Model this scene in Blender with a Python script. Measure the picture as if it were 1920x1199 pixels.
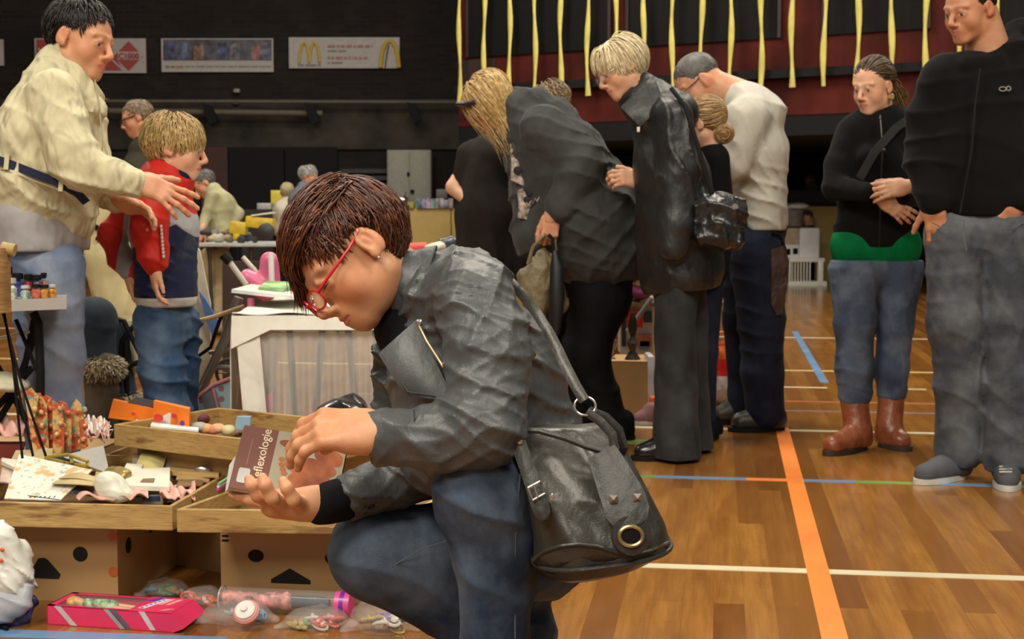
import bpy, bmesh, math, random
import numpy as np
from mathutils import Vector, Matrix
random.seed(7); np.random.seed(7)
for o in list(bpy.data.objects): bpy.data.objects.remove(o)
C = bpy.context.scene.collection
scene = bpy.context.scene
PI = math.pi
# ---------------------------------------------------------------- camera
FPX = 2700.0; CAMH = 1.0; PITCH = math.atan(199.5/FPX)
cam_d = bpy.data.cameras.new('camera'); cam = bpy.data.objects.new('camera', cam_d); C.objects.link(cam)
cam_d.sensor_width = 36; cam_d.lens = 36*FPX/1920
cam.location = (0, 0, CAMH); cam.rotation_euler = (PI/2 - PITCH, 0, 0)
cam_d.dof.use_dof = True; cam_d.dof.focus_distance = 2.5; cam_d.dof.aperture_fstop = 13.0
cam_d.clip_end = 100
scene.camera = cam
# ---------------------------------------------------------------- light
scene.view_settings.view_transform = 'Standard'; scene.view_settings.look = 'None'
scene.view_settings.gamma = 1; scene.view_settings.use_curve_mapping = False
scene.view_settings.exposure = 0.0
world = bpy.data.worlds.new('hall_ambient'); scene.world = world; world.use_nodes = True
bg = world.node_tree.nodes['Background']; bg.inputs[0].default_value = (0.92, 0.84, 0.72, 1); bg.inputs[1].default_value = 0.27
def area(name, loc, size, energy, col=(1, .91, .77), aim=None):
    l = bpy.data.lights.new(name, 'AREA'); l.shape = 'RECTANGLE'; l.size = size[0]; l.size_y = size[1]
    l.energy = energy; l.color = col
    o = bpy.data.objects.new(name, l); C.objects.link(o); o.location = loc
    d = Vector(aim) - Vector(loc) if aim else Vector((0, 0, -1))
    o.rotation_euler = d.to_track_quat('-Z', 'Y').to_euler()
    return o
area('hall_and_fill_lamp', (-1.2, -2.2, 4.2), (2.6, 1.4), 150, aim=(-0.2, 3.0, .7))  # added fill from behind the camera to brighten the reader's face
area('hall_and_fill_lamp', (-2.8, 0.0, 5.6), (2.2, 1.2), 270, aim=(-0.6, 3.0, .5))
area('hall_and_fill_lamp', (3.2, 0.8, 6.2), (2.2, 1.2), 290, aim=(1.8, 5.0, .4))
area('hall_and_fill_lamp', (0.3, 7.0, 6.6), (3.0, 1.2), 330, aim=(0.5, 6.6, 0))
area('hall_and_fill_lamp', (-4.8, 10.0, 6.6), (3.0, 1.2), 300, aim=(-4.0, 11, 0))
area('hall_and_fill_lamp', (4.5, 11.0, 6.6), (3.0, 1.2), 360, aim=(4.0, 13, 0))
area('hall_and_fill_lamp', (-1.0, 15.0, 6.6), (4.0, 1.2), 330, aim=(-1.0, 16, 0))

# ---------------------------------------------------------------- photo pixel + distance -> point in the hall
_cp, _sp = math.cos(PITCH), math.sin(PITCH)
def P(px, py, Y):
    x = (px-960)/FPX; v = (599.5-py)/FPX
    t = Y/(_cp + v*_sp)
    return Vector((x*t, Y, CAMH + t*(v*_cp - _sp)))
def G(px, py, z=0.0):
    x = (px-960)/FPX; v = (599.5-py)/FPX
    dz = v*_cp - _sp; t = (z-CAMH)/dz
    return Vector((x*t, t*(_cp+v*_sp), z))
def nz(v):
    v = np.asarray(v, float); return v/np.linalg.norm(v)

# ---------------------------------------------------------------- materials
_mats = {}
class N:
    def __init__(s, name):
        s.m = bpy.data.materials.new(name); s.m.use_nodes = True; s.t = s.m.node_tree
        s.b = s.t.nodes['Principled BSDF']
    def n(s, typ, **kw):
        o = s.t.nodes.new(typ)
        for k, v in kw.items():
            if k.startswith('i_'):
                key = k[2:]
                try: key = int(key)
                except ValueError: key = key.replace('_', ' ')
                o.inputs[key].default_value = v
            else: setattr(o, k, v)
        return o
    def l(s, a, b): s.t.links.new(a, b)
    def setb(s, **kw):
        for k, v in kw.items(): s.b.inputs[k.replace('_', ' ')].default_value = v
def c4(c): return (c[0], c[1], c[2], 1)
def mix(nd, fac, a, b):
    m = nd.n('ShaderNodeMix', data_type='RGBA')
    if hasattr(fac, 'links') or hasattr(fac, 'is_linked'): nd.l(fac, m.inputs[0])
    else: m.inputs[0].default_value = fac
    for v, i in ((a, 6), (b, 7)):
        if isinstance(v, (tuple, list)): m.inputs[i].default_value = c4(v)
        else: nd.l(v, m.inputs[i])
    return m.outputs[2]
def ramp(nd, src, a, b):
    r = nd.n('ShaderNodeMapRange'); nd.l(src, r.inputs[0]); r.inputs[1].default_value = a; r.inputs[2].default_value = b
    return r.outputs[0]
def coords(nd, scale=(1, 1, 1), rot=(0, 0, 0)):
    tc = nd.n('ShaderNodeTexCoord'); mp = nd.n('ShaderNodeMapping'); nd.l(tc.outputs['Object'], mp.inputs[0])
    mp.inputs['Scale'].default_value = scale; mp.inputs['Rotation'].default_value = rot
    return mp.outputs[0]
def noise(nd, vec, scale, detail=4, rough=.55, dist=0):
    n = nd.n('ShaderNodeTexNoise'); nd.l(vec, n.inputs['Vector']); n.inputs['Scale'].default_value = scale
    n.inputs['Detail'].default_value = detail; n.inputs['Roughness'].default_value = rough; n.inputs['Distortion'].default_value = dist
    return n.outputs[0]
def bump(nd, h, strength, dist, prev=None):
    b = nd.n('ShaderNodeBump'); nd.l(h, b.inputs['Height']); b.inputs['Strength'].default_value = strength; b.inputs['Distance'].default_value = dist
    if prev is not None: nd.l(prev, b.inputs['Normal'])
    return b.outputs[0]
def plain(name, col, rough=.55, metal=0, var=.12, vs=14, spec=.5, alpha=1, trans=0, bmp=.0, emit=0):
    if name in _mats: return _mats[name]
    nd = N(name); v = coords(nd); f = noise(nd, v, vs)
    dark = tuple(c*(1-var*1.6) for c in col); lite = tuple(min(1, c*(1+var*1.3)) for c in col)
    nd.l(mix(nd, ramp(nd, f, .3, .7), dark, lite), nd.b.inputs['Base Color'])
    nd.setb(Roughness=rough, Metallic=metal, Alpha=alpha, Transmission_Weight=trans, Specular_IOR_Level=spec)
    if bmp: nd.l(bump(nd, noise(nd, v, vs*3, 6), bmp, .01), nd.b.inputs['Normal'])
    if emit:
        nd.setb(Emission_Strength=emit); nd.b.inputs['Emission Color'].default_value = c4(col)
    _mats[name] = nd.m; return nd.m
def cloth(name, col, rough=.85, var=.18, fold=.5, fs=9, weave=.12, ws=500, sheen=0, stretch=(1, 1, .6), spec=.12, col2=None, fdist=.05, metal=0, wear=None):
    if name in _mats: return _mats[name]
    nd = N(name); v = coords(nd); vst = coords(nd, stretch, (.3, .5, .2))
    f = noise(nd, v, fs*.8, 4); w = noise(nd, v, ws, 2)
    big = noise(nd, vst, fs, 2, .45, .25)
    dark = tuple(c*(1-var) for c in col); lite = tuple(min(1, c*(1+var)) for c in (col2 or col))
    cc = mix(nd, ramp(nd, f, .35, .65), dark, lite)
    if wear:                                                    # faded patches of worn cloth
        cc = mix(nd, ramp(nd, noise(nd, v, wear[1], 5, .6), .42, .66), cc, wear[0])
    cc2 = mix(nd, ramp(nd, w, .3, .7), cc, tuple(c*.8 for c in col))
    nd.l(mix(nd, weave*2, cc, cc2), nd.b.inputs['Base Color'])
    b1 = bump(nd, big, fold, fdist); b2 = bump(nd, w, weave, .002, b1)
    nd.l(b2, nd.b.inputs['Normal'])
    nd.setb(Roughness=rough, Sheen_Weight=sheen*.15, Specular_IOR_Level=spec, Metallic=metal)
    _mats[name] = nd.m; return nd.m
def masked(name, cols, names, rough=.85, fold=.5, fs=9, sheen=.2, stretch=(1, 1, .6)):
    """cloth panels: attribute < 0 switches to the next colour"""
    if name in _mats: return _mats[name]
    nd = N(name); v = coords(nd); big = noise(nd, coords(nd, stretch, (.3, .5, .2)), fs, 2, .45, .25)
    f = ramp(nd, noise(nd, v, 7), .3, .7)
    cur = mix(nd, f, tuple(c*.85 for c in cols[0]), cols[0])
    for col, an in zip(cols[1:], names):
        a = nd.n('ShaderNodeAttribute', attribute_name=an); m = nd.n('ShaderNodeMath', operation='LESS_THAN'); nd.l(a.outputs['Fac'], m.inputs[0]); m.inputs[1].default_value = 0
        cur = mix(nd, m.outputs[0], cur, col)
    nd.l(cur, nd.b.inputs['Base Color']); nd.l(bump(nd, big, fold, .05), nd.b.inputs['Normal'])
    nd.setb(Roughness=rough, Sheen_Weight=0, Specular_IOR_Level=.25)
    _mats[name] = nd.m; return nd.m
def skin(name, col, lip=(.45, .13, .11), eye=(.03, .02, .015)):
    if name in _mats: return _mats[name]
    nd = N(name); v = coords(nd)
    f = noise(nd, v, 22, 5); cur = mix(nd, ramp(nd, f, .35, .7), col, (col[0]*.93, col[1]*.72, col[2]*.68))
    for an, c, w in (('flush', (col[0]*.95, col[1]*.55, col[2]*.5), .02), ('lips', lip, .002), ('brow', tuple(x*.35 for x in col), .004), ('sclera', (.55, .5, .45), .001), ('iris', eye, .001)):
        a = nd.n('ShaderNodeAttribute', attribute_name=an); r = nd.n('ShaderNodeMapRange'); nd.l(a.outputs['Fac'], r.inputs[0])
        r.inputs[1].default_value = w; r.inputs[2].default_value = -w; r.inputs[3].default_value = 0; r.inputs[4].default_value = .55 if an == 'brow' else .28 if an == 'flush' else .9
        cur = mix(nd, r.outputs[0], cur, c)
    nd.l(cur, nd.b.inputs['Base Color'])
    nd.setb(Roughness=.48, Subsurface_Weight=.12, Subsurface_Scale=.02, Specular_IOR_Level=.4)
    nd.b.inputs['Subsurface Radius'].default_value = (.8, .4, .25)
    nd.l(bump(nd, noise(nd, v, 260, 3), .12, .002), nd.b.inputs['Normal'])
    _mats[name] = nd.m; return nd.m
def hairmat(name, c1, c2, c3=None, rough=.42):
    if name in _mats: return _mats[name]
    nd = N(name); a = nd.n('ShaderNodeAttribute', attribute_name='tone'); v = coords(nd)
    n = noise(nd, v, 60, 4)
    cur = mix(nd, a.outputs['Fac'], c1, c2)
    if c3:
        cur = mix(nd, ramp(nd, noise(nd, v, 16, 3), .45, .7), cur, c3)
    cur = mix(nd, ramp(nd, n, .3, .7), cur, tuple(x*.8 for x in c1))
    nd.l(cur, nd.b.inputs['Base Color']); nd.setb(Roughness=rough, Specular_IOR_Level=.45)
    nd.l(bump(nd, noise(nd, v, 180, 3), .3, .004), nd.b.inputs['Normal'])
    _mats[name] = nd.m; return nd.m

# ---------------------------------------------------------------- meshes and objects
def mesh_np(name, V, F, attrs=None, smooth=True):
    V = np.asarray(V, np.float32); F = np.asarray(F, np.int32)
    me = bpy.data.meshes.new(name); me.vertices.add(len(V)); me.vertices.foreach_set('co', V.ravel())
    nF, k = F.shape
    me.loops.add(nF*k); me.loops.foreach_set('vertex_index', F.ravel())
    me.polygons.add(nF); me.polygons.foreach_set('loop_start', np.arange(0, nF*k, k, dtype=np.int32))
    try: me.polygons.foreach_set('loop_total', np.full(nF, k, np.int32))
    except Exception: pass
    me.update(calc_edges=True); me.validate()
    if smooth: me.polygons.foreach_set('use_smooth', np.ones(len(me.polygons), bool))
    for an, val in (attrs or {}).items():
        a = me.attributes.new(an, 'FLOAT', 'POINT'); a.data.foreach_set('value', np.asarray(val, np.float32))
    return me
def put(name, me, mat, parent=None):
    o = bpy.data.objects.new(name, me); C.objects.link(o)
    if mat is not None:
        for m in (mat if isinstance(mat, (list, tuple)) else [mat]): me.materials.append(m)
    if parent is not None: adopt(o, parent)
    return o
def adopt(o, parent):
    M = Matrix.LocRotScale(parent.location, parent.rotation_euler, parent.scale) if parent.parent is None else Matrix.Identity(4)
    o.parent = parent; o.matrix_parent_inverse = M.inverted()
def tag(o, label, cat, group=None, kind=None):
    if label: o['label'] = label
    if cat: o['category'] = cat
    if group: o['group'] = group
    if kind: o['kind'] = kind
    return o
def thing(name, label, cat, loc=(0, 0, 0), group=None):
    o = bpy.data.objects.new(name, None); C.objects.link(o); o.location = loc; o.empty_display_size = .1
    return tag(o, label, cat, group)
def dup(root, loc, rotz=0, label=None, group=None, scale=None):
    r = root.copy(); C.objects.link(r); r.location = loc; r.rotation_euler = (0, 0, rotz)
    if scale: r.scale = (scale,)*3
    if label: r['label'] = label
    if group: r['group'] = group
    for ch in list(root.children):
        c = ch.copy(); C.objects.link(c); c.parent = r
        for g in ch.children:
            d = g.copy(); C.objects.link(d); d.parent = c
    return r
def struct(o, n=None):
    o['kind'] = 'structure'; return o

class MB:
    def __init__(s): s.V = []; s.F = []; s.M = []; s.m = 0
    def add(s, V, F):
        b = len(s.V); s.V += [tuple(v) for v in V]
        for f in F: s.F.append([b+i for i in f]); s.M.append(s.m)
        return s
    def box(s, c, size, rot=None, bev=0):
        h = [x/2 for x in size]; R = rot if rot is not None else Matrix.Identity(3); c = Vector(c)
        if bev:
            bm = bmesh.new(); bmesh.ops.create_cube(bm, size=1)
            for v in bm.verts: v.co = Vector((v.co.x*size[0], v.co.y*size[1], v.co.z*size[2]))
            bmesh.ops.bevel(bm, geom=bm.edges[:], offset=bev, segments=2, affect='EDGES', profile=.5)
            bm.verts.ensure_lookup_table()
            s.add([c + R @ v.co for v in bm.verts], [[v.index for v in f.verts] for f in bm.faces]); bm.free(); return s
        vs = [c + R @ Vector((x*h[0], y*h[1], z*h[2])) for x in (-1, 1) for y in (-1, 1) for z in (-1, 1)]
        return s.add(vs, [(0, 1, 3, 2), (4, 6, 7, 5), (0, 4, 5, 1), (2, 3, 7, 6), (0, 2, 6, 4), (1, 5, 7, 3)])
    def tube(s, pts, r, n=10, cap=True, flat=None, up=None):
        pts = [Vector(p) for p in pts]; rs = r if isinstance(r, (list, tuple)) else [r]*len(pts)
        V = []; F = []; prev = None
        for i, p in enumerate(pts):
            t = (pts[min(i+1, len(pts)-1)] - pts[max(i-1, 0)]).normalized()
            if prev is None:
                a = Vector(up) if up else (Vector((0, 0, 1)) if abs(t.z) < .9 else Vector((1, 0, 0)))
            else: a = prev
            a = (a - t*a.dot(t)).normalized(); prev = a; b = t.cross(a)
            fl = flat or 1
            for k in range(n):
                q = 2*PI*k/n; V.append(p + (a*math.cos(q)*fl + b*math.sin(q))*rs[i])
        for i in range(len(pts)-1):
            for k in range(n):
                F.append((i*n+k, i*n+(k+1) % n, (i+1)*n+(k+1) % n, (i+1)*n+k))
        if cap: F.append(list(range(n))[::-1]); F.append([(len(pts)-1)*n+k for k in range(n)])
        return s.add(V, F)
    def lathe(s, prof, c, n=24, axis=(0, 0, 1), cap=True):
        c = Vector(c); q = Vector((0, 0, 1)).rotation_difference(Vector(axis)); V = []; F = []
        for r, z in prof:
            for k in range(n):
                a = 2*PI*k/n; V.append(c + q @ Vector((r*math.cos(a), r*math.sin(a), z)))
        for i in range(len(prof)-1):
            for k in range(n): F.append((i*n+k, i*n+(k+1) % n, (i+1)*n+(k+1) % n, (i+1)*n+k))
        if cap: F.append(list(range(n))[::-1]); F.append([(len(prof)-1)*n+k for k in range(n)])
        return s.add(V, F)
    def prism(s, poly, thick):
        """poly: 3D points of a planar outline, thick: Vector"""
        n = len(poly); t = Vector(thick); V = [Vector(p) for p in poly] + [Vector(p)+t for p in poly]
        return s.add(V, [list(range(n))[::-1], [n+i for i in range(n)]] + [(i, (i+1) % n, n+(i+1) % n, n+i) for i in range(n)])
    def sheet(s, grid, thick=.002):
        """grid[i][j] points -> thin solid sheet"""
        ni, nj = len(grid), len(grid[0]); V = []; F = []
        g = [[Vector(p) for p in row] for row in grid]
        nr = [[None]*nj for _ in range(ni)]
        for i in range(ni):
            for j in range(nj):
                a = g[min(i+1, ni-1)][j]-g[max(i-1, 0)][j]; b = g[i][min(j+1, nj-1)]-g[i][max(j-1, 0)]
                nn = a.cross(b); nr[i][j] = nn.normalized() if nn.length > 1e-9 else Vector((0, 0, 1))
        for sgn in (1, -1):
            for i in range(ni):
                for j in range(nj): V.append(g[i][j] + nr[i][j]*(thick/2*sgn))
        o = ni*nj
        for i in range(ni-1):
            for j in range(nj-1):
                a, b, c, d = i*nj+j, i*nj+j+1, (i+1)*nj+j+1, (i+1)*nj+j
                F.append((a, d, c, b)); F.append((o+a, o+b, o+c, o+d))
        for i in range(ni-1):
            a, d = i*nj, (i+1)*nj; F.append((a, o+a, o+d, d)); a, d = a+nj-1, d+nj-1; F.append((a, d, o+d, o+a))
        for j in range(nj-1):
            a, b = j, j+1; F.append((a, b, o+b, o+a)); a, b = (ni-1)*nj+j, (ni-1)*nj+j+1; F.append((a, o+a, o+b, b))
        return s.add(V, F)
    def build(s, name, mat, parent=None, smooth=True, angle=40):
        me = bpy.data.meshes.new(name); me.from_pydata(s.V, [], s.F); 
        for i, p in enumerate(me.polygons): p.material_index = s.M[i]
        bm = bmesh.new(); bm.from_mesh(me); bmesh.ops.recalc_face_normals(bm, faces=bm.faces)
        bm.to_mesh(me); bm.free()
        if smooth:
            me.polygons.foreach_set('use_smooth', np.ones(len(me.polygons), bool))
            try: me.set_sharp_from_angle(angle=math.radians(angle))
            except Exception: pass
        return put(name, me, mat, parent)
def R3(rx=0, ry=0, rz=0):
    from mathutils import Euler
    return Euler((math.radians(rx), math.radians(ry), math.radians(rz))).to_matrix()
def text(name, s, size, loc, rotm, mat, parent=None, ext=.0004, bold=0):
    cu = bpy.data.curves.new(name, 'FONT'); cu.body = s; cu.size = size; cu.extrude = ext; cu.offset = bold; cu.align_x = 'LEFT'; cu.resolution_u = 3
    o = bpy.data.objects.new(name, cu); C.objects.link(o)
    bpy.context.view_layer.update()
    me = bpy.data.meshes.new_from_object(o.evaluated_get(bpy.context.evaluated_depsgraph_get()))
    bpy.data.objects.remove(o)
    M = Matrix.Translation(Vector(loc)) @ rotm.to_4x4(); me.transform(M)
    return put(name, me, mat, parent)

# ---------------------------------------------------------------- smooth solids (distance fields meshed on a grid)
def prim_rc(a, b, r1, r2, k=.02, sq=1.0, ax=(0, 1, 0), op=1): return dict(t='c', a=np.array(a, float), b=np.array(b, float), r1=r1, r2=r2, k=k, sq=sq, ax=nz(ax), op=op)
def prim_el(c, r, R=None, k=.02, op=1): return dict(t='e', c=np.array(c, float), r=np.array(r, float), R=np.eye(3) if R is None else np.array(R, float), k=k, op=op)
def prim_bx(c, h, R=None, rd=.01, k=.02, op=1): return dict(t='b', c=np.array(c, float), r=np.array(h, float), R=np.eye(3) if R is None else np.array(R, float), rd=rd, k=k, op=op)
def pbounds(p):
    if p['t'] == 'c':
        m = max(p['r1'], p['r2'])*max(1, p['sq']); return np.minimum(p['a'], p['b'])-m, np.maximum(p['a'], p['b'])+m
    m = np.linalg.norm(p['r']) if p['t'] == 'b' else p['r'].max(); return p['c']-m, p['c']+m
def pdist(p, X, Y, Z):
    if p['t'] == 'c':
        a, b = p['a'], p['b']; ba = b-a; L2 = max(ba @ ba, 1e-12)
        dx, dy, dz = X-a[0], Y-a[1], Z-a[2]
        h = np.clip((dx*ba[0]+dy*ba[1]+dz*ba[2])/L2, 0, 1)
        vx, vy, vz = dx-h*ba[0], dy-h*ba[1], dz-h*ba[2]
        q = p['sq']
        if q != 1:
            n = p['ax']; dn = (vx*n[0]+vy*n[1]+vz*n[2])*(1/q-1)
            vx, vy, vz = vx+n[0]*dn, vy+n[1]*dn, vz+n[2]*dn
        d = np.sqrt(vx*vx+vy*vy+vz*vz) - (p['r1']+(p['r2']-p['r1'])*h)
        return d*min(1, q) if q < 1 else d
    c, R, r = p['c'], p['R'], p['r']
    dx, dy, dz = X-c[0], Y-c[1], Z-c[2]
    x, y, z = (dx*R[0, i]+dy*R[1, i]+dz*R[2, i] for i in range(3))
    if p['t'] == 'e':
        k0 = np.sqrt((x/r[0])**2+(y/r[1])**2+(z/r[2])**2); k1 = np.sqrt((x/r[0]**2)**2+(y/r[1]**2)**2+(z/r[2]**2)**2)
        return k0*(k0-1)/np.maximum(k1, 1e-9)
    rd = p['rd']; qx, qy, qz = np.abs(x)-r[0]+rd, np.abs(y)-r[1]+rd, np.abs(z)-r[2]+rd
    return np.sqrt(np.maximum(qx, 0)**2+np.maximum(qy, 0)**2+np.maximum(qz, 0)**2)+np.minimum(np.maximum(qx, np.maximum(qy, qz)), 0)-rd
def waves(X, Y, Z, f, seed, n=5):
    rs = np.random.RandomState(seed); o = 0
    wx = .35*np.sin(Y*f*.7+rs.rand()*6)+.35*np.sin(Z*f*.6+rs.rand()*6)
    for i in range(n):
        d = nz(rs.randn(3)); fr = f*(.6+.9*rs.rand())
        o = o + np.sin((X*d[0]+Y*d[1]+Z*d[2])*fr + wx*2.2 + rs.rand()*6)
    return o/n
def ridges(X, Y, Z, d, f, seed=1):
    d = nz(d); ph = f*(X*d[0]+Y*d[1]+Z*d[2]) + 2.2*waves(X, Y, Z, f*.28, seed) + 1.2*waves(X, Y, Z, f*.6, seed+3, 3)
    return -(1-np.abs(np.sin(ph)))**2*np.clip(.45+1.1*waves(X, Y, Z, f*.22, seed+5), 0, 1)
def sdf(prims, vs, disp=None, cut=None):
    los, his = zip(*[pbounds(p) for p in prims if p['op'] > 0])
    lo = np.min(los, 0)-3*vs-.01; hi = np.max(his, 0)+3*vs+.01
    n = np.ceil((hi-lo)/vs).astype(int)+1
    ax = [(lo[i]+vs*np.arange(n[i])).astype(np.float32) for i in range(3)]
    D = np.full(n, .08, np.float32)
    for p in prims:
        a, b = pbounds(p); m = p['k']*1.2+3*vs+.012
        i0 = np.clip(((a-m-lo)/vs).astype(int), 0, n); i1 = np.clip(((b+m-lo)/vs).astype(int)+2, 0, n)
        if (i1 <= i0).any(): continue
        sl = tuple(slice(i0[i], i1[i]) for i in range(3))
        X, Y, Z = ax[0][sl[0]][:, None, None], ax[1][sl[1]][None, :, None], ax[2][sl[2]][None, None, :]
        d = pdist(p, X, Y, Z).astype(np.float32); e = D[sl]; k = max(p['k'], 1e-5)
        if p['op'] > 0:
            h = np.clip(.5+.5*(e-d)/k, 0, 1); D[sl] = e+(d-e)*h - k*h*(1-h)
        else:
            h = np.clip(.5-.5*(e+d)/k, 0, 1); D[sl] = e+(-d-e)*h + k*h*(1-h)
    if disp is not None:
        D += disp(ax[0][:, None, None], ax[1][None, :, None], ax[2][None, None, :]).astype(np.float32)
    if cut is not None:
        D = np.maximum(D, cut(ax[0][:, None, None], ax[1][None, :, None], ax[2][None, None, :]).astype(np.float32))
    D[0] = D[-1] = D[:, 0] = D[:, -1] = 1; D[:, :, 0] = D[:, :, -1] = 1
    return nets(D, lo, vs)
def nets(D, org, vs):
    S = D < 0; c = np.zeros(tuple(x-1 for x in D.shape), np.int8)
    offs = [(i, j, k) for i in (0, 1) for j in (0, 1) for k in (0, 1)]
    nx, ny, nz_ = D.shape
    for i, j, k in offs: c += S[i:nx-1+i, j:ny-1+j, k:nz_-1+k]
    act = (c > 0) & (c < 8); ijk = np.argwhere(act); n = len(ijk)
    idx = np.full(act.shape, -1, np.int32); idx[act] = np.arange(n)
    acc = np.zeros((n, 3)); cnt = np.zeros(n)
    val = {o: D[ijk[:, 0]+o[0], ijk[:, 1]+o[1], ijk[:, 2]+o[2]] for o in offs}
    for o in offs:
        for a in range(3):
            if o[a]: continue
            q = list(o); q[a] = 1; q = tuple(q); d0, d1 = val[o], val[q]; m = (d0 < 0) != (d1 < 0)
            t = np.where(m, d0/np.where(m, d0-d1, 1), 0)
            p = np.array(o, float)[None, :].repeat(n, 0); p[:, a] += t
            acc += p*m[:, None]; cnt += m
    V = org + (ijk+acc/cnt[:, None])*vs
    Fs = []
    for a in range(3):
        sl0 = [slice(None)]*3; sl1 = [slice(None)]*3; sl0[a] = slice(0, -1); sl1[a] = slice(1, None)
        s0, s1 = S[tuple(sl0)], S[tuple(sl1)]; e = np.argwhere(s0 != s1)
        b, d = (a+1) % 3, (a+2) % 3
        e = e[(e[:, b] > 0) & (e[:, d] > 0) & (e[:, b] < D.shape[b]-1) & (e[:, d] < D.shape[d]-1)]
        def cell(ob, od):
            q = e.copy(); q[:, b] += ob; q[:, d] += od; return idx[q[:, 0], q[:, 1], q[:, 2]]
        f = np.stack([cell(-1, -1), cell(0, -1), cell(0, 0), cell(-1, 0)], 1)
        fl = ~s0[e[:, 0], e[:, 1], e[:, 2]]; f[fl] = f[fl][:, ::-1]; Fs.append(f)
    F = np.concatenate(Fs); F = F[(F >= 0).all(1)]
    return V.astype(np.float32), F
def shrink(prims, d):
    out = []
    for p in prims:
        if p['op'] < 0: continue
        q = dict(p)
        if p['t'] == 'c':
            for k_ in ('r1', 'r2'): q[k_] = max(.008, p[k_]*(.5 if p[k_] > .075 else .62 if p[k_] > .05 else .72))
            q['k'] = .015
        else: q['r'] = np.maximum(p['r']*.6, .008)
        out.append(q)
    return out
def join(parts):
    V = []; F = []; A = {}; b = 0
    names = set(n for p in parts for n in (p[2] or {}))
    for v, f, a in parts:
        V.append(v); F.append(f+b); b += len(v)
        for n in names: A.setdefault(n, []).append((a or {}).get(n, np.full(len(v), 1.0)))
    return np.concatenate(V), np.concatenate(F), {n: np.concatenate(x) for n, x in A.items()}

# ---------------------------------------------------------------- heads, hands, hair
class Head:
    """local axes: +X the person's right, +Y the face, +Z the crown"""
    def __init__(s, c, fwd, up, size=1.0, wide=1.0, chin=1.0):
        f = nz(fwd); u = np.asarray(up, float); u = nz(u-f*(u@f)); r = np.cross(f, u)
        s.R = np.stack([r, f, u], 1); s.c = np.array(c, float); s.s = size; s.w = wide; s.ch = chin
    def w2(s, p):
        p = np.array(p, float)*s.s; p[..., 0] *= s.w; return s.c + p @ s.R.T
    def loc(s, P_):
        q = (np.asarray(P_)-s.c) @ s.R/s.s; q[:, 0] /= s.w; return q
    def prims(s, bald=0, female=1, eyes=1):
        k = s.s; R = s.R; S = []
        def e(c, r, kk=.02, op=1, rot=None): S.append(prim_el(s.w2(c), np.array(r)*k*np.array((s.w, 1, 1)), R if rot is None else R @ np.array(rot), kk*k, op))
        def cp(a, b, r1, r2, kk=.01, op=1, sq=1): S.append(prim_rc(s.w2(a), s.w2(b), r1*k, r2*k, kk*k, sq, R[:, 1], op))
        cz = s.ch
        e((0, -.018, .032), (.074, .093, .084)); e((0, .022, 0), (.064, .066, .085), .03)
        e((0, .018, -.06), (.052, .058, .042), .03); cp((-.048, -.005, -.055), (-.014, .064, -.094*cz), .018, .015, .03); cp((.048, -.005, -.055), (.014, .064, -.094*cz), .018, .015, .03)
        e((0, .070, -.094*cz), (.019, .014, .014), .02)
        for x in (-1, 1):
            e((x*.038, .050, -.032), (.026, .027, .028), .025)
            e((x*.031, .104, -.001), (.017, .018, .012), .016, -1)
            e((x*.031, .0705, -.001), (.0145, .0145, .0135), .003)
            cp((x*.016, .084, .004), (x*.031, .0865, .0085), .0035, .0045, .004); cp((x*.031, .0865, .0085), (x*.046, .076, .001), .0045, .003, .004)
            cp((x*.016, .083, -.009), (x*.045, .075, -.008), .003, .003, .006)
            cp((x*.010, .086, .020), (x*.048, .071, .022), .0068, .0055, .014)
            e((x*.011, .099, -.037), (.0085, .009, .0065), .006)
            # ear
            e((x*.079, -.012, -.004), (.009, .019, .030), .006, 1, [[1, 0, 0], [0, .96, .26], [0, -.26, .96]])
            e((x*.088, -.006, .000), (.007, .011, .019), .004, -1); e((x*.080, -.003, -.026), (.006, .008, .010), .006)
            cp((x*.080, -.006, .004), (x*.080, -.012, -.014), .004, .004, .004)
        cp((0, .086, .012), (0, .109, -.026), .0075, .0095, .012); e((0, .110, -.031), (.0105, .0095, .009), .007)
        e((0, .078, -.060), (.026, .017, .022), .02)
        cp((-.020, .083, -.062), (0, .0945, -.058), .0035, .005, .004); cp((.020, .083, -.062), (0, .0945, -.058), .0035, .005, .004)
        cp((-.018, .083, -.066), (0, .0925, -.0695), .004, .006, .004); cp((.018, .083, -.066), (0, .0925, -.0695), .004, .006, .004)
        cp((-.022, .089, -.0635), (0, .1, -.0635), .0016, .0016, .002, -1); cp((.022, .089, -.0635), (0, .1, -.0635), .0016, .0016, .002, -1)
        return S
    def attrs(s, V, lid=0.0):
        """lid: 0 open eyes looking down, 1 closed"""
        q = s.loc(V); x, y, z = q[:, 0], q[:, 1], q[:, 2]; ax = np.abs(x)
        front = y > .05
        big = 1.0
        lips = np.where(front & (y > .074), np.sqrt((x/.024)**2+((z+.0645)/.0088)**2)-1, big)*.012
        flush = np.where(front, np.minimum(np.sqrt((ax-.042)**2+(y-.07)**2+(z+.032)**2)-.022, np.sqrt(x**2+(y-.112)**2+(z+.032)**2)-.016), big)
        ear = np.sqrt((ax-.086)**2+(y+.012)**2+(z+.004)**2)-.03; flush = np.minimum(flush, ear)
        brow = np.where(front & (y > .06), np.maximum(np.abs(z-.024+.25*np.maximum(ax-.03, 0))-.0036, np.abs(ax-.031)-.019), big)
        ex = ax-.031; zz = z+.003
        eye = np.maximum(np.sqrt((ex/.0135)**2+((zz)/(.0058 if not lid else .0022))**2)-1, -1)*.006
        scl = np.where(front & (y > .070), eye, big); iris = np.where(front & (y > .070), np.maximum(eye, np.sqrt(ex**2+(zz+.001)**2)-.0062), big)
        if lid: iris = scl; scl = np.full(len(V), big)
        return dict(lips=lips, flush=flush, brow=brow, sclera=scl, iris=iris)

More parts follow.
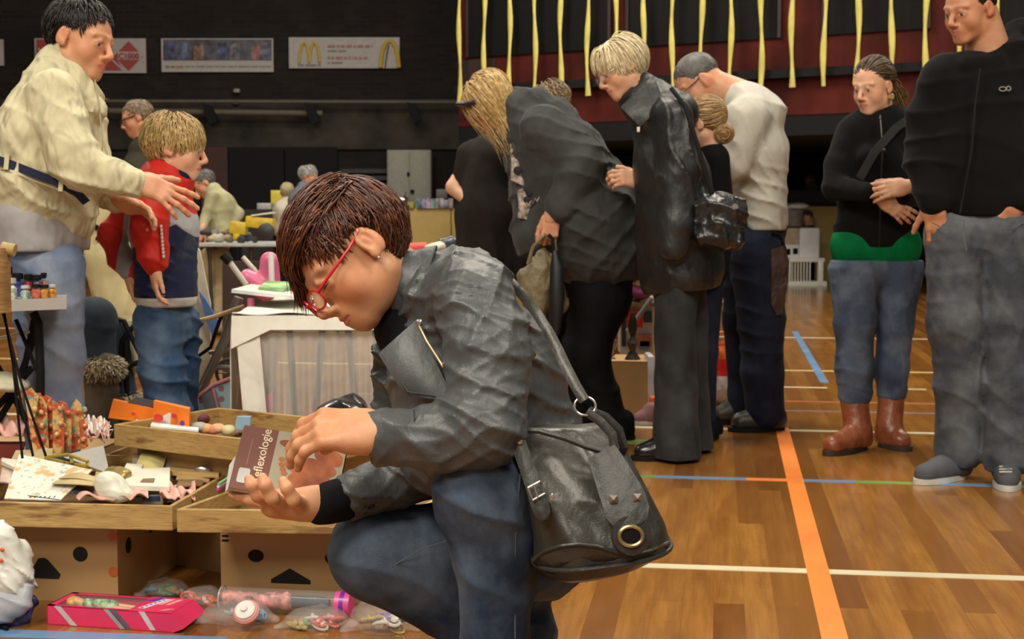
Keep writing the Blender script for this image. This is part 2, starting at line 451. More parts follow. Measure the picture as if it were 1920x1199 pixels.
def hand(wrist, fwd, palm, side, size=1.0, curls=(25, 30, 30, 35), thumb=(35, 20), spread=5, k=.006, thumb_fold=0.):
    """fwd: wrist to fingers, palm: direction the palm faces, side=+1 thumb on cross(fwd,palm) side"""
    w = np.array(wrist, float); f = nz(fwd); p = np.array(palm, float); p = nz(p-f*(p@f)); t = np.cross(f, p)*side
    S = []; z = size
    def at(a, b, c): return w + (f*a + t*b - p*c)*z           # c > 0 = back of the hand
    def cap(a, b, r1, r2, kk=k): S.append(prim_rc(a, b, r1*z, r2*z, kk*z))
    cap(at(-.03, 0, 0), at(.02, 0, 0), .026, .026, .02); S[-1]['sq'] = .75; S[-1]['ax'] = p
    cap(at(.0, .004, 0), at(.035, .010, 0), .022, .020, .02); cap(at(.0, -.006, 0), at(.04, -.018, 0), .020, .016, .02)
    R = np.stack([f, t, p], 1)
    S.append(prim_bx(at(.050, 0, 0), np.array((.040, .036, .0125))*z, R, .011*z, .02*z))
    S.append(prim_el(at(.030, .024, -.010), np.array((.030, .016, .014))*z, R, .015*z))
    base = [(.088, .029), (.092, .009), (.088, -.011), (.080, -.029)]; lens = [(.042, .025, .021), (.046, .029, .022), (.042, .027, .021), (.034, .020, .019)]; rad = [.0095, .0098, .0092, .0080]
    tips = []
    for i in range(4):
        sp = math.radians((1.5-i)*spread); cu = curls[i]; cu = cu if isinstance(cu, (tuple, list)) else (cu*.8, cu*1.1, cu*.7)
        d0 = f*math.cos(sp)+t*math.sin(sp); ang = 0; a = at(base[i][0], base[i][1], 0.001); r = rad[i]
        cap(at(.045, base[i][1]*.8, .004), a, r*1.05, r*1.08, .008)
        for j in range(3):
            ang += math.radians(cu[j]); d = d0*math.cos(ang)+p*math.sin(ang); b = a + d*lens[i][j]*z
            cap(a, b, r*(1-.05*j)*1.02, r*(.93-.06*j)); a = b
        tips.append(a)
    # thumb
    a0 = at(.018, .026, -.006); th = math.radians(thumb[0]); d = f*math.cos(th)+t*math.sin(th)*(1-thumb_fold)+p*(.25+thumb_fold)
    d = nz(d); a1 = a0 + d*.042*z; cap(a0, a1, .0145, .0115, .012)
    d2 = nz(d + f*.35*math.sin(math.radians(thumb[1]))*2 - t*math.sin(math.radians(thumb[1]))*.5 + p*thumb_fold*.6); a2 = a1 + d2*.032*z; cap(a1, a2, .0112, .010)
    d3 = nz(d2 + f*.2 - t*math.sin(math.radians(thumb[1]))*.4); a3 = a2 + d3*.024*z; cap(a2, a3, .0102, .0085)
    return S, tips, a3

def lock_mesh(paths, radii, tones, n=5, flat=.5, normals=None):
    """tapered locks, paths (m, steps, 3)"""
    paths = np.asarray(paths); m, st, _ = paths.shape
    t = np.gradient(paths, axis=1); t /= np.maximum(np.linalg.norm(t, axis=2, keepdims=True), 1e-9)
    nr = normals if normals is not None else np.tile(np.array((0, 0, 1.)), (m, st, 1))
    b = np.cross(t, nr); b /= np.maximum(np.linalg.norm(b, axis=2, keepdims=True), 1e-9); a = np.cross(b, t)
    prof = np.sin(np.linspace(.28, 1, st)*PI)**.6; prof[0] = .7; prof[-1] = .06
    r = np.asarray(radii)[:, None, None]*prof[None, :, None]
    V = []
    for k in range(n):
        q = 2*PI*k/n; V.append(paths + (b*math.cos(q) + a*math.sin(q)*flat)*r)
    V = np.stack(V, 2).reshape(-1, 3)                        # m, st, n
    ii = np.arange(m)[:, None, None]*st*n + np.arange(st-1)[None, :, None]*n
    kk = np.arange(n)[None, None, :]; k2 = (kk+1) % n
    F = np.stack([ii+kk, ii+k2, ii+n+k2, ii+n+kk], -1).reshape(-1, 4)
    return V, F, dict(tone=np.repeat(np.asarray(tones), st*n))
def hair(head, mat, parent, region, flow, n=500, length=.08, step=9, r=(.004, .008), lift=.006, grav=.0, seed=1, jit=.25, capr=.006, name='hair', cap=True, vs=None, capcut=None, wave=0., lenvar=.3, lenfn=None):
    """region(q)->bool on scalp points, flow(q)->local direction; locks follow the skull then fall"""
    n = int(n*2.1); r = (r[0]*.62, r[1]*.62); rs = np.random.RandomState(seed); k = head.s
    c0 = np.array((0, -.018, .032)); rr = np.array((.074, .093, .084))
    pts = []
    while len(pts) < n:
        d = nz(rs.randn(3)); q = c0 + d*rr
        if region(q): pts.append(q)
    q = np.array(pts); paths = [q.copy()]; L = length*(1+lenvar*(rs.rand(len(q), 1)*2-1))*(np.array([[lenfn(x)] for x in q]) if lenfn else 1); st = L/step
    jt = rs.randn(len(q), 3)*jit; lf = lift*(.4+1.0*rs.rand(len(q), 1)); down = -head.R[2, :]   # world down in local axes
    ph = rs.rand(len(q), 1)*6
    for i in range(step):
        f = np.array([flow(x) for x in q]) + jt; nn = (q-c0)/rr**2; nn /= np.linalg.norm(nn, axis=1, keepdims=True)
        f = f/np.linalg.norm(f, axis=1, keepdims=True)
        f = f - nn*(f*nn).sum(1, keepdims=True)*.9 + down*grav*(i/step)*2
        if wave: f = f + np.cross(nn, f)*np.sin(ph+i*1.3)*wave
        f /= np.linalg.norm(f, axis=1, keepdims=True)
        q = q + f*st
        e = (q-c0)/rr; el = np.linalg.norm(e, axis=1, keepdims=True); tgt = 1+lf/.085*min(1, (i+1)/3)
        q = np.where(el < tgt, c0 + e/el*tgt*rr, q)
        if grav < .3: q = np.where(el > tgt*1.04, c0 + e/el*tgt*1.03*rr, q)
        paths.append(q.copy())
    Pt = np.stack(paths, 1); W = head.w2(Pt); e = (Pt-c0)/rr**2; nrm = (e/np.linalg.norm(e, axis=2, keepdims=True)) @ head.R.T
    V, F, A = lock_mesh(W, (r[0]+(r[1]-r[0])*rs.rand(len(q)))*k, rs.rand(len(q)), normals=nrm)
    parts = [(V, F, A)]
    if cap:
        pr = [prim_el(head.w2(c0), (rr+capr)*k*np.array((head.w, 1, 1)), head.R)]
        Rt = head.R; cc = head.c
        def cut(X, Y, Z):
            dx, dy, dz = (X-cc[0])/k, (Y-cc[1])/k, (Z-cc[2])/k
            x, y, z = (dx*Rt[0, i]+dy*Rt[1, i]+dz*Rt[2, i] for i in range(3))
            return (capcut(x, y, z) if capcut else np.maximum(y*.9-z+.005, .0-z-.02-.0*x) )*k
        v, f = sdf(pr, vs or .006*k, cut=cut); parts.append((v, f, dict(tone=np.full(len(v), .25))))
    V, F, A = join(parts)
    return put(name, mesh_np(name, V, F, A), mat, parent)
# ================================================================ THE HALL
YAW = math.radians(8.1); U = Vector((math.sin(YAW), math.cos(YAW), 0)); W = Vector((math.cos(YAW), -math.sin(YAW), 0))
Z3 = Vector((0, 0, 1))
def floor_mat():
    nd = N('sports_parquet'); v = coords(nd, (1, 1, 1), (0, 0, PI/2))
    br = nd.n('ShaderNodeTexBrick'); nd.l(v, br.inputs['Vector']); br.inputs['Scale'].default_value = 1
    br.inputs['Brick Width'].default_value = 1.55; br.inputs['Row Height'].default_value = .078; br.inputs['Mortar Size'].default_value = .0007
    br.inputs['Color1'].default_value = (0, 0, 0, 1); br.inputs['Color2'].default_value = (1, 1, 1, 1); br.inputs['Mortar'].default_value = (.35, .35, .35, 1); br.offset = .37
    gr = noise(nd, coords(nd, (1, .05, 1)), 70, 6, .6); g2 = noise(nd, coords(nd, (1, .12, 1)), 14, 4)
    c = mix(nd, br.outputs[0], (.150, .050, .009), (.42, .195, .040))
    c = mix(nd, ramp(nd, g2, .35, .7), c, (.24, .092, .018))
    nm = nd.n('ShaderNodeMath', operation='MULTIPLY'); nd.l(ramp(nd, gr, .35, .75), nm.inputs[0]); nm.inputs[1].default_value = .45
    c = mix(nd, nm.outputs[0], c, (.15, .055, .012))
    nd.l(c, nd.b.inputs['Base Color'])
    r = nd.n('ShaderNodeMapRange'); nd.l(noise(nd, coords(nd), 6, 6, .7), r.inputs[0]); r.inputs[3].default_value = .10; r.inputs[4].default_value = .30
    nd.l(r.outputs[0], nd.b.inputs['Roughness']); nd.setb(Specular_IOR_Level=.55, Coat_Weight=.25, Coat_Roughness=.15)
    b = bump(nd, noise(nd, coords(nd), 45, 3), .10, .004); b = bump(nd, noise(nd, coords(nd), 260, 2), .10, .0012, b); nd.l(bump(nd, br.outputs[1], -.2, .001, b), nd.b.inputs['Normal'])
    return nd.m
m = MB(); m.box((0, 12, -.05), (34, 40, .1)); fl = m.build('floor', floor_mat(), smooth=False); fl.rotation_euler = (0, 0, -YAW); struct(fl)

_tn = [0]
def line(a, b, wdt, mat, z=.0012, lift=0):
    a = Vector(a); b = Vector(b); d = (b-a).normalized(); n = Vector((d.y, -d.x, 0))*wdt/2; m = MB()
    m.prism([a-n, a+n, b+n, b-n], (0, 0, z+lift)); _tn[0] += 1
    return struct(m.build('trim_%d' % _tn[0], mat, smooth=False))
white_l = plain('white_floor_line', (.62, .56, .38), .35, var=.1, vs=3); or_l = plain('orange_floor_line', (.80, .22, .035), .4, var=.1, vs=3)
blue_l = plain('blue_floor_line', (.12, .24, .42), .35, vs=3); gr_l = plain('green_floor_line', (.16, .28, .06), .35, vs=3); yel_l = plain('yellow_floor_line', (.62, .50, .16), .35, vs=3)
c0 = G(1509, 1000); line(c0 - U*1.5, G(1466, 803), .062, or_l, lift=.0006)
def cross(px, py, t0, t1, wdt, mat, lift=0):
    c = G(px, py); return line(c + W*t0, c + W*t1, wdt, mat, lift=lift)
cross(1555, 1073, -6, 3, .05, white_l)
cg = G(1440, 900)
segs = [(-1.6, -.70, blue_l), (-.70, -.42, gr_l), (-.42, -.08, blue_l), (-.08, .10, or_l), (.10, .32, blue_l), (.32, .62, gr_l), (.62, .92, blue_l), (.92, 1.22, gr_l), (1.22, 1.9, blue_l)]
for a, b, mt in segs: line(cg + W*a, cg + W*b, .05, mt)
cross(1500, 808, -4, 3, .05, white_l)
cross(1600, 697, -6, 5, .05, yel_l); cross(1700, 636, -8, 7, .05, white_l)
for k in range(-2, 6): c = G(1508, 727) + W*(k*.55); line(c - W*.13, c + W*.13, .04, white_l)
line(G(1490, 622), G(1546, 718), .05, blue_l, lift=.0004)
cross(1700, 757, -3, 3, .05, plain('brick_red_line', (.36, .12, .05), .35)); cross(1700, 775, -3, 3, .03, plain('grey_violet_line', (.22, .17, .2), .35))
line(G(-60, 1186), G(420, 1203), .06, blue_l); cross(1200, 829, -.35, .1, .12, gr_l, .0003)

def brick_mat(name, c1, c2, mortar, sc=1.0, bw=.24, rh=.075):
    nd = N(name); tc = nd.n('ShaderNodeTexCoord'); mp = nd.n('ShaderNodeMapping'); nd.l(tc.outputs['Object'], mp.inputs[0]); mp.inputs['Rotation'].default_value = (PI/2, 0, 0)
    br = nd.n('ShaderNodeTexBrick'); nd.l(mp.outputs[0], br.inputs['Vector']); br.inputs['Scale'].default_value = sc
    br.inputs['Brick Width'].default_value = bw; br.inputs['Row Height'].default_value = rh; br.inputs['Mortar Size'].default_value = .008
    br.inputs['Color1'].default_value = c4(c1); br.inputs['Color2'].default_value = c4(c2); br.inputs['Mortar'].default_value = c4(mortar)
    n = noise(nd, coords(nd), 1.3, 5)
    nd.l(mix(nd, ramp(nd, n, .4, .75), br.outputs[0], tuple(x*.5 for x in c1)), nd.b.inputs['Base Color']); nd.setb(Roughness=.8, Specular_IOR_Level=.2)
    return nd.m
YB = 23.0
m = MB(); m.box((0, YB+.1, 3.5), (34, .2, 7)); struct(m.build('wall_back', brick_mat('dark_brick', (.022, .017, .015), (.012, .009, .009), (.02, .017, .016)), smooth=False))
m = MB(); m.box((-17, 10, 3.5), (.2, 30, 7)); struct(m.build('wall_left', plain('dark_side_wall', (.03, .025, .022), .8), smooth=False))
m = MB(); m.box((17, 10, 3.5), (.2, 30, 7)); struct(m.build('wall_side', plain('dark_side_wall', (.03, .025, .022), .8), smooth=False))
def rectbox(mb, x0, y0, x1, y1, Y, th=.03, bev=0):
    """solid panel, front face at distance Y spanning the given outline"""
    a, b = P(x0, y1, Y), P(x1, y0, Y)
    mb.box(((a.x+b.x)/2, Y+th/2, (a.z+b.z)/2), (abs(b.x-a.x), th, abs(b.z-a.z)), bev=bev); return mb
black = plain('matt_black', (.005, .005, .006), .7, var=.1, spec=.2)
m = MB(); rectbox(m, -300, 186, 872, 280, YB-.06, .05); struct(m.build('trim_concrete_band', plain('stained_concrete', (.032, .026, .020), .85, var=.5, vs=2), smooth=False))
m = MB(); rectbox(m, 380, 276, 428, 530, YB-.1, .08); struct(m.build('door_1', plain('dark_maroon_door', (.035, .006, .006), .6), smooth=False))
for i, (x0, x1) in enumerate(((430, 532), (537, 632))):
    m = MB(); rectbox(m, x0, 276, x1, 530, YB-.1, .08); d = struct(m.build('door_%d' % (i+2), black, smooth=False))
    m = MB(); m.tube([P(x1-8, 395, YB-.16), P(x1-8, 412, YB-.16)], .015); m.build('door_handle', plain('dull_steel', (.1, .1, .1), .4, .8), d)
m = MB()
for k in range(6): rectbox(m, 640, 317+k*13, 726, 325+k*13, YB-.12, .1)
tag(m.build('roller_shutter', plain('shutter_grey', (.025, .023, .024), .6), smooth=False), 'dark ribbed shutter on the brick wall left of the pale grey cabinet', 'shutter')
m = MB(); m.tube([P(190, 208, YB-.35), P(605, 213, YB-.35)], .05); m.tube([P(190, 190, YB-.3), P(860, 192, YB-.3)], .03)
tag(m.build('wall_pipe', plain('dusty_pipe', (.09, .078, .055), .6)), 'long dusty pipe running along the dark brick wall under the banners', 'pipe')
for x, y, lab in ((392, 214, 'dark angled wall bracket above the maroon door'), (584, 214, 'dark angled wall bracket above the black doors, middle of three'), (775, 211, 'dark wall bracket above the pale grey cabinet, rightmost of three')):
    t = thing('wall_bracket', lab, 'bracket', tuple(P(x, y+30, YB-.2)), 'brackets along the back wall')
    m = MB(); m.prism([P(x-13, y-20, YB-.5), P(x+4, y-16, YB-.5), P(x+16, y+14, YB-.5), P(x+2, y+20, YB-.5), P(x-8, y+2, YB-.5)], (0, .12, 0)); m.build('bracket_head', black, t, smooth=False)
    m = MB(); m.tube([P(x+2, y, YB-.4), P(x+2, y-10, YB)], .03); m.build('mount', black, t)
for x, y in ((443, 170), (442, 192), (197, 188)):
    m = MB(); rectbox(m, x-6, y-4, x+6, y+4, YB-.14, .1, .02); tag(m.build('wall_lamp', plain('pale_fitting', (.22, .21, .18), .5)), {170: 'small pale fitting high on the dark brick wall', 192: 'small pale fitting on the pipe line under the upper one', 188: 'small pale fitting behind the woman in the cream jacket'}[y], 'wall fitting')

# ---- advertising banners
bw = plain('banner_white', (.36, .34, .33), .5, var=.05); bred = plain('banner_red', (.30, .035, .035), .5, var=.05); bgold = plain('banner_gold', (.50, .36, .05), .5, var=.05)
btxt = plain('banner_text_red', (.34, .12, .10), .5); bgr = plain('banner_grey', (.16, .15, .15), .5)
YN = YB-.06; sN = FPX/YN; I3 = Matrix.Rotation(PI/2, 3, 'X')
def banner(lab, x0, y0, x1, y1):
    t = thing('advertising_banner', lab, 'banner', tuple(P((x0+x1)/2, y1, YN)), 'advertising banners on the back wall')
    m = MB(); rectbox(m, x0, y0, x1, y1, YN, .03); m.build('panel', bw, t, smooth=False); return t
def bpoly(t, name, pts, mat, d=.012):
    m = MB(); m.prism([P(x, y, YN-d) for x, y in pts], (0, .01, 0)); return m.build(name, mat, t, smooth=False)
def btext(t, s, x, y, hpx, mat, w=1.0, bold=.004):
    R = I3 @ Matrix.Diagonal((w, 1, 1)); return text('lettering', s, hpx*1.38/sN, P(x, y, YN-.02), R, mat, t, .002, bold)
t = banner('white banner edge cut off at the left of the photo', -190, 74, 6, 123)
t = banner('white and red banner with a red diamond reading C1000', 66, 72, 273, 137)
bpoly(t, 'red_block', [(68, 74), (185, 74), (205, 90), (232, 132), (68, 132)], bred)
bpoly(t, 'red_diamond', [(241, 77), (268, 105), (241, 133), (214, 105)], bred, .014)
bpoly(t, 'white_band', [(221, 97), (262, 97), (268, 104), (262, 112), (221, 112)], bw, .016); text('lettering', 'C1000', 14.5/sN, P(222, 110, YN-.03), I3 @ Matrix.Diagonal((.98, 1, 1)), bred, t, .002, .004); btext(t, 'W', 72, 106, 16, bw, 1, .005)
bpoly(t, 'white_stroke', [(205, 84), (209, 82), (216, 92), (212, 95)], bw, .016); bpoly(t, 'white_stroke', [(207, 111), (211, 111), (234, 132), (229, 132)], bw, .016)
t = banner('banner with a strip of team photos above a line of small print', 303, 72, 512, 135)
nd = N('team_photos'); v = coords(nd); vo = nd.n('ShaderNodeTexVoronoi'); nd.l(v, vo.inputs['Vector']); vo.inputs['Scale'].default_value = 9
c = mix(nd, ramp(nd, noise(nd, v, 6, 5), .4, .6), (.02, .025, .05), (.20, .17, .16)); nd.l(mix(nd, .35, c, vo.outputs['Color']), nd.b.inputs['Base Color']); nd.b.inputs['Roughness'].default_value = .5
nd2 = plain('photo_dark', (.05, .05, .07), .5, var=.9, vs=7)
bpoly(t, 'photo_strip', [(306, 74), (509, 74), (509, 113), (306, 113)], nd2)
for k, (x, c) in enumerate(((310, (.04, .05, .12)), (334, (.07, .09, .16)), (364, (.16, .09, .06)), (408, (.05, .06, .15)), (432, (.1, .1, .13)), (472, (.18, .08, .08)), (490, (.07, .08, .12)))):
    bpoly(t, 'photo', [(x, 80+k % 3*3), (x+17, 79), (x+18, 112), (x-1, 112)], plain('photo_tint%d' % k, c, .5, var=.8, vs=9), .014)
def dashes(t, x0, x1, y, h, mat, seed):
    """a line of print too small to read: a row of short strokes"""
    r_ = random.Random(seed); m = MB(); x = x0
    while x < x1:
        w = r_.uniform(1.2, 4.0); m.prism([P(x, y-h*r_.uniform(.7, 1), YN-.013), P(x+w, y-h, YN-.013), P(x+w, y, YN-.013), P(x, y, YN-.013)], (0, .008, 0)); x += w+(r_.uniform(.3, .8) if r_.random() < .8 else 3)
    return m.build('line_of_print', mat, t, smooth=False)
dashes(t, 311, 328, 127, 4, bgr, 1); dashes(t, 329, 342, 127, 4, plain('banner_orange', (.34, .2, .06), .5), 2); dashes(t, 348, 505, 126, 3, plain('banner_grey2', (.22, .22, .2), .5), 3)
t = banner('white banner with two golden arches and red lettering', 542, 70, 749, 128)
def arches(t, x0, x1, y0, y1, w):
    def arch(a, b):
        pts = []; n = 14
        for i in range(n+1):
            u = i/n; x = a+(b-a)*u; y = y1-(y1-y0)*(1-(2*u-1)**2)**.62; pts.append(P(x, y, YN-.02))
        return pts
    mid = (x0+x1)/2; m = MB(); m.tube(arch(x0, mid), w, 8); m.tube(arch(mid, x1), w, 8); m.build('golden_arches', bgold, t)
arches(t, 561, 599, 80, 117, .022)
m = MB(); m.tube([P(713+35*u/14, 127-50*(1-(2*u/14-1)**2)**.55, YN-.02) for u in range(15)], .034, 8); m.build('golden_arch', bgold, t)
m = MB(); m.tube([P(722+8*u/6, 127-42*math.sin(u/6*PI/2), YN-.03) for u in range(7)], .010, 6); m.build('arch_shadow', plain('dark_brown_print', (.05, .04, .015), .5), t)
dashes(t, 558, 601, 124, 4, bgr, 5); dashes(t, 614, 700, 89, 5, btxt, 6); dashes(t, 614, 646, 97, 3, bgr, 7); dashes(t, 614, 688, 111, 5, btxt, 8); dashes(t, 614, 644, 119, 3, bgr, 9)
# ---- the grandstand front on the right, set at an angle
A0 = Vector((-.66, 19.1, 0)); TD = Vector((math.cos(PI/6), -math.sin(PI/6), 0)); TN = Vector((-math.sin(PI/6), -math.cos(PI/6), 0))
def tpar(px, py=200):
    v = (599.5-py)/FPX; k = (px-960)/FPX/(_cp+v*_sp); tg = math.tan(PI/6); Y = (A0.y+tg*A0.x)/(1+tg*k); return (k*Y-A0.x)/math.cos(PI/6)
TR = Matrix.Rotation(-PI/6, 3, 'Z')
def tbox(mb, t0, t1, z0, z1, off=0, th=.1):
    c = A0 + TD*((t0+t1)/2) + TN*(off+th/2) + Z3*((z0+z1)/2); mb.box(c, (t1-t0, th, z1-z0), TR); return mb
maroon = plain('maroon_board', (.062, .010, .007), .65, var=.35, vs=1.2, spec=.12); 
m = MB(); tbox(m, -.05, 12, 2.12, 7, -.12, .12); struct(m.build('wall_right', maroon, smooth=False))
m = MB(); tbox(m, -.05, 12, 2.56, 2.66, 0, .12); struct(m.build('trim_ledge', black, smooth=False))
m = MB(); tbox(m, -.05, 12, 1.9, 2.14, -6.4, 6.4); struct(m.build('ceiling_under_stand', black, smooth=False))
m = MB(); tbox(m, -.4, 14, 0, 2.2, -6.4, .1); struct(m.build('wall_under_stand', plain('void_black', (.004, .004, .005), .9), smooth=False))  # near-black colour stands in for the deep shade under the stand
i = 0
for a, b in ((tpar(880), tpar(1145)), (tpar(1178), tpar(1462)), (tpar(1545), tpar(1740)), (tpar(1790), 11.5)):
    i += 1; m = MB(); tbox(m, a, b, 3.03, 6.5, -.02, .05); w_ = struct(m.build('window_%d' % i, plain('dark_glazing', (.004, .004, .004), .6, spec=.15), smooth=False))
    m = MB()
    for q in np.linspace(a, b, max(2, int((b-a)/.9))): tbox(m, q-.02, q+.02, 3.03, 6.5, .02, .04)
    m.build('window_frame', plain('dark_frame', (.02, .009, .009), .6), w_, smooth=False)
m = MB(); tbox(m, -.05, tpar(930), 2.66, 3.0, .0, .02); struct(m.build('trim_dark_panel', plain('dark_panel', (.02, .008, .008), .6), smooth=False))
yst = plain('yellow_streamer', (.56, .50, .11), .5, var=.12, vs=5)
xs = [877, 923, 970, 1017, 1065, 1115, 1167, 1219, 1272, 1326, 1380, 1437, 1494, 1554, 1616, 1678, 1742, 1806, 1872]
rs = random.Random(4)
for i, x in enumerate(xs):
    t = tpar(x); zb = 2.45 - (.10 if i < 5 else .0)*(4-i)*.3*0 + rs.uniform(-.02, .02); b0 = A0 + TD*t + TN*.2
    pts = []; rr = []
    for k in range(26):
        z = zb + k*.115; ph = k*.55+i*1.7
        pts.append(b0 + TD*(.012*math.sin(ph)) + Z3*z); rr.append(.028+.009*math.sin(ph*1.6+1)+(.004 if k == 0 else 0))
    m = MB(); m.tube(pts, rr, 8, flat=.45, up=tuple(TN))
    ends = {0: 'leftmost of the row, above the blonde woman', len(xs)-1: 'rightmost of the row, behind the tall man'}
    near = {5: 'just left of the white-haired woman', 6: 'first behind the white-haired woman', 7: 'second behind the white-haired woman', 8: 'above the grey-haired man in the pale shirt', 9: 'over the back of the head of the man in the pale shirt', 10: 'above the shoulder of the man in the pale shirt',
            1: 'second from the left, above the blonde woman', 2: 'third from the left, above the blonde woman', 3: 'fourth from the left, above the hoodie', 4: 'fifth from the left, ending over the dark maroon boards', 11: 'first right of the man in the pale shirt', 12: 'second right of the man in the pale shirt', 13: 'just left of the ponytail woman', 14: 'above the head of the ponytail woman', 15: 'above the ponytail', 16: 'just left of the tall man in black', 17: 'hidden mostly behind the tall man'}
    tag(m.build('hanging_yellow_slat', yst), 'wavy yellow slat ' + (ends.get(i) or near[i]), 'hanging slat', 'yellow slats hanging before the grandstand')

# ---- far things along the back
def solid_thing(name, lab, cat, x0, y0, x1, y1, Y, th, mat, bev=.004, group=None):
    m = MB(); rectbox(m, x0, y0, x1, y1, Y, th, bev); return tag(m.build(name, mat), lab, cat, group)
t = thing('storage_cabinet', 'tall pale grey two-door metal cabinet against the dark wall', 'cabinet', tuple(P(768, 520, 22.4)))
gm = plain('cabinet_grey', (.24, .24, .19), .5, var=.05)
m = MB(); rectbox(m, 727, 281, 808, 521, 22.42, .45, .01); m.build('body', gm, t)
for x0, x1, hx in ((729, 767, 765), (768.5, 806, 771)):
    m = MB(); rectbox(m, x0, 284, x1, 512, 22.40, .02, .004); d = m.build('door', gm, t)
m = MB(); m.tube([P(765.5, 323, 22.38), P(765.5, 330, 22.38)], .02); m.tube([P(773, 356, 22.38), P(773, 362, 22.38)], .03); m.build('handle', black, t)
tan = plain('tan_board', (.44, .31, .085), .6, var=.1, vs=2)
for i, (x0, x1, lab) in enumerate(((600, 715, 'tan low hall board behind the dark red hair'), (716, 846, 'tan low hall board under the colourful boxes, below the grey cabinet'), (847, 1100, 'tan low hall board behind the bending blonde woman'), (1101, 1350, 'tan low hall board behind the old woman in the black coat'), (1351, 1470, 'tan low hall board behind the man in the pale shirt'), (1471, 1660, 'tan low hall board behind the child and the white cot'))):
    solid_thing('hall_board', lab, 'board', x0, 391 if i < 3 else 387, x1-1, 529, 20.9, .05, tan, .006, 'tan boards across the back of the hall')
m = MB(); rectbox(m, 1440, 355, 1580, 388, 21.1, 1.0, .05); tag(m.build('crash_mat', plain('charcoal_mat', (.03, .03, .035), .8), None), 'thick charcoal mat lying behind the tan boards on the right', 'mat')
rs = random.Random(11)
cols = [(.2, .35, .5), (.3, .3, .45), (.45, .3, .45), (.2, .4, .45), (.4, .35, .3), (.35, .4, .5), (.25, .25, .3), (.4, .3, .35)]
nm = ['blue', 'violet', 'pink', 'turquoise', 'beige', 'pale blue', 'dark grey', 'rose']
for k in range(8):
    x = 781+k*8.6; h = rs.uniform(15, 22)
    solid_thing('boxed_game', '%s boxed game in the row on the far tan board' % nm[k], 'game box', x, 391-h, x+8, 391, 20.85, .25, plain('box_tint%d' % k, cols[k], .5, var=.5, vs=8), .003, 'boxes in a row at the back')
solid_thing('yellow_box', 'small yellow green box beside the far row of boxed games', 'box', 762, 379, 776, 391, 20.85, .2, plain('lime_box', (.35, .33, .05), .5)); solid_thing('grey_crate', 'grey plastic crate on top of the far boxed games', 'crate', 818, 355, 838, 372, 20.85, .25, plain('crate_grey', (.09, .1, .1), .5))
solid_thing('pink_box', 'dull pink box on the far table right of the red-haired head', 'box', 700, 371, 720, 391, 20.85, .25, plain('mauve_box', (.28, .1, .2), .5))
solid_thing('yellow_panel', 'upright yellow panel behind the far person in cream', 'panel', 508, 357, 532, 393, 18.4, .05, plain('bright_yellow', (.55, .45, .03), .5)); solid_thing('white_box', 'pale grey box on the far table left of the person in cream', 'box', 482, 381, 508, 393, 17.9, .25, plain('pale_box', (.35, .35, .34), .5))  # the yellow one is a plain upright panel, carries no sign
solid_thing('draped_table', 'dark draped far table under the yellow panel', 'table', 455, 393, 598, 551, 17.85, .9, plain('dark_drape', (.02, .016, .014), .9))
# white cot, panel and bin on the right
YC = 18.6; cw = plain('white_lacquer', (.80, .79, .70), .4, var=.04); cw2 = plain('cool_white', (.82, .83, .86), .4, var=.03)
t = thing('doll_cot', 'cream white slatted cot standing on the floor in front of the tan board', 'cot', tuple(G(1512, 537)))
YC = G(1512, 537).y
m = MB(); rectbox(m, 1478, 528, 1551, 539, YC, .5, .01); m.build('base_rail', cw, t)
m = MB(); rectbox(m, 1480, 484, 1547, 492, YC, .5, .01); m.build('top_rail', cw, t)
for k in range(7):
    m = MB(); rectbox(m, 1484+k*5.6, 492, 1486.4+k*5.6, 528, YC+.02, .03); m.build('slat', cw, t, smooth=False)
for x in (1479, 1534): m = MB(); rectbox(m, x, 490, x+(4 if x < 1500 else 10), 530, YC, .1, .004); m.build('post', cw, t)
m = MB(); rectbox(m, 1498, 427, 1538, 486, YC+.1, .12, .03); tag(m.build('white_headboard', cw2), 'plain white rounded panel standing on the slatted cot', 'panel')
m = MB(); rectbox(m, 1466, 428, 1497, 459, YC+.2, .4, .01); tag(m.build('cream_box', plain('cream_card', (.55, .45, .3), .6)), 'cream box left of the white panel, above the printed carton', 'box')
t = thing('printed_carton', 'white carton with dark print, left of the white panel on the cot', 'carton', tuple(P(1480, 480, YC+.15)))
m = MB(); rectbox(m, 1463, 459, 1500, 484, YC+.15, .4, .01); m.build('carton', cw2, t)
m = MB(); rectbox(m, 1473, 467, 1482, 478, YC+.14, .01); rectbox(m, 1487, 466, 1496, 477, YC+.14, .01); m.build('print', black, t, smooth=False)
m = MB(); m.lathe([(.10, 0), (.125, .02), (.14, .24), (.145, .25)], P(1488, 427, YC+.7), 24); tag(m.build('grey_bin', plain('bin_grey', (.30, .27, .25), .5)), 'light grey bin behind the child at the white cot', 'bin')
v, f = sdf([prim_el(P(1496, 387, YC+.7), (.17, .15, .055)), prim_el(P(1478, 390, YC+.75), (.08, .12, .05))], .012, lambda X, Y, Z: .008*waves(X, Y, Z, 60, 3))
tag(put('white_plastic_bundle', mesh_np('white_plastic_bundle', v, f), plain('clear_plastic', (.75, .76, .78), .3)), 'crumpled white plastic bundle on top of the grey bin', 'plastic bundle')
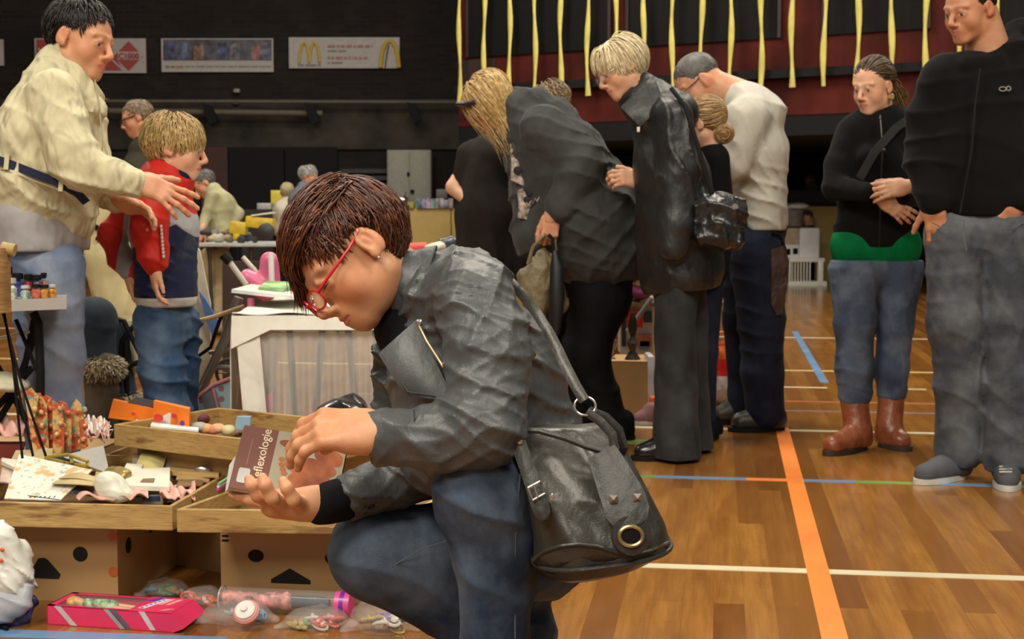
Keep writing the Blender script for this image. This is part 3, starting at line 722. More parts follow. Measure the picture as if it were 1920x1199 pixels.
# ================================================================ PEOPLE: shared builders
class Px:
    """builds limbs for a figure standing at distance D; outline radii given as they appear at that distance"""
    def __init__(s, D): s.D = D; s.k = D/FPX
    def p(s, x, y, d=0.0): return np.array(P(x, y, s.D+d))
    def c(s, x1, y1, d1, r1, x2, y2, d2, r2, sq=1.0, k=.02, op=1):
        return prim_rc(s.p(x1, y1, d1), s.p(x2, y2, d2), r1*s.k, r2*s.k, k, sq, (0, 1, 0), op)
    def chain(s, pts, sq=1.0, k=.02):
        return [s.c(*pts[i], *pts[i+1], sq=sq, k=k) for i in range(len(pts)-1)]
    def e(s, x, y, d, rx, ry, rd, k=.02, op=1, rot=0):
        a = math.radians(rot); R = np.array([[math.cos(a), 0, -math.sin(a)], [0, 1, 0], [math.sin(a), 0, math.cos(a)]])
        return prim_el(s.p(x, y, d), (rx*s.k, rd, ry*s.k), R, k, op)
def garment(name, prims, mat, root, vs, amp=.004, freq=22, seed=1, attrs=None, cut=None, amp2=0, f2=60, rdg=None):
    dsp = lambda X, Y, Z: amp*waves(X, Y, Z, freq, seed) + (amp2*waves(X, Y, Z, f2, seed+9) if amp2 else 0) + (sum(r_[2]*ridges(X, Y, Z, r_[0], r_[1], seed+int(r_[1])) for r_ in rdg) if rdg else 0)
    V, F = sdf(prims, vs, dsp if amp else None, cut)
    return put(name, mesh_np(name, V, F, attrs(V) if attrs else None), mat, root)
def body(root, mat, head, under, bare=(), hands=(), vs=.012, hvs=.004, handvs=.003, lid=0, name='body'):
    """one continuous body mesh: trunk and limbs inside the clothes, neck, head with face, hands"""
    parts = []
    core = shrink(under, .012) + list(bare)
    v, f = sdf(core, vs); parts.append((v, f, None))
    if head is not None:
        v, f = sdf(head.prims()+[b for b in bare if b.get('neck')], hvs); parts.append((v, f, head.attrs(v, lid)))
    for h in hands:
        v, f = sdf(h[0] if isinstance(h, tuple) else h, handvs); parts.append((v, f, None))
    V, F, A = join(parts)
    for n in ('lips', 'flush', 'brow', 'sclera', 'iris'): A.setdefault(n, np.ones(len(V)))
    return put(name, mesh_np(name, V, F, A), mat, root)
def neck(p): p['neck'] = True; return p
def std_hair(head, mat, root, hl, crown=(0, -.06, .1), length=.08, n=400, lift=.008, r=(.004, .008), grav=0., seed=1, jit=.2, wave=.2, fwd=(0, 0, 0), earhole=True, **kw):
    ys = [a for a, b in hl]; zs = [b for a, b in hl]; cr = np.array(crown); fw = np.array(fwd)
    def region(q):
        if earhole and abs(q[0]) > .045 and -.045 < q[1] < .016 and q[2] < .032: return False
        return q[2] > np.interp(q[1], ys, zs)
    flow = lambda q: nz(q-cr+1e-4)+fw
    def cut(x, y, z): return np.interp(y+0*x+0*z, ys, zs) - z - .004
    return hair(head, mat, root, region, flow, n=n, length=length, lift=lift, r=r, grav=grav, seed=seed, jit=jit, wave=wave, capcut=cut, **kw)
def spectacles(root, head, mat, y=.108, z=-.004, w=.030, hx=.019, hz=.013, r=.0014, armz=.01, full=True, name='glasses', glass=True):
    m = MB()
    for sx in (-1, 1):
        pts = [head.w2((sx*w+hx*math.copysign(abs(math.cos(a))**.75, math.cos(a)), y-abs(sx*w+hx*math.cos(a))*.22, z+hz*math.copysign(abs(math.sin(a))**.75, math.sin(a)))) for a in np.linspace(0, 2*PI, 25)]
        m.tube(pts, r*head.s, 6, cap=False)
        m.tube([head.w2((sx*(w+hx), y-.012, z+.006)), head.w2((sx*.070, y-.03, z+.009)), head.w2((sx*.079, .02, armz)), head.w2((sx*.082, -.012, armz+.008)), head.w2((sx*.080, -.028, armz-.012))], r*1.3*head.s, 6)
    m.tube([head.w2((-w+hx-.002, y+.001, z+.004)), head.w2((0, y+.006, z+.007)), head.w2((w-hx+.002, y+.001, z+.004))], r*head.s, 6)
    g = m.build(name, mat, root)
    if glass:
        m = MB()
        for sx in (-1, 1):
            m.prism([head.w2((sx*w+hx*math.cos(a), y-abs(sx*w+hx*math.cos(a))*.22, z+hz*math.sin(a))) for a in np.linspace(0, 2*PI, 17)[:-1]], tuple(np.array(head.R[:, 1])*.0008))
        m.build('lens', plain('lens_glass', (.95, .95, .95), .03, trans=.2, var=0, alpha=.14), g, smooth=False)
    return g

# ================================================================ the crouching reader in the grey leather jacket
def jeans_mat(name, col, wear, fold=.6, fs=12, sc=1):
    return cloth(name, col, .85, .3, fold, fs, .25, 900*sc, .1, (1, 1, .45), .2, fdist=.03, wear=(wear, 5))
def leather(name, c1, c2, rough=.42, fold=.55, fs=16, coat=.1, fdist=.028):
    nd = N(name); v = coords(nd); f = noise(nd, v, 5, 5, .65)
    nd.l(mix(nd, ramp(nd, f, .35, .68), c1, c2), nd.b.inputs['Base Color'])
    big = noise(nd, coords(nd, (1, 1, .7), (.4, .3, .6)), fs, 2, .45, .2); vor = nd.n('ShaderNodeTexVoronoi'); nd.l(v, vor.inputs['Vector']); vor.inputs['Scale'].default_value = 420
    b = bump(nd, big, fold, fdist); b = bump(nd, noise(nd, coords(nd, (1, 1, .5), (.9, .3, .2)), 45, 3, .5, .3), .45, .006, b); nd.l(bump(nd, vor.outputs[0], .12, .0015, b), nd.b.inputs['Normal'])
    r = nd.n('ShaderNodeMapRange'); nd.l(f, r.inputs[0]); r.inputs[3].default_value = rough-.08; r.inputs[4].default_value = rough+.12; nd.l(r.outputs[0], nd.b.inputs['Roughness'])
    nd.setb(Coat_Weight=coat, Coat_Roughness=.3, Specular_IOR_Level=.5); return nd.m
jk = leather('grey_leather', (.050, .056, .060), (.080, .087, .090), .46, .5, 13, .05, .02)
bk = cloth('black_jersey', (.008, .008, .010), .8, .1, .2)
jd = jeans_mat('dark_blue_denim', (.018, .030, .058), (.12, .16, .22))
sk = skin('warm_skin', (.60, .325, .175))
silver = plain('polished_metal', (.55, .53, .48), .25, .9, var=.05)

mw = thing('person', 'crouching woman in a grey leather jacket and red glasses reading a brown book', 'person', tuple(P(900, 1600, 2.3)))
mw.location.z = 0
q = Px(2.35)
tor = [q.c(850, 578, 0, 84, 905, 700, 0, 136, 1.3, .04), q.c(905, 700, 0, 134, 985, 885, 0, 124, 1.25, .04), q.c(885, 556, -.10, 72, 850, 566, .14, 66, 1, .05),
       q.c(800, 690, 0, 70, 835, 840, 0, 88, 1.5, .05), q.c(985, 885, 0, 122, 1030, 950, 0, 100, 1.3, .04)]
nearm = [q.c(893, 572, -.16, 70, 915, 660, -.20, 69, 1, .03), q.c(915, 660, -.2, 69, 908, 800, -.25, 66, 1, .02), q.c(908, 802, -.25, 64, 812, 820, -.24, 50, 1, .02), q.c(812, 820, -.24, 50, 740, 820, -.22, 46, 1, .02), q.c(740, 820, -.22, 46, 722, 820, -.215, 50, 1, .006)]
farm = [q.c(815, 600, .17, 62, 850, 860, .12, 55), q.c(850, 865, .12, 55, 740, 905, .03, 50), q.c(740, 905, .03, 49, 668, 928, -.01, 44, 1, .01)]
coll = [q.c(795, 548, 0, 66, 835, 562, 0, 86, 1.05, .03), q.c(738, 668, .11, 40, 752, 770, .08, 52, 1, .03)]
# folds: raised creases over elbow, upper arm and waist
folds = []
jprims = tor + nearm + farm + coll + folds
jprims += [q.c(700, 530, 0, 50, 800, 550, 0, 52, 1, .008, -1)]
jprims += [q.c(640, 820, -.21, 44, 735, 820, -.215, 43, 1, .003, -1), q.c(600, 940, -.02, 39, 680, 926, -.005, 38, 1, .003, -1)]
jacket = garment('leather_jacket', jprims, jk, mw, .004, .0025, 30, 3, rdg=[((.45, .1, 1), 52, .010), ((1, .2, -.5), 64, .006), ((.5, .3, 1), 120, .004), ((-.5, .2, 1), 90, .004)])
# standing collar, open at the front
c1, c2 = q.p(748, 536), q.p(797, 548); axc = nz(c1-c2); e_y = np.array((0, 1., 0)); e_d = nz(np.cross(axc, e_y)); e_d = e_d if e_d[2] < 0 else -e_d
g = []
for a in np.linspace(.16*PI, 1.88*PI, 40):
    row = []
    for t in np.linspace(0, 1, 7):
        r_ = (64+22*(t**1.3))*q.k; row.append(c1*(1-t)+c2*t + (e_d*math.cos(a)*1.02 - e_y*math.sin(a)*.95)*r_)
    g.append(row)
m = MB(); m.sheet(g, .005); m.build('collar', jk, mw)
# lapels, seams and trim
def isheet(name, pts, mat, root, D, th=.004, bulge=.0, n=10):
    """pts: quad corners a,b,c,d as (x,y,d); smooth curved sheet"""
    A, B, C_, D_ = [np.array(P(x, y, D+d)) for x, y, d in pts]; g = []
    for i in range(n+1):
        u = i/n; row = []
        for j in range(n+1):
            v = j/n; p = (A*(1-u)+B*u)*(1-v)+(D_*(1-u)+C_*u)*v; p = p + np.array((0, -1, 0))*bulge*(4*u*(1-u)*.5+4*v*(1-v)*.5); row.append(p)
        g.append(row)
    m = MB(); m.sheet(g, th); return m.build(name, mat, root)
lp = isheet('lapel', [(782, 601, -.15), (712, 664, -.16), (762, 738, -.19), (851, 752, -.215)], jk, mw, 2.35, .006, .022)
m = MB(); m.tube([P(786, 612, 2.35-.182), P(800, 640, 2.35-.205), P(832, 690, 2.35-.222)], .0022, 6); m.build('zip', plain('brass_zip', (.35, .30, .18), .35, .8), mw)
m = MB(); m.lathe([(.005, 0), (.006, .002), (.003, .005)], P(786, 606, 2.35-.178), 12, axis=(0, -1, 0)); m.build('snap_button', silver, mw)
def seam(name, pts, mat, root, D, r=.0011):
    m = MB(); m.tube([P(x, y, D+d) for x, y, d in pts], r, 5); return m.build(name, mat, root)
st = plain('dark_stitch', (.04, .042, .042), .7)
for pts in ([(716, 665, -.172), (765, 735, -.207), (846, 748, -.228)], [(968, 600, -.21), (978, 700, -.225), (972, 840, -.235)], [(776, 768, -.272), (778, 820, -.277), (776, 868, -.268)]): seam('seam', pts, st, mw, 2.35)
collar_edge = [c2 + (e_d*math.cos(a)*1.02 - e_y*math.sin(a)*.95)*(87.5*q.k) for a in np.linspace(.2*PI, 1.8*PI, 40)]
m = MB(); m.tube(collar_edge, .0015, 6); m.build('collar_seam', st, mw)
# dark top
garment('black_top', [q.c(742, 622, .02, 40, 800, 700, 0, 62, 1.6), q.c(760, 600, 0, 50, 820, 700, 0, 70, 1.3)], bk, mw, .006, .002)
garment('cuff', [q.c(655, 930, -.01, 41, 618, 941, -.025, 40, 1, .008), q.c(640, 940, -.02, 38, 600, 952, -.03, 33, 1, .008)], bk, mw, .004, .001)
# jeans
jp = [q.c(1010, 1010, 0, 100, 905, 932, -.2, 78, 1, .04), q.c(903, 928, -.2, 81, 925, 1040, -.2, 63, 1, .03), q.c(925, 1040, -.2, 63, 932, 1540, -.22, 56, 1, .02),
      q.c(985, 1030, .1, 112, 705, 1036, .04, 82, 1, .04), q.c(705, 1036, .04, 86, 955, 1180, .1, 84, 1, .03), q.c(955, 1180, .1, 80, 1030, 1330, .25, 50, 1, .03), q.e(1015, 1030, .03, 78, 66, .2, .05)]
garment('jeans', jp, jd, mw, .004, .003, 22, 5, rdg=[((.3, .2, 1), 42, .007), ((1, .2, .3), 70, .004)])
js = plain('pale_stitch', (.10, .12, .14), .8)
seam('seam', [(975, 890, -.258), (968, 980, -.253), (965, 1080, -.248), (966, 1199, -.25)], js, mw, 2.35, .0011); seam('seam', [(740, 1060, -.035), (790, 1030, -.045), (860, 1008, -.05)], js, mw, 2.35, .001)
for (x, y, d, ang) in ((930, 1600, -.26, 0), (1010, 1400, .25, 0)):
    pz = P(x, y, 2.35+d); a = np.array((pz.x, pz.y, .05)); 
    garment('shoe', [prim_rc(a, a+np.array((-.15, -.02, -.01)), .045, .038, .02), prim_rc(a+np.array((0, 0, .03)), a+np.array((0, 0, .06)), .045, .05, .02)], black, mw, .008, 0)
# head
hd = Head(q.p(664, 481, -.02), (-.62, -.40, -.67), (-.74, .0, .67), .955, 1.0, .90)
bare = [neck(q.c(735, 500, .02, 50, 800, 560, .01, 56, 1, .03)), q.c(760, 560, .0, 50, 820, 640, 0, 50)]
wr = [q.c(800, 818, -.24, 36, 700, 812, -.225, 33, 1, .01), q.c(720, 912, .02, 34, 625, 938, -.02, 30, 1, .01)]
h1, tips, _ = hand(q.p(712, 812, -.225), (-1, .03, .06), (-.25, .62, -.78), -1, 1.0, curls=[(38, 30, 15), (42, 26, 10), (38, 28, 12), (34, 30, 15)], thumb=(25, 30), spread=3, thumb_fold=.6)
def fing(pts, k=.006): return q.chain(pts, 1, k)
h2 = [q.c(618, 938, -.02, 30, 590, 944, -.03, 30, 1, .01), q.c(596, 944, -.03, 30, 520, 944, -.045, 24, 1, .02), q.c(560, 950, -.04, 22, 510, 946, -.05, 20, 1, .02)]
h2 += fing([(512, 948, -.05, 13, ), (484, 930, -.085, 12), (472, 910, -.09, 11), (467, 899, -.085, 9)]) + fing([(540, 952, -.05, 14), (510, 934, -.092, 12.5), (498, 910, -.098, 11), (492, 896, -.092, 9)]) + fing([(575, 952, -.04, 14), (551, 938, -.085, 12.5), (538, 916, -.09, 11), (531, 903, -.085, 9)]) + fing([(505, 945, -.04, 13), (470, 936, -.03, 12.5), (450, 930, -.02, 11.5), (437, 927, -.015, 9.5)])
body(mw, sk, hd, tor+nearm+farm+jp, bare, [h1+wr[:1], h2+wr[1:]], vs=.012, hvs=.0024, handvs=.0021, lid=1)
hl = [(-.12, -.075), (-.06, -.06), (-.04, -.045), (-.03, .018), (.015, .026), (.045, .048), (.065, .072), (.12, .085)]
hm = hairmat('auburn_hair', (.045, .013, .006), (.24, .066, .020), (.09, .027, .010), .34)
std_hair(hd, hm, mw, hl, (.02, -.04, .12), .062, 1900, .012, (.0020, .0040), .05, 3, .15, .06, vs=.004, step=9, capr=.004, lenfn=lambda x: .32 if abs(x[0]) > .045 and -.05 < x[1] < .022 and x[2] < .075 else float(np.interp(x[1], (-.02, .06), (1, .45))))
hair(hd, hm, mw, lambda q_: q_[2] > .07 and q_[1] > -.08, lambda x: nz(np.array((.15, .95, -.1))), n=650, length=.070, lift=.020, r=(.002, .0038), grav=.05, seed=6, jit=.14, wave=.08, cap=False, step=10, name='top_layer')
hair(hd, hm, mw, lambda q_: q_[1] > .030 and q_[2] > .075 and q_[0] > -.02, lambda x: nz(np.array((.45, .9, -.35))), n=330, length=.088, lift=.014, r=(.0018, .0036), grav=.38, seed=8, jit=.10, wave=.05, cap=False, step=11, name='fringe')
hair(hd, hm, mw, lambda q_: q_[1] < -.045 and -.055 < q_[2] < .0, lambda x: nz(np.array((x[0]*.2, .1, -.9))), n=300, length=.05, lift=.010, r=(.002, .004), grav=.1, seed=9, jit=.12, wave=.05, cap=False, step=8, name='nape_hair')
spectacles(mw, hd, plain('red_frame', (.50, .018, .03), .2, var=.05), .117, -.008, .032, .0235, .0165, .0022, .01)
m = MB(); m.lathe([(.0022, -.002), (.003, 0), (.0015, .002)], hd.w2((-.084, .0, -.036)), 10); m.build('earring', silver, mw)

# ---- the book in her hands
BL, BR, TL, TR = [np.array(P(x, y, 2.35+d)) for x, y, d in ((429, 915, -.045), (629, 949, -.055), (459, 798, .035), (652, 852, .03))]
TR = BR + (TL-BL)*1.0
nrm = nz(np.cross(BR-BL, TL-BL)); nrm = nrm if nrm[1] < 0 else -nrm
bt = thing('book', 'brown paperback reading Reflexologie held open in both hands of the crouching woman', 'book', tuple(BL))
cov = plain('book_brown', (.155, .052, .036), .3, var=.06); pg_ = plain('page_paper', (.62, .58, .48), .7, var=.04); gry = plain('cover_grey_green', (.30, .27, .19), .3, var=.08)
def bq(u, v, n=0): return BL + (BR-BL)*u + (TL-BL)*v + nrm*n
def bpr(name, uv, n0, th, mat, par=bt): m = MB(); m.prism([bq(u, v, n0) for u, v in uv], tuple(nrm*th)); return m.build(name, mat, par, smooth=False)
cvr = bpr('cover', [(0, 0), (1, 0), (1, 1), (0, 1)], 0, .0012, cov)
bpr('picture_panel', [(.335, .0), (1, .0), (1, 1), (.335, 1)], .0012, .0003, gry, cvr)
nd = N('warm_print'); v_ = coords(nd); nn = noise(nd, v_, 22, 3)
nd.l(mix(nd, ramp(nd, nn, .35, .65), (.16, .035, .014), (.36, .11, .035)), nd.b.inputs['Base Color']); nd.setb(Roughness=.3)
wp = nd.m
def blob(cx, cy, rx, ry, a, mat=wp, n=.0016, name='printed_shape', p=2.0):
    pts = []; a = math.radians(a)
    for k in range(20):
        t_ = 2*PI*k/20; x = math.copysign(abs(math.cos(t_))**(2/p), math.cos(t_))*rx; y = math.copysign(abs(math.sin(t_))**(2/p), math.sin(t_))*ry
        pts.append((min(.985, cx+x*math.cos(a)-y*math.sin(a)), max(.03, min(.97, cy+x*math.sin(a)+y*math.cos(a)))))
    return bpr(name, pts, n, .0002, mat, cvr)
blob(.70, .50, .25, .15, -4); blob(.74, .26, .23, .17, -16, n=.0019, p=2.6); blob(.52, .80, .16, .07, -10, n=.0016); blob(.86, .70, .16, .12, -30, n=.0014)
for k, (x, y) in enumerate(((.42, .56), (.43, .48), (.45, .41), (.47, .35))): blob(x, y, .03, .035, 0, n=.002)
e1 = nz(TL-BL); e2 = -nz(BR-BL); e3 = nz(np.cross(e1, e2)); Mx = Matrix(((e1[0], e2[0], e3[0]), (e1[1], e2[1], e3[1]), (e1[2], e2[2], e3[2])))
if Vector(e3).dot(Vector(nrm)) < 0: print('text flipped')
cream = plain('cream_print', (.62, .52, .36), .4)
o = text('lettering', 'Reflexologie', .0212, bq(.265, .12, .0015), Mx, cream, cvr, .0002, .0002)
bpr('small_print_line', [(.105, .38), (.115, .38), (.115, .80), (.105, .80)], .0013, .0002, plain('dull_print', (.24, .11, .08), .4), cvr)
st_ = bpr('price_sticker', [(.06, .10), (.15, .10), (.16, .13), (.16, .30), (.15, .33), (.06, .33), (.05, .30), (.05, .13)], .0014, .0003, plain('sticker', (.45, .45, .42), .5), cvr)
bpr('page_block', [(.012, .01), (.985, .01), (.985, .985), (.012, .985)], -.011, .0108, pg_); bpr('back_cover', [(-.02, .0), (1, 0), (1, 1.03), (-.02, 1.03)], -.0125, .0012, cov)
m = MB(); m.sheet([[bq(-.01, .05, -.012), bq(-.03, .55, -.013)], [bq(-.06, .06, -.03), bq(-.09, .5, -.034)]], .0008); m.build('loose_page', plain('white_page', (.75, .75, .72), .6), bt)

# ---- her shoulder bag
bgm = leather('olive_black_leather', (.022, .021, .0165), (.046, .043, .033), .40, .6, 11, .12, .03)
bgm2 = leather('bag_flap_leather', (.020, .020, .018), (.033, .032, .029), .44, .3, 30, .05, .01)
bag = thing('shoulder_bag', 'large black leather shoulder bag with brass grommet hanging at the crouching woman\'s hip', 'bag', tuple(P(1120, 1080, 2.1)))
def loft(secs, n=48, power=2.4, disp=None):
    V = []; F = []
    for i, (c, a, b) in enumerate(secs):
        for k in range(n):
            t = 2*PI*k/n; x = math.copysign(abs(math.cos(t))**(2/power), math.cos(t)); y = math.copysign(abs(math.sin(t))**(2/power), math.sin(t))
            p = np.array(c)+np.array(a)*x+np.array(b)*y; V.append(p)
    V = np.array(V)
    if disp is not None: V = V + disp(V)
    for i in range(len(secs)-1):
        for k in range(n): F.append((i*n+k, i*n+(k+1) % n, (i+1)*n+(k+1) % n, (i+1)*n+k))
    m = MB(); m.add(V, F + [list(range(n))[::-1], [(len(secs)-1)*n+k for k in range(n)]]); return m
def interp_secs(keys, n, D):
    """keys: (t, xl, yl, xr, yr, d, halfdepth)"""
    ts = [k[0] for k in keys]; out = []
    for t in np.linspace(0, 1, n):
        v = [np.interp(t, ts, [k[j] for k in keys]) for j in range(1, 7)]
        a = np.array(P(v[0], v[1], D+v[4])); b = np.array(P(v[2], v[3], D+v[4])); out.append(((a+b)/2, (b-a)/2, np.array((0, v[5], 0))))
    return out
bs = interp_secs([(0, 968, 803, 1146, 796, .05, .025), (.1, 967, 818, 1163, 822, .04, .038), (.22, 970, 842, 1177, 848, .03, .05), (.5, 983, 920, 1214, 918, .0, .075), (.8, 1000, 1005, 1246, 980, -.0, .095), (.93, 1000, 1048, 1255, 1016, 0, .10), (1, 1030, 1074, 1225, 1042, .0, .07)], 44, 2.12)
def bd(V):
    w = .013*(1-np.abs(np.sin(V[:, 0]*27+V[:, 2]*30+.9*np.sin(V[:, 2]*16))))**1.6*np.clip((V[:, 2]-.48)*5, .1, 1)+.0035*np.sin(V[:, 0]*95+V[:, 2]*50+2*np.sin(V[:, 2]*20)); return np.stack([0*w, -w, 0*w], 1)
loft(bs, 72, 2.6, bd).build('pouch', bgm, bag, angle=80)
D_ = 2.12
m = MB(); c_ = bs[40]; m.tube([np.array(c_[0])+np.array(c_[1])*1.01*math.copysign(abs(math.cos(t))**.77, math.cos(t))+np.array(c_[2])*1.04*math.copysign(abs(math.sin(t))**.77, math.sin(t)) for t in np.linspace(0, 2*PI, 60)], .0035, 8, cap=False); m.build('base_piping', bgm2, bag)
bsb = interp_secs([(0, 999, 1050, 1254, 1018, .0, .10), (.5, 1010, 1074, 1215, 1046, .0, .085), (1, 1050, 1086, 1160, 1070, .0, .04)], 12, 2.12); loft(bsb, 48, 2.2).build('base', bgm, bag)
ta = [(999, 1050), (1020, 1034), (1050, 1024), (1085, 1020), (1120, 1024), (1155, 1035), (1185, 1040), (1220, 1032), (1253, 1018)]; tb2 = [(999, 1052), (1008, 1064), (1030, 1076), (1070, 1083), (1110, 1080), (1150, 1069), (1185, 1056), (1222, 1038), (1253, 1020)]
g = []
for (xa, ya), (xb, yb_) in zip(ta, tb2):
    g.append([P(xa+(xb-xa)*v, ya+(yb_-ya)*v, 2.12-.104+.03*v*v+.05*abs((xa-1125)/128)**3) for v in np.linspace(0, 1, 6)])
m = MB(); m.sheet(g, .004); m.build('base_panel', bgm, bag, angle=80)
m = MB(); m.tube([r_[0]+Vector((0, -.003, 0)) for r_ in g], .0032, 8); m.tube([r_[-1]+Vector((0, -.003, 0)) for r_ in g], .0028, 8); m.build('base_seam', bgm2, bag)
def strip(name, pts, wpx, mat, root, D, th=.004, taper=None):
    """leather strip following (x,y,d) points with a given width"""
    pts = np.array(pts, float); n = len(pts); g = []
    W3 = [np.array(P(x, y, D+d)) for x, y, d in pts]
    for i in range(n):
        t = nz(W3[min(i+1, n-1)]-W3[max(i-1, 0)]); s_ = nz(np.cross(t, (0, 1, 0))); w = (taper[i] if taper else 1)*wpx/2*D/FPX
        g.append([W3[i]-s_*w, W3[i]-s_*w*.5+np.array((0, -.0015, 0)), W3[i]+np.array((0, -.0025, 0)), W3[i]+s_*w*.5+np.array((0, -.0015, 0)), W3[i]+s_*w])
    m = MB(); m.sheet(g, th); return m.build(name, mat, root)
strip('flap', [(1128, 848, -.048), (1140, 872, -.058), (1155, 905, -.074), (1170, 938, -.086), (1177, 962, -.094), (1181, 978, -.099), (1183, 986, -.101)], 76, bgm2, bag, D_-.010, .008, [.72, .82, .95, 1.05, 1.05, .85, .45])
strip('rim_band', [(970, 806, -.022), (1010, 808, -.036), (1060, 822, -.044), (1100, 838, -.050), (1140, 850, -.05)], 8, bgm2, bag, D_, .004)
m = MB(); cc = P(1183, 1004, D_-.112); m.lathe([(.027, -.004), (.029, 0), (.027, .004)], cc, 28, axis=(0.1, -1, .15)); tb = m.build('grommet_tab', bgm2, bag)
m = MB(); cc = np.array(P(1183, 1006, D_-.119)); m.tube([cc+np.array((.0165*math.cos(t), 0.002*math.sin(t), .0135*math.sin(t))) for t in np.linspace(0, 2*PI, 30)], .0032, 8, cap=False); m.build('brass_ring', plain('aged_brass', (.42, .34, .17), .28, .9), tb)
m = MB(); m.lathe([(.013, -.001), (.013, .001)], cc+np.array((0, .0015, 0)), 20, axis=(0, -1, 0)); m.build('grommet_hole', black, tb)
for x, y in ((1150, 937), (1195, 934)):
    m = MB(); c_ = np.array(P(x, y, D_-.1045)); h = .006; m.add([c_+np.array((-h, 0, -h)), c_+np.array((h, 0, -h)), c_+np.array((h, 0, h)), c_+np.array((-h, 0, h)), c_+np.array((0, -.006, 0))], [(0, 1, 4), (1, 2, 4), (2, 3, 4), (3, 0, 4), (3, 2, 1, 0)]); m.build('stud', silver, bag, smooth=False)
strip('side_strap', [(972, 830, -.045), (982, 860, -.055), (995, 895, -.066), (1004, 920, -.074), (1012, 945, -.08), (1018, 965, -.085), (1021, 974, -.086)], 30, bgm2, bag, D_, .005, [.9, .9, .95, 1, 1.1, .9, .3])
m = MB(); bc = [P(x, y, D_-.088) for x, y in ((990, 915), (1012, 903), (1022, 925), (999, 938), (990, 915))]; m.tube(bc, .0022, 8); m.tube([P(1001, 909, D_-.09), P(1008, 932, D_-.092)], .0016, 6); m.build('buckle', silver, bag)
for x, y, d in ((975, 828, -.052), (1035, 932, -.088)):
    m = MB(); m.lathe([(.0048, 0), (.004, .003), (.001, .004)], P(x, y, D_+d), 12, axis=(0, -1, 0)); m.build('rivet', silver, bag)
m = MB(); cc = np.array(P(1097, 762, D_-.03)); m.tube([cc+np.array((.0155*math.cos(t), .004*math.sin(t), .013*math.sin(t))) for t in np.linspace(0, 2*PI, 30)], .0019, 8, cap=False); m.build('ring', silver, bag)
strip('shoulder_strap', [(1096, 752, -.035), (1080, 725, -.02), (1062, 690, -.0), (1048, 660, .02), (1030, 625, .04), (1008, 590, .06), (985, 560, .1), (950, 520, .2)], 19, bgm, bag, D_, .004)
for pts in ([(1100, 772, -.03), (1125, 790, -.035), (1148, 815, -.04), (1152, 838, -.045), (1140, 855, .01)], [(1104, 770, .0), (1135, 782, .0), (1160, 806, .0), (1170, 838, -.0), (1160, 862, .02)]):
    strip('handle', pts, 14, bgm2, bag, D_, .006)
# ================================================================ the other visitors
ds0 = plain('dark_shoe', (.02, .017, .014), .4)
sk2 = skin('pale_skin', (.64, .39, .25)); sk3 = skin('ruddy_skin', (.60, .32, .185))
def person(lab, x, y, D):
    g = P(x, y, D); return thing('person', lab, 'person', (g.x, D, 0))
def shoe(root, toe, heel, h, mat, sole=None, w=30, q=None, name='shoe', vs=.008, high=None, solem=None):
    """toe/heel: (x, y, d) at the ground; one continuous shoe with its sole"""
    t, hl_ = q.p(*toe), q.p(*heel); t[2] = hl_[2] = 0; f = nz(t-hl_); L = np.linalg.norm(t-hl_); up = np.array((0, 0, 1.)); r = w*q.k
    pr = [prim_rc(hl_+f*r*.9+up*r*.95, t-f*r*1.0+up*r*.72, r, r*.8, .02), prim_rc(hl_+f*r*.9+up*r, hl_+f*r*1.1+up*h, r*.95, r*.9, .03), prim_rc(hl_+f*r*1.1+up*h*.9, t-f*L*.45+up*r*.9, r*.8, r*.8, .03)]
    if high: pr.append(prim_rc(hl_+f*r*1.1+up*h, q.p(*high[:3]), high[3]*q.k, high[4]*q.k, .02))
    s = garment(name, pr, mat, root, vs, .001, 60, cut=lambda X, Y, Z: (.016-Z)+0*X+0*Y)
    m = MB(); side = np.array((-f[1], f[0], 0)); pts = []
    for a in np.linspace(0, 2*PI, 28)[:-1]:
        c = (hl_+t)/2 + f*math.cos(a)*(L/2+.004)*1 + side*math.sin(a)*r*(1.04 if math.cos(a) > 0 else .92); c[2] = .001; pts.append(c)
    m.prism(pts, (0, 0, .020)); m.build('sole', solem or black, s if root.type == 'EMPTY' and root.get('category') == 'person' else root); return s
GT = lambda y: y
# ---------------------------------------------------------------- woman in the cream jacket, far left
q = Px(4.5)
lw = person('short dark-haired woman in a cream belted jacket resting a hand on the boy\'s shoulder', 110, 900, 4.5)
cream_j = cloth('cream_cotton', (.58, .535, .35), .8, .08, .9, 14, .15, 500, .1, (1, 1, .5), fdist=.06)
J = q.chain([(108, 172, 0, 62), (92, 255, 0, 86), (80, 330, 0, 92)], 1.5, .05) + [q.c(80, 330, 0, 90, 78, 385, 0, 86, 1.4, .04), q.c(150, 190, 0, 38, 160, 330, 0, 42, 1.7, .04), q.c(120, 372, 0, 60, 135, 418, 0, 40, 1.6, .03)]
A1 = q.chain([(100, 182, -.17, 48), (135, 290, -.22, 42), (160, 318, -.22, 38), (215, 332, -.2, 30), (250, 342, -.18, 25)], 1, .025)
A2 = q.chain([(130, 190, .17, 44), (160, 320, .2, 36), (200, 360, .17, 28), (218, 376, .12, 24)], 1, .025)
NC = [q.c(112, 120, 0, 40, 125, 175, 0, 46, 1.1, .02)]
Jc = J + A1 + A2 + NC + [q.c(130, 140, -.05, 24, 180, 205, -.06, 18, 1, .02), q.c(160, 70, 0, 32, 128, 150, 0, 32, 1, .01, -1)]
garment('cream_jacket', Jc, cream_j, lw, .007, .004, 24, 2, rdg=[((.5, .1, 1), 36, .012), ((1, .1, .2), 50, .007)])
navy = cloth('navy_webbing', (.022, .026, .06), .7)
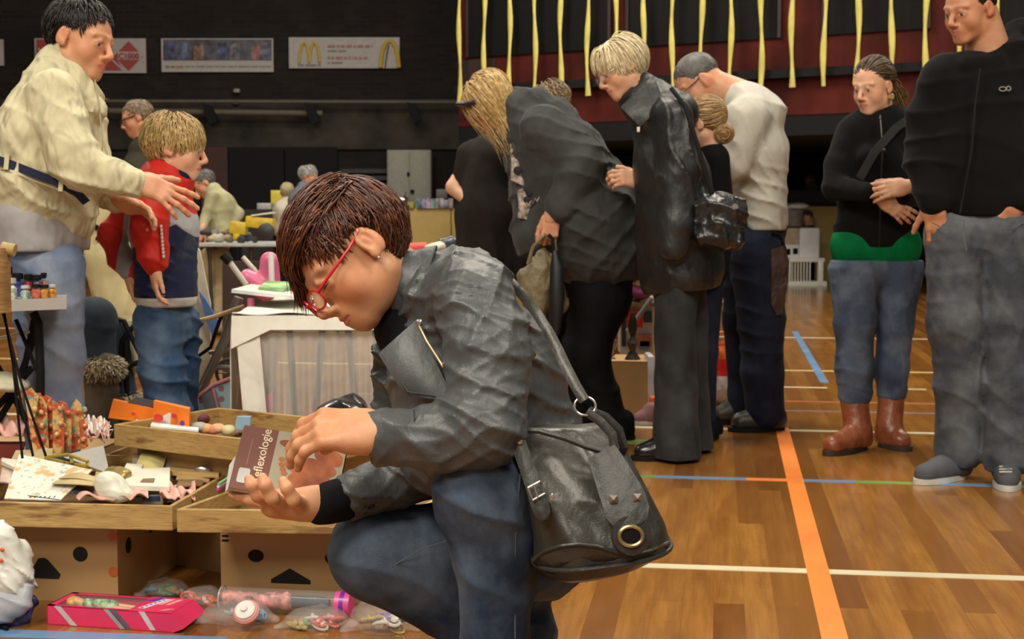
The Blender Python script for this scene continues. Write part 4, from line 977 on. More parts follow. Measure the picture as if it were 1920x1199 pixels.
def band(name, pts, w, mat, root, D, th=.004):
    g = []; n = len(pts); W3 = [np.array(P(x, y, D+d)) for x, y, d in pts]
    for i in range(n):
        t = nz(W3[min(i+1, n-1)]-W3[max(i-1, 0)]); s_ = nz(np.cross(t, (0, 1, 0))); g.append([W3[i]-s_*w/2*D/FPX, W3[i]+s_*w/2*D/FPX])
    m = MB(); m.sheet(g, th); return m.build(name, mat, root)
band('belt', [(-15, 296, -.235), (30, 312, -.238), (75, 330, -.238), (115, 345, -.228), (145, 362, -.2), (162, 380, -.17)], 15, navy, lw, 4.5)
for x, y, d in ((14, 304, -.243), (116, 345, -.236)): band('belt_loop', [(x, y-16, d), (x-3, y+14, d)], 8, cream_j, lw, 4.5)
for pts in ([(178, 150, -.05), (186, 200, -.09), (192, 260, -.12), (190, 330, -.12)], [(118, 150, -.15), (138, 200, -.2), (150, 235, -.19)], [(0, 316, -.235), (60, 338, -.24), (120, 360, -.23), (160, 392, -.17)]): seam('seam', pts, plain('cream_seam', (.36, .31, .18), .8), lw, 4.5, .0025)
band('pocket_flap', [(145, 195, -.135), (176, 200, -.12)], 20, cream_j, lw, 4.5, .01)
m = MB(); m.lathe([(.008, 0), (.008, .004)], P(155, 193, 4.5-.15), 14, axis=(0, -1, 0)); m.build('button', plain('horn_button', (.5, .48, .4), .4), lw)
shirt = cloth('grey_shirt', (.38, .37, .38), .8, .1, .5, 12)
Sh = [q.c(72, 400, 0, 88, 80, 448, 0, 84, 1.4, .03)]
garment('grey_top', Sh, shirt, lw, .009, .003, 26, cut=lambda X, Y, Z: (float(q.p(80, 470)[2])-Z)+0*X+0*Y)
lj = jeans_mat('light_blue_denim', (.13, .17, .27), (.30, .34, .42), .6, 10)
Lp = [q.c(75, 450, 0, 80, 80, 500, 0, 72, 1.2, .03)] + q.chain([(100, 500, -.08, 58), (108, 660, -.1, 46), (112, 770, -.1, 40), (112, 935, -.1, 36)], 1, .03) + q.chain([(65, 500, .12, 55), (80, 660, .1, 42), (85, 790, .1, 38), (85, 930, .1, 34)], 1, .03)
garment('jeans', Lp, lj, lw, .009, .003, 22, 4, rdg=[((.2, .1, 1), 32, .012)])
for x_, d_ in ((112, -.1), (85, .1)): shoe(lw, (x_+80, 998, d_), (x_-45, 998, d_), .07, ds0, w=30, q=q)
hd = Head(q.p(152, 74, 0), (.93, -.28, -.24), (.24, 0, .95), 1.03)
body(lw, sk3, hd, J+A1+A2+Lp+Sh, [neck(q.c(148, 95, 0, 33, 118, 160, 0, 40, 1, .02)), q.c(245, 340, -.18, 18, 262, 342, -.17, 18)],
     [hand(q.p(262, 340, -.17), (.85, .12, -.42), (.1, .75, -.65), 1, 1.0, curls=(8, 10, 12, 16), thumb=(40, 5), spread=9), hand(q.p(222, 376, .1), (.9, -.2, -.35), (0, -.6, -.7), -1, .95, curls=(20, 20, 20, 25))], vs=.016, hvs=.0045, handvs=.004)
hk = hairmat('near_black_hair', (.006, .004, .004), (.022, .012, .010), None, .4)
HL = [(-.12, -.085), (-.06, -.07), (-.045, -.05), (-.03, .0), (-.01, .028), (.03, .026), (.045, .055), (.07, .072), (.12, .09)]
std_hair(hd, hk, lw, HL, (0, -.03, .12), .055, 1000, .012, (.0022, .004), .02, 2, .14, .08, vs=.006, lenfn=lambda x: .35 if abs(x[0]) > .045 and -.05 < x[1] < .022 and x[2] < .07 else float(np.interp(x[1], (-.02, .05), (1, .35))))
garment('polo_collar', [q.c(150, 135, 0, 30, 138, 152, 0, 34, 1.05, .01)], cloth('slate_collar', (.05, .06, .08), .8), lw, .006, 0)
# ---------------------------------------------------------------- boy
q = Px(4.8)
by = person('blond boy in a red, grey and navy track jacket and baggy jeans', 300, 950, 4.8)
T = q.chain([(305, 345, 0, 48), (308, 430, 0, 58), (312, 555, 0, 57)], 1.25, .04)
NA = q.chain([(292, 365, -.13, 34), (278, 430, -.17, 31), (288, 480, -.17, 25), (291, 497, -.17, 19)], 1, .02)
FA = q.chain([(262, 380, .06, 32), (212, 440, .06, 26), (225, 485, .03, 22), (240, 510, .0, 17)], 1, .02)
C_ = [q.c(318, 322, 0, 34, 322, 345, 0, 40, 1.05, .015)]
def boyattr(V):
    x = V[:, 0]; z = V[:, 2]; k = 4.8/FPX
    px = 960 + x/(V[:, 1])*FPX; zz = (z - P(300, 400, 4.8).z)/k       # height in the jacket's own scale
    y = 400 - zz
    arm = (V[:, 1] < 4.8-.142)
    # grey chevron band below the red yoke, then navy, then white hem
    xm = (x - P(345, 400, 4.8).x)/k
    edge1 = 378 + np.where(xm < 0, -xm*.62, xm*1.1); edge2 = edge1 + 42 - np.clip(np.abs(xm), 0, 60)*.15
    e1 = np.where(arm, 300, (edge1 - y)); e2 = np.where(arm, 300, edge2 - y); e3 = np.where(arm, 300, 556 - y)
    fx = (x - P(262, 400, 4.8).x)/k
    g = np.where(~arm & (fx < -8), np.abs(fx + 26 + (y-430)*.15 - 6) - 14, 300)  # grey panel on the far sleeve
    g = np.where((fx < -6) & ~arm, g, 300)
    far = (fx < -8) & ~arm
    return dict(m1=np.where(far, g, e1), m2=np.where(far, 300, e2), m3=np.where(far, 300, e3))
tj = masked('track_jacket', [(.52, .022, .014), (.33, .33, .34), (.012, .018, .055), (.55, .53, .48)], ['m1', 'm2', 'm3'], .5, .4, 12)
garment('track_jacket', T+NA+FA+C_, tj, by, .0055, .003, 28, 6, boyattr, lambda X, Y, Z: (float(q.p(300, 574)[2])-Z)+0*X+0*Y, rdg=[((.3, .1, 1), 48, .005), ((1, 0, .5), 60, .003)])
band('hem_stripe', [(254, 549, -.13), (280, 551, -.155), (312, 553, -.16), (345, 551, -.145), (366, 547, -.10)], 3, navy, by, 4.8, .003)
for k in range(9): m = MB(); c_ = q.p(302+k*.6, 425+k*7, -.215); m.box(c_, (.006, .012, .010), bev=.002); m.build('sleeve_trim', plain('white_trim', (.6, .6, .58), .6), by)
garment('collar', [q.c(314, 322, 0, 37, 320, 338, 0, 41, 1.05, .01), q.c(322, 290, 0, 30, 320, 330, 0, 30, 1, .005, -1)], cloth('navy_collar', (.012, .016, .035), .7), by, .005, 0)
bj = jeans_mat('mid_blue_denim', (.025, .055, .12), (.11, .17, .25), .9, 12)
BL_ = [q.c(310, 590, 0, 44, 310, 610, 0, 50, 1.1, .04)] + q.chain([(292, 600, -.06, 42), (305, 700, -.07, 40), (318, 765, -.07, 34), (318, 920, -.07, 30)], 1, .03) + q.chain([(335, 600, .08, 38), (335, 700, .08, 35), (335, 770, .07, 32), (335, 915, .07, 30)], 1, .03)
garment('jeans', BL_, bj, by, .007, .003, 22, 4, rdg=[((.35, .1, 1), 40, .016), ((-.5, .1, 1), 55, .010)])
for x_, d_ in ((318, -.07), (335, .07)): shoe(by, (x_+62, 962, d_), (x_-28, 962, d_), .07, cloth('white_trainer', (.5, .5, .48), .6), w=24, q=q)
hb = Head(q.p(330, 277, 0), (.93, .08, -.16), (.16, 0, .95), .92, 1.0, .92)
body(by, sk2, hb, T+NA+FA+BL_, [neck(q.c(322, 295, 0, 22, 320, 345, 0, 28, 1, .02)), q.c(291, 492, -.17, 14, 291, 508, -.17, 14)],
     [hand(q.p(291, 505, -.17), (.0, -.05, -1), (.75, .35, 0), 1, .68, curls=(20, 25, 28, 30), thumb=(20, 10)), hand(q.p(242, 512, 0), (.1, -.05, -1), (.75, .35, 0), 1, .68, curls=(15, 20, 22, 25))], vs=.016, hvs=.004, handvs=.0035)
hbl = hairmat('blond_hair', (.38, .25, .09), (.85, .64, .30), (.55, .38, .15), .4)
std_hair(hb, hbl, by, [(-.12, -.085), (-.06, -.075), (-.045, -.05), (-.03, .0), (-.01, .026), (.03, .008), (.045, .025), (.07, .046), (.12, .06)], (0, -.03, .12), .07, 1100, .016, (.0026, .005), .08, 5, .14, .18, vs=.005)
# ---------------------------------------------------------------- blonde woman in the grey hoodie, bending
q = Px(6.35)
hw = person('long-haired blonde woman in a grey hooded sweater bending forward with a khaki bag', 1100, 830, 6.35)
gh = cloth('charcoal_fleece', (.052, .054, .054), .92, .12, .5, 9, .2, 700, .5, fdist=.07)
T = q.chain([(1000, 240, 0, 55), (1050, 300, 0, 80), (1105, 400, 0, 98), (1128, 455, 0, 92)], 1.35, .05) + [q.c(985, 270, 0, 40, 1010, 440, 0, 42, 1.5, .05), q.c(1010, 440, 0, 45, 1110, 470, 0, 60, 1.5, .05), q.c(1110, 440, 0, 80, 1165, 440, 0, 56, 1.3, .04)]
NA = q.chain([(1020, 240, -.2, 44), (1092, 300, -.27, 40), (1085, 325, -.28, 38), (1062, 372, -.27, 30)], 1, .02) + [q.c(1066, 360, -.27, 32, 1052, 386, -.27, 31, 1, .004)]
HD = [q.c(985, 205, 0, 40, 1040, 225, .0, 42, 1.2, .03), q.c(970, 200, -.05, 28, 1010, 190, -.05, 24, 1, .02)]
fold_cut = lambda X, Y, Z: 0*X
garment('hooded_sweater', T+NA+HD, gh, hw, .009, .004, 16, 3, rdg=[((.75, .1, -.5), 30, .024), ((.3, .1, 1), 44, .016)])
m = MB()
for pts, w in (([(962, 268, -.10), (972, 300, -.12), (968, 335, -.12), (985, 345, -.12)], 13), ([(975, 355, -.12), (985, 385, -.125), (980, 410, -.12)], 12)): m.tube([P(x, y, 6.35+d-.02) for x, y, d in pts], [w*q.k*.5, w*q.k, w*q.k*.8, w*q.k*.4][:len(pts)], 8, flat=.3, up=(0, 1, 0))
m.build('printed_motif', plain('faded_print', (.30, .25, .22), .8, var=.9, vs=40), hw)
for x, y, s_ in ((985, 300, 9), (970, 320, 8), (992, 360, 8), (1000, 330, 6), (988, 375, 7)):
    m = MB(); m.lathe([(s_*q.k, 0), (s_*q.k*.6, .004)], P(x, y, 6.35-.155), 9, axis=(-.3, -1, 0)); m.build('print_patch', plain('dark_print', (.015, .013, .013), .8), hw)
for k in range(5): m = MB(); m.tube([P(984+k*8, 388-k*4, 6.35-.17), P(988+k*8, 380-k*4, 6.35-.175), P(991+k*8, 386-k*4, 6.35-.17)], .004, 5); m.build('printed_squiggle', plain('faded_print', (.3, .25, .22)), hw)
bp = cloth('black_trousers', (.007, .007, .008), .85, .1, .3)
Lg = q.chain([(1130, 480, 0, 66), (1125, 560, -.05, 55), (1098, 660, -.08, 42), (1130, 745, -.05, 30), (1160, 800, -.05, 24)], 1.1, .04) + q.chain([(1085, 500, .15, 52), (1070, 620, .15, 46), (1080, 700, .15, 38), (1090, 790, .15, 30)], 1, .04)
garment('trousers', Lg, bp, hw, .010, .003, 20, rdg=[((.2, 0, 1), 30, .01)])
shoe(hw, (1188, 828, -.05), (1150, 828, 0), .09, bp, w=20, q=q)
shoe(hw, (1060, 810, .2), (1100, 800, .2), .08, bp, w=20, q=q)
hh = Head(q.p(915, 192, -.03), (-.62, -.12, -.62), (-.60, 0, .60), 1.0)
body(hw, sk3, hh, T+NA+Lg, [neck(q.c(935, 200, 0, 24, 985, 230, 0, 30, 1, .02)), q.c(1050, 385, -.27, 19, 1030, 412, -.27, 15)],
     [hand(q.p(1034, 405, -.27), (-.1, -.1, -1), (-.2, .9, 0), -1, .98, curls=(60, 65, 65, 60), thumb=(25, 30))], vs=.02, hvs=.006, handvs=.0045)
hyl = hairmat('golden_hair', (.42, .25, .08), (.95, .74, .36), (.60, .40, .15), .4)
hwl = [(-.12, -.085), (-.06, -.075), (-.03, -.04), (-.0, -.0), (.03, .015), (.05, .045), (.08, .062), (.12, .08)]
std_hair(hh, hyl, hw, hwl, (0, .03, .13), .26, 900, .014, (.0026, .005), .34, 4, .08, .08, vs=.008, earhole=False, step=14, lenfn=lambda x: float(np.interp(x[1], (-.09, .0, .05), (1, .8, .30))))
hair(hh, hyl, hw, lambda q_: q_[0] < .03 and q_[2] > -.03 and q_[1] < .03, lambda x: nz(np.array((-.2, -.05, -.6))), n=520, length=.34, lift=.02, r=(.0026, .005), grav=.5, seed=12, jit=.09, wave=.12, cap=False, step=15, name='loose_hair')
m = MB(); m.tube([hh.w2((-.088, .055, .035)), hh.w2((-.07, .085, .055)), hh.w2((-.03, .10, .08)), hh.w2((.02, .10, .09))], [.016, .02, .018, .01], 10, flat=.6); m.build('hair_clip', plain('navy_satin', (.01, .01, .03), .4), hw)
# khaki bag and umbrella in her hand
q2 = Px(6.1)
kb = leather('khaki_leather', (.10, .075, .035), (.20, .16, .085), .5, .5, 26)
hbg = thing('handbag', 'khaki handbag carried low by the blonde woman in the grey hoodie', 'handbag', tuple(P(1010, 595, 6.1)))
V, F = sdf([q2.e(1010, 540, 0, 32, 56, .06, .03), q2.c(985, 520, 0, 16, 1000, 575, 0, 20, 1, .03), q2.c(1030, 500, 0, 20, 1048, 570, 0, 18, 1, .03), q2.c(1018, 480, 0, 14, 1018, 500, 0, 26, 1, .02)], .008, lambda X, Y, Z: .006*waves(X, Y, Z, 45, 3)+.012*ridges(X, Y, Z, (1, .2, -.3), 60, 4))
put('pouch', mesh_np('pouch', V, F), kb, hbg)
m = MB(); m.tube([P(990, 495, 6.06), P(1000, 462, 6.04), P(1022, 440, 6.04), P(1040, 455, 6.04), P(1045, 495, 6.06)], .008, 8); m.build('handle', kb, hbg)
m = MB(); m.tube([P(1040, 470, 6.0), P(1044, 500, 6.0), P(1044, 560, 6.0), P(1041, 622, 6.0), P(1040, 640, 6.0)], [.010, .028, .034, .022, .004], 10); m2 = m
um = thing('umbrella', 'folded black umbrella hanging beside the khaki handbag', 'umbrella', tuple(P(1040, 650, 6.0)))
m.build('canopy', plain('black_nylon', (.008, .008, .009), .5), um)
m = MB(); m.tube([P(1040, 640, 6.0), P(1040, 656, 6.0)], .006, 8); m.build('tip', plain('yellow_tip', (.6, .5, .03), .4), um)
m = MB(); m.tube([P(1038, 470, 6.0), P(1036, 448, 6.0), P(1028, 440, 6.0)], .008, 8); m.build('handle', black, um)
# ---------------------------------------------------------------- person in black tee, behind
q = Px(6.9)
bt_ = person('person in a loose black T-shirt bending behind the blonde woman', 900, 800, 6.9)
T = q.chain([(925, 300, 0, 52), (915, 400, 0, 58), (912, 500, 0, 60)], 1.2, .05) + [q.c(880, 290, 0, 24, 866, 340, 0, 18, 1, .03), q.c(955, 300, 0, 40, 960, 480, 0, 45, 1, .04)]
btm = cloth('washed_black_jersey', (.022, .018, .017), .9, .15, .4, 10)
garment('black_t_shirt', T, btm, bt_, .011, .003, 18, rdg=[((1, 0, .1), 26, .014)])
Lg = q.chain([(915, 500, 0, 56), (915, 680, 0, 40), (915, 765, 0, 26)], 1, .03)
garment('trousers', Lg, bp, bt_, .014, 0)
hx = Head(q.p(955, 232, .12), (.45, .35, -.75), (.6, .4, .6), .95)

body(bt_, sk2, hx, T+Lg, [neck(q.c(952, 238, .1, 22, 935, 285, .02, 26, 1, .02)), q.c(858, 335, 0, 13, 848, 352, -.02, 13), q.c(848, 352, -.02, 13, 880, 380, -.1, 12)], [], vs=.02)
std_hair(hx, hairmat('dark_brown_hair2', (.03, .02, .012), (.10, .06, .035)), bt_, HL, (0, -.03, .12), .05, 300, .008, (.004, .007), 0, 2, .15, .1, vs=.008)
for dx in (-14, 14): shoe(bt_, (890+dx, 792, -.12), (925+dx, 792, .12), .07, bp, w=16, q=q)
# ---------------------------------------------------------------- head behind the hood
q = Px(7.3)
hp = person('light brown-haired person mostly hidden behind the grey hood', 1040, 780, 7.3)
T = q.chain([(1045, 260, 0, 45), (1060, 480, 0, 50)], 1.3, .05) + q.chain([(1060, 500, 0, 45), (1060, 745, 0, 26)])
garment('dark_jacket', T, bp, hp, .016, .002)
hx = Head(q.p(1032, 200, 0), (-.6, .5, -.4), (-.3, .1, .9), 1.0); body(hp, sk2, hx, T, [neck(q.c(1036, 205, 0, 20, 1042, 240, 0, 22))], [], vs=.024, hvs=.008)
hbr = hairmat('light_brown_hair', (.12, .07, .03), (.38, .27, .13), None, .45)
std_hair(hx, hbr, hp, HL, (0, -.02, .12), .08, 260, .014, (.005, .009), .1, 2, .2, .2, vs=.009)
for dx in (-12, 12): shoe(hp, (1040+dx, 770, -.12), (1066+dx, 770, .12), .07, bp, w=16, q=q)
# ---------------------------------------------------------------- old woman in the black leather coat
q = Px(5.87)
ow = person('white-haired elderly woman in glasses and a long black coat leaning forward', 1270, 850, 5.87)
blc = leather('black_coat_leather', (.008, .008, .009), (.016, .016, .018), .42, .5, 12, .08, .03)
T = q.chain([(1228, 230, 0, 44), (1256, 320, 0, 62), (1270, 420, 0, 72), (1278, 510, 0, 74)], 1.3, .05) + [q.c(1235, 205, 0, 45, 1268, 215, 0, 42, 1.6, .04), q.c(1228, 300, 0, 30, 1240, 530, 0, 36, 1.6, .04), q.c(1300, 330, 0, 30, 1322, 500, 0, 32, 1.4, .04)]
NA = q.chain([(1258, 222, -.18, 40), (1272, 330, -.22, 36), (1270, 420, -.24, 33), (1262, 462, -.25, 28)], 1, .02)
FA = q.chain([(1222, 240, .18, 30), (1215, 330, .16, 25), (1200, 340, .05, 17)], 1, .02)
CL = [q.c(1196, 190, 0, 36, 1226, 222, 0, 46, 1.2, .02), q.c(1205, 165, 0, 30, 1236, 195, 0, 40, 1.1, .02), q.c(1160, 140, 0, 30, 1215, 190, 0, 28, 1, .006, -1)]
garment('black_coat', T+NA+FA+CL, blc, ow, .008, .003, 20, 8, cut=lambda X, Y, Z: (float(q.p(1270, 545)[2])+.12*(X-float(q.p(1270, 545)[0]))-Z)+0*Y, rdg=[((.5, .1, 1), 26, .006), ((1, 0, .15), 34, .018)])
isheet('collar', [(1226, 142, -.10), (1164, 202, -.13), (1200, 238, -.17), (1246, 196, -.17)], blc, ow, 5.87, .01, .02)
isheet('collar', [(1222, 146, .10), (1172, 196, .09), (1206, 232, .1), (1240, 196, .12)], blc, ow, 5.87, .01, -.02)
m = MB(); m.box(q.p(1197, 243, -.19), (.012, .004, .02), bev=.002); m.build('white_tag', plain('white_trim', (.6, .6, .58), .6), ow)
gt = jeans_mat('charcoal_denim', (.020, .021, .022), (.048, .05, .052), .6, 8)
def flare(name, secs, mat, root, q, amp=.006, n=40):
    S = []
    for t in np.linspace(0, 1, 26):
        v = [np.interp(t, [s[0] for s in secs], [s[j] for s in secs]) for j in range(1, 6)]   # xl, xr, y, d, hd
        a, b = q.p(v[0], v[2], v[3]), q.p(v[1], v[2], v[3]); S.append(((a+b)/2, (b-a)/2, np.array((0, v[4], 0))))
    def dd(V):
        w = amp*(np.sin(V[:, 0]*60+3*np.sin(V[:, 2]*9))+.7*np.sin(V[:, 2]*38+V[:, 0]*30)); return np.stack([w*.3, -w, 0*w], 1)
    return loft(S, n, 2.1, dd).build(name, mat, root, angle=80)
flare('trousers', [(0, 1225, 1318, 480, -.04, .14), (.35, 1226, 1305, 600, -.06, .12), (.7, 1228, 1308, 740, -.07, .12), (1, 1222, 1315, 855, -.07, .13)], gt, ow, q)
flare('trousers', [(0, 1250, 1325, 480, .14, .12), (.35, 1262, 1326, 600, .14, .11), (.7, 1270, 1328, 740, .14, .11), (1, 1272, 1336, 838, .14, .12)], gt, ow, q)
shoe(ow, (1184, 858, -.09), (1262, 862, -.07), .06, plain('black_patent', (.008, .008, .008), .2), w=20, q=q); shoe(ow, (1300, 850, .14), (1322, 850, .14), .06, plain('black_patent', (.008, .008, .008), .2), w=17, q=q)
m = MB(); m.tube([q.p(1292, 845, -.06), q.p(1292, 866, -.06)], .018, 10); m.tube([q.p(1322, 835, .14), q.p(1322, 850, .14)], .014, 10); m.build('heel', black, ow)
ho = Head(q.p(1163, 128, 0), (-.80, -.30, -.45), (-.42, 0, .85), 1.0)
body(ow, sk2, ho, T+NA+FA, [neck(q.c(1178, 140, 0, 24, 1220, 205, 0, 28, 1, .02)), q.c(1262, 442, -.2, 17, 1270, 450, -.1, 17)],
     [hand(q.p(1203, 338, .04), (-.95, -.1, .12), (0, .8, -.4), -1, .95, curls=(35, 40, 40, 40)), hand(q.p(1274, 440, -.08), (.0, 0, -1), (.6, .6, 0), -1, .95, curls=(35, 40, 40, 40))], vs=.018, hvs=.005, handvs=.004)
hwh = hairmat('white_blond_hair', (.62, .50, .28), (1.0, .92, .66), None, .4)
std_hair(ho, hwh, ow, [(-.12, -.085), (-.06, -.075), (-.045, -.05), (-.03, -.03), (-.01, -.01), (.03, .03), (.045, .05), (.07, .066), (.12, .08)], (.0, .0, .13), .135, 1000, .020, (.0028, .005), .16, 6, .07, .06, vs=.006, earhole=False, lenfn=lambda x: float(np.interp(x[1], (-.01, .06), (1, .42))))
spectacles(ow, ho, plain('thin_steel_frame', (.25, .22, .2), .3, .7), .110, -.004, .031, .018, .013, .0011)
# her handbag
q2 = Px(5.6)
hb2 = thing('handbag', 'soft black leather handbag hanging behind the elderly woman in the black coat', 'handbag', tuple(P(1355, 480, 5.6)))
V, F = sdf([q2.e(1352, 415, 0, 46, 50, .07, .02), q2.c(1320, 385, 0, 20, 1380, 395, 0, 20, 1.2, .03), q2.c(1325, 440, 0, 22, 1375, 450, 0, 20, 1.4, .03)], .007, lambda X, Y, Z: .005*waves(X, Y, Z, 60, 3)+.012*ridges(X, Y, Z, (1, .2, .2), 50, 4)+.010*ridges(X, Y, Z, (.2, .2, 1), 44, 9))
put('pouch', mesh_np('pouch', V, F), leather('soft_black_leather', (.007, .007, .008), (.014, .014, .015), .25, .6, 18, .3), hb2)
m = MB(); m.tube([P(1258, 165, 5.66), P(1285, 200, 5.6), P(1310, 280, 5.58), P(1335, 365, 5.58), P(1345, 385, 5.58)], .009, 8, flat=.4, up=(0, 1, 0)); m.build('strap', black, hb2)
m = MB(); m.lathe([(.012, 0), (.012, .004)], P(1378, 388, 5.53), 14, axis=(0, -1, 0)); m.build('clasp', silver, hb2)
# ---------------------------------------------------------------- man in the pale long-sleeved shirt
q = Px(6.67)
wm = person('grey-haired man in glasses, pale long-sleeved shirt and dark jeans', 1410, 800, 6.67)
ps = cloth('oatmeal_knit', (.50, .48, .42), .85, .08, .35, 9, .3, 260, .3, fdist=.05)
T = q.chain([(1400, 205, 0, 48), (1412, 290, 0, 60), (1424, 420, 0, 50)], 1.5, .05) + [q.c(1385, 190, 0, 36, 1430, 215, 0, 40, 1.9, .04)]
NA = q.chain([(1398, 225, -.2, 42), (1372, 310, -.24, 30), (1352, 330, -.2, 24)], 1, .03)
garment('pale_shirt', T+NA, ps, wm, .009, .003, 18, 5, cut=lambda X, Y, Z: (float(q.p(1400, 432)[2])-Z)+0*X+0*Y, rdg=[((.4, .1, 1), 30, .012), ((1, 0, .6), 40, .008)])
nj = jeans_mat('indigo_denim', (.008, .011, .026), (.022, .03, .055), .7, 10)
Lg = [q.c(1418, 425, 0, 52, 1415, 480, 0, 54, 1.3, .04)] + q.chain([(1418, 480, -.08, 52), (1428, 600, -.1, 42), (1430, 700, -.1, 38), (1434, 770, -.1, 36)], 1.1, .03) + q.chain([(1395, 480, .12, 42), (1390, 600, .12, 34), (1398, 740, .12, 32), (1400, 765, .12, 32)], 1.1, .03)
garment('jeans', Lg, nj, wm, .009, .003, 18, 4, rdg=[((.3, .1, 1), 32, .016)])
ds = plain('brown_black_shoe', (.022, .018, .014), .4)
shoe(wm, (1366, 805, -.12), (1470, 803, -.08), .09, ds, w=24, q=q); shoe(wm, (1330, 785, .13), (1400, 783, .14), .08, ds, w=22, q=q)
hm_ = Head(q.p(1308, 155, 0), (-.70, -.12, -.58), (-.58, 0, .70), 1.08)
body(wm, sk3, hm_, T+NA+Lg, [neck(q.c(1330, 158, 0, 30, 1388, 190, 0, 40, 1.1, .03))], [hand(q.p(1350, 330, -.2), (-.9, 0, -.2), (0, .3, -.9), -1, 1.05, curls=(30, 30, 30, 30))], vs=.018, hvs=.0055, handvs=.005)
hgr = hairmat('grey_crop', (.07, .065, .06), (.22, .20, .18), None, .5)
std_hair(hm_, hgr, wm, HL, (0, -.05, .12), .022, 500, .004, (.004, .006), 0, 6, .2, .1, vs=.006)
spectacles(wm, hm_, plain('dark_frame_glasses', (.01, .01, .01), .3), .112, -.002, .031, .019, .012, .0018)
t = thing('shoulder_bag', 'flat dark brown bag hanging behind the man in the pale shirt', 'bag', tuple(P(1465, 590, 6.3)))
m = MB(); m.prism([P(x, y, 6.45) for x, y in ((1446, 468), (1470, 462), (1480, 490), (1478, 530), (1466, 590), (1456, 592), (1446, 570))], (0, .10, 0)); m.build('pouch', leather('dark_brown_leather', (.03, .012, .007), (.055, .022, .012), .45), t)
m = MB(); m.tube([P(1472, 468, 6.5), P(1462, 440, 6.5), P(1448, 436, 6.48)], .008, 6); m.build('strap', black, t)
# ---------------------------------------------------------------- girl with the bun
q = Px(6.3)
gb = person('dark-blonde girl with a low bun seen from behind between the elderly woman and the man', 1345, 800, 6.3)
T = q.chain([(1335, 300, 0, 34), (1340, 420, 0, 38), (1330, 500, 0, 38)], 1.2, .04)
garment('dark_jacket', T, bp, gb, .012, .003); Lg = q.chain([(1330, 510, .05, 30), (1322, 660, .05, 24), (1322, 790, .05, 20)]); garment('jeans', Lg, nj, gb, .014, 0)
for dx in (-8, 8): shoe(gb, (1305+dx, 828, -.1), (1335+dx, 828, .1), .07, bp, w=15, q=q)
hg = Head(q.p(1318, 232, 0), (-.85, .45, -.3), (-.3, .1, .9), .95)
body(gb, sk2, hg, T+Lg, [neck(q.c(1325, 245, 0, 20, 1334, 285, 0, 24))], [], vs=.022, hvs=.007)
hdb = hairmat('honey_hair', (.22, .12, .04), (.52, .34, .14), None, .42)
std_hair(hg, hdb, gb, [(-.12, -.08), (-.0, -.05), (.03, .01), (.12, .07)], (.0, .09, .06), .12, 420, .008, (.005, .008), 0, 3, .06, .04, vs=.008, earhole=False)
bn = Head(q.p(1356, 256, -.03), (0, 1, 0), (0, 0, 1), .40, 1.15)
hair(bn, hdb, gb, lambda q_: True, lambda x: np.cross(nz(x), (0.2, 1, .1)), n=260, length=.3, lift=.02, r=(.015, .024), seed=4, jit=.15, capr=.02, name='bun', capcut=lambda x, y, z: x*0-1)
m = MB(); cc = q.p(1340, 243, -.02); m.tube([cc+np.array((.012*math.cos(t), .035*math.sin(t), .032*math.cos(t))) for t in np.linspace(0, 2*PI, 20)], .007, 8, cap=False); m.build('hair_tie', plain('cream_tie', (.5, .42, .25), .7), gb)
# ---------------------------------------------------------------- ponytail woman on the right
q = Px(6.1)
rw = person('young woman with a ponytail in a black zip cardigan and rust brown boots', 1640, 850, 6.1)
bz = cloth('black_knit', (.006, .006, .006), .95, .1, .35, 10, .1, 600, .25)
T = [q.c(1615, 245, 0, 36, 1680, 240, .06, 38, .8, .04), q.c(1648, 250, .03, 50, 1648, 340, .02, 60, .7, .05), q.c(1640, 340, .02, 66, 1640, 445, .03, 72, .68, .05), q.c(1612, 440, .03, 42, 1670, 440, .03, 42, .75, .04), q.c(1628, 295, -.07, 22, 1665, 295, -.06, 22, 1, .04)]
A1 = q.chain([(1597, 250, .02, 30), (1572, 310, -.02, 25), (1566, 352, -.05, 23), (1625, 360, -.19, 17)], 1, .02)
A2 = q.chain([(1700, 245, .08, 30), (1722, 320, .04, 24), (1722, 362, -.03, 23), (1690, 372, -.17, 17)], 1, .02)
CL = [q.c(1640, 205, .03, 30, 1646, 222, .03, 36, .9, .015)]
garment('black_cardigan', T+A1+A2+CL, bz, rw, .0075, .002, 20, 3, cut=lambda X, Y, Z: (float(q.p(1640, 464)[2])-Z)+0*X+0*Y, rdg=[((.2, .1, 1), 40, .007)])
m = MB(); m.tube([q.p(1650, 216, -.10), q.p(1655, 280, -.165), q.p(1652, 340, -.17), q.p(1648, 465, -.175)], .004, 6); m.build('zip', plain('dark_zip', (.03, .03, .03), .35, .7), rw)
m = MB(); m.lathe([(.006, 0), (.004, .006)], q.p(1658, 281, -.175), 10, axis=(0, -1, 0)); m.lathe([(.005, 0), (.004, .006)], q.p(1650, 222, -.115), 10, axis=(0, -1, 0)); m.build('zip_pull', silver, rw)
band('bag_strap', [(1612, 335, -.165), (1640, 285, -.18), (1680, 240, -.12), (1708, 220, .02)], 15, plain('black_strap', (.012, .012, .012), .6), rw, 6.1, .004)
gg = cloth('green_jersey', (.0, .15, .045), .8, .15, .4)
garment('green_top', [q.c(1610, 462, .03, 54, 1674, 462, .03, 54, .84, .03)], gg, rw, .009, .002, cut=lambda X, Y, Z: (float(q.p(1640, 494)[2])-Z)+.02*0*X+0*Y)
bj2 = jeans_mat('faded_blue_denim', (.055, .075, .125), (.17, .21, .28), .7, 10)
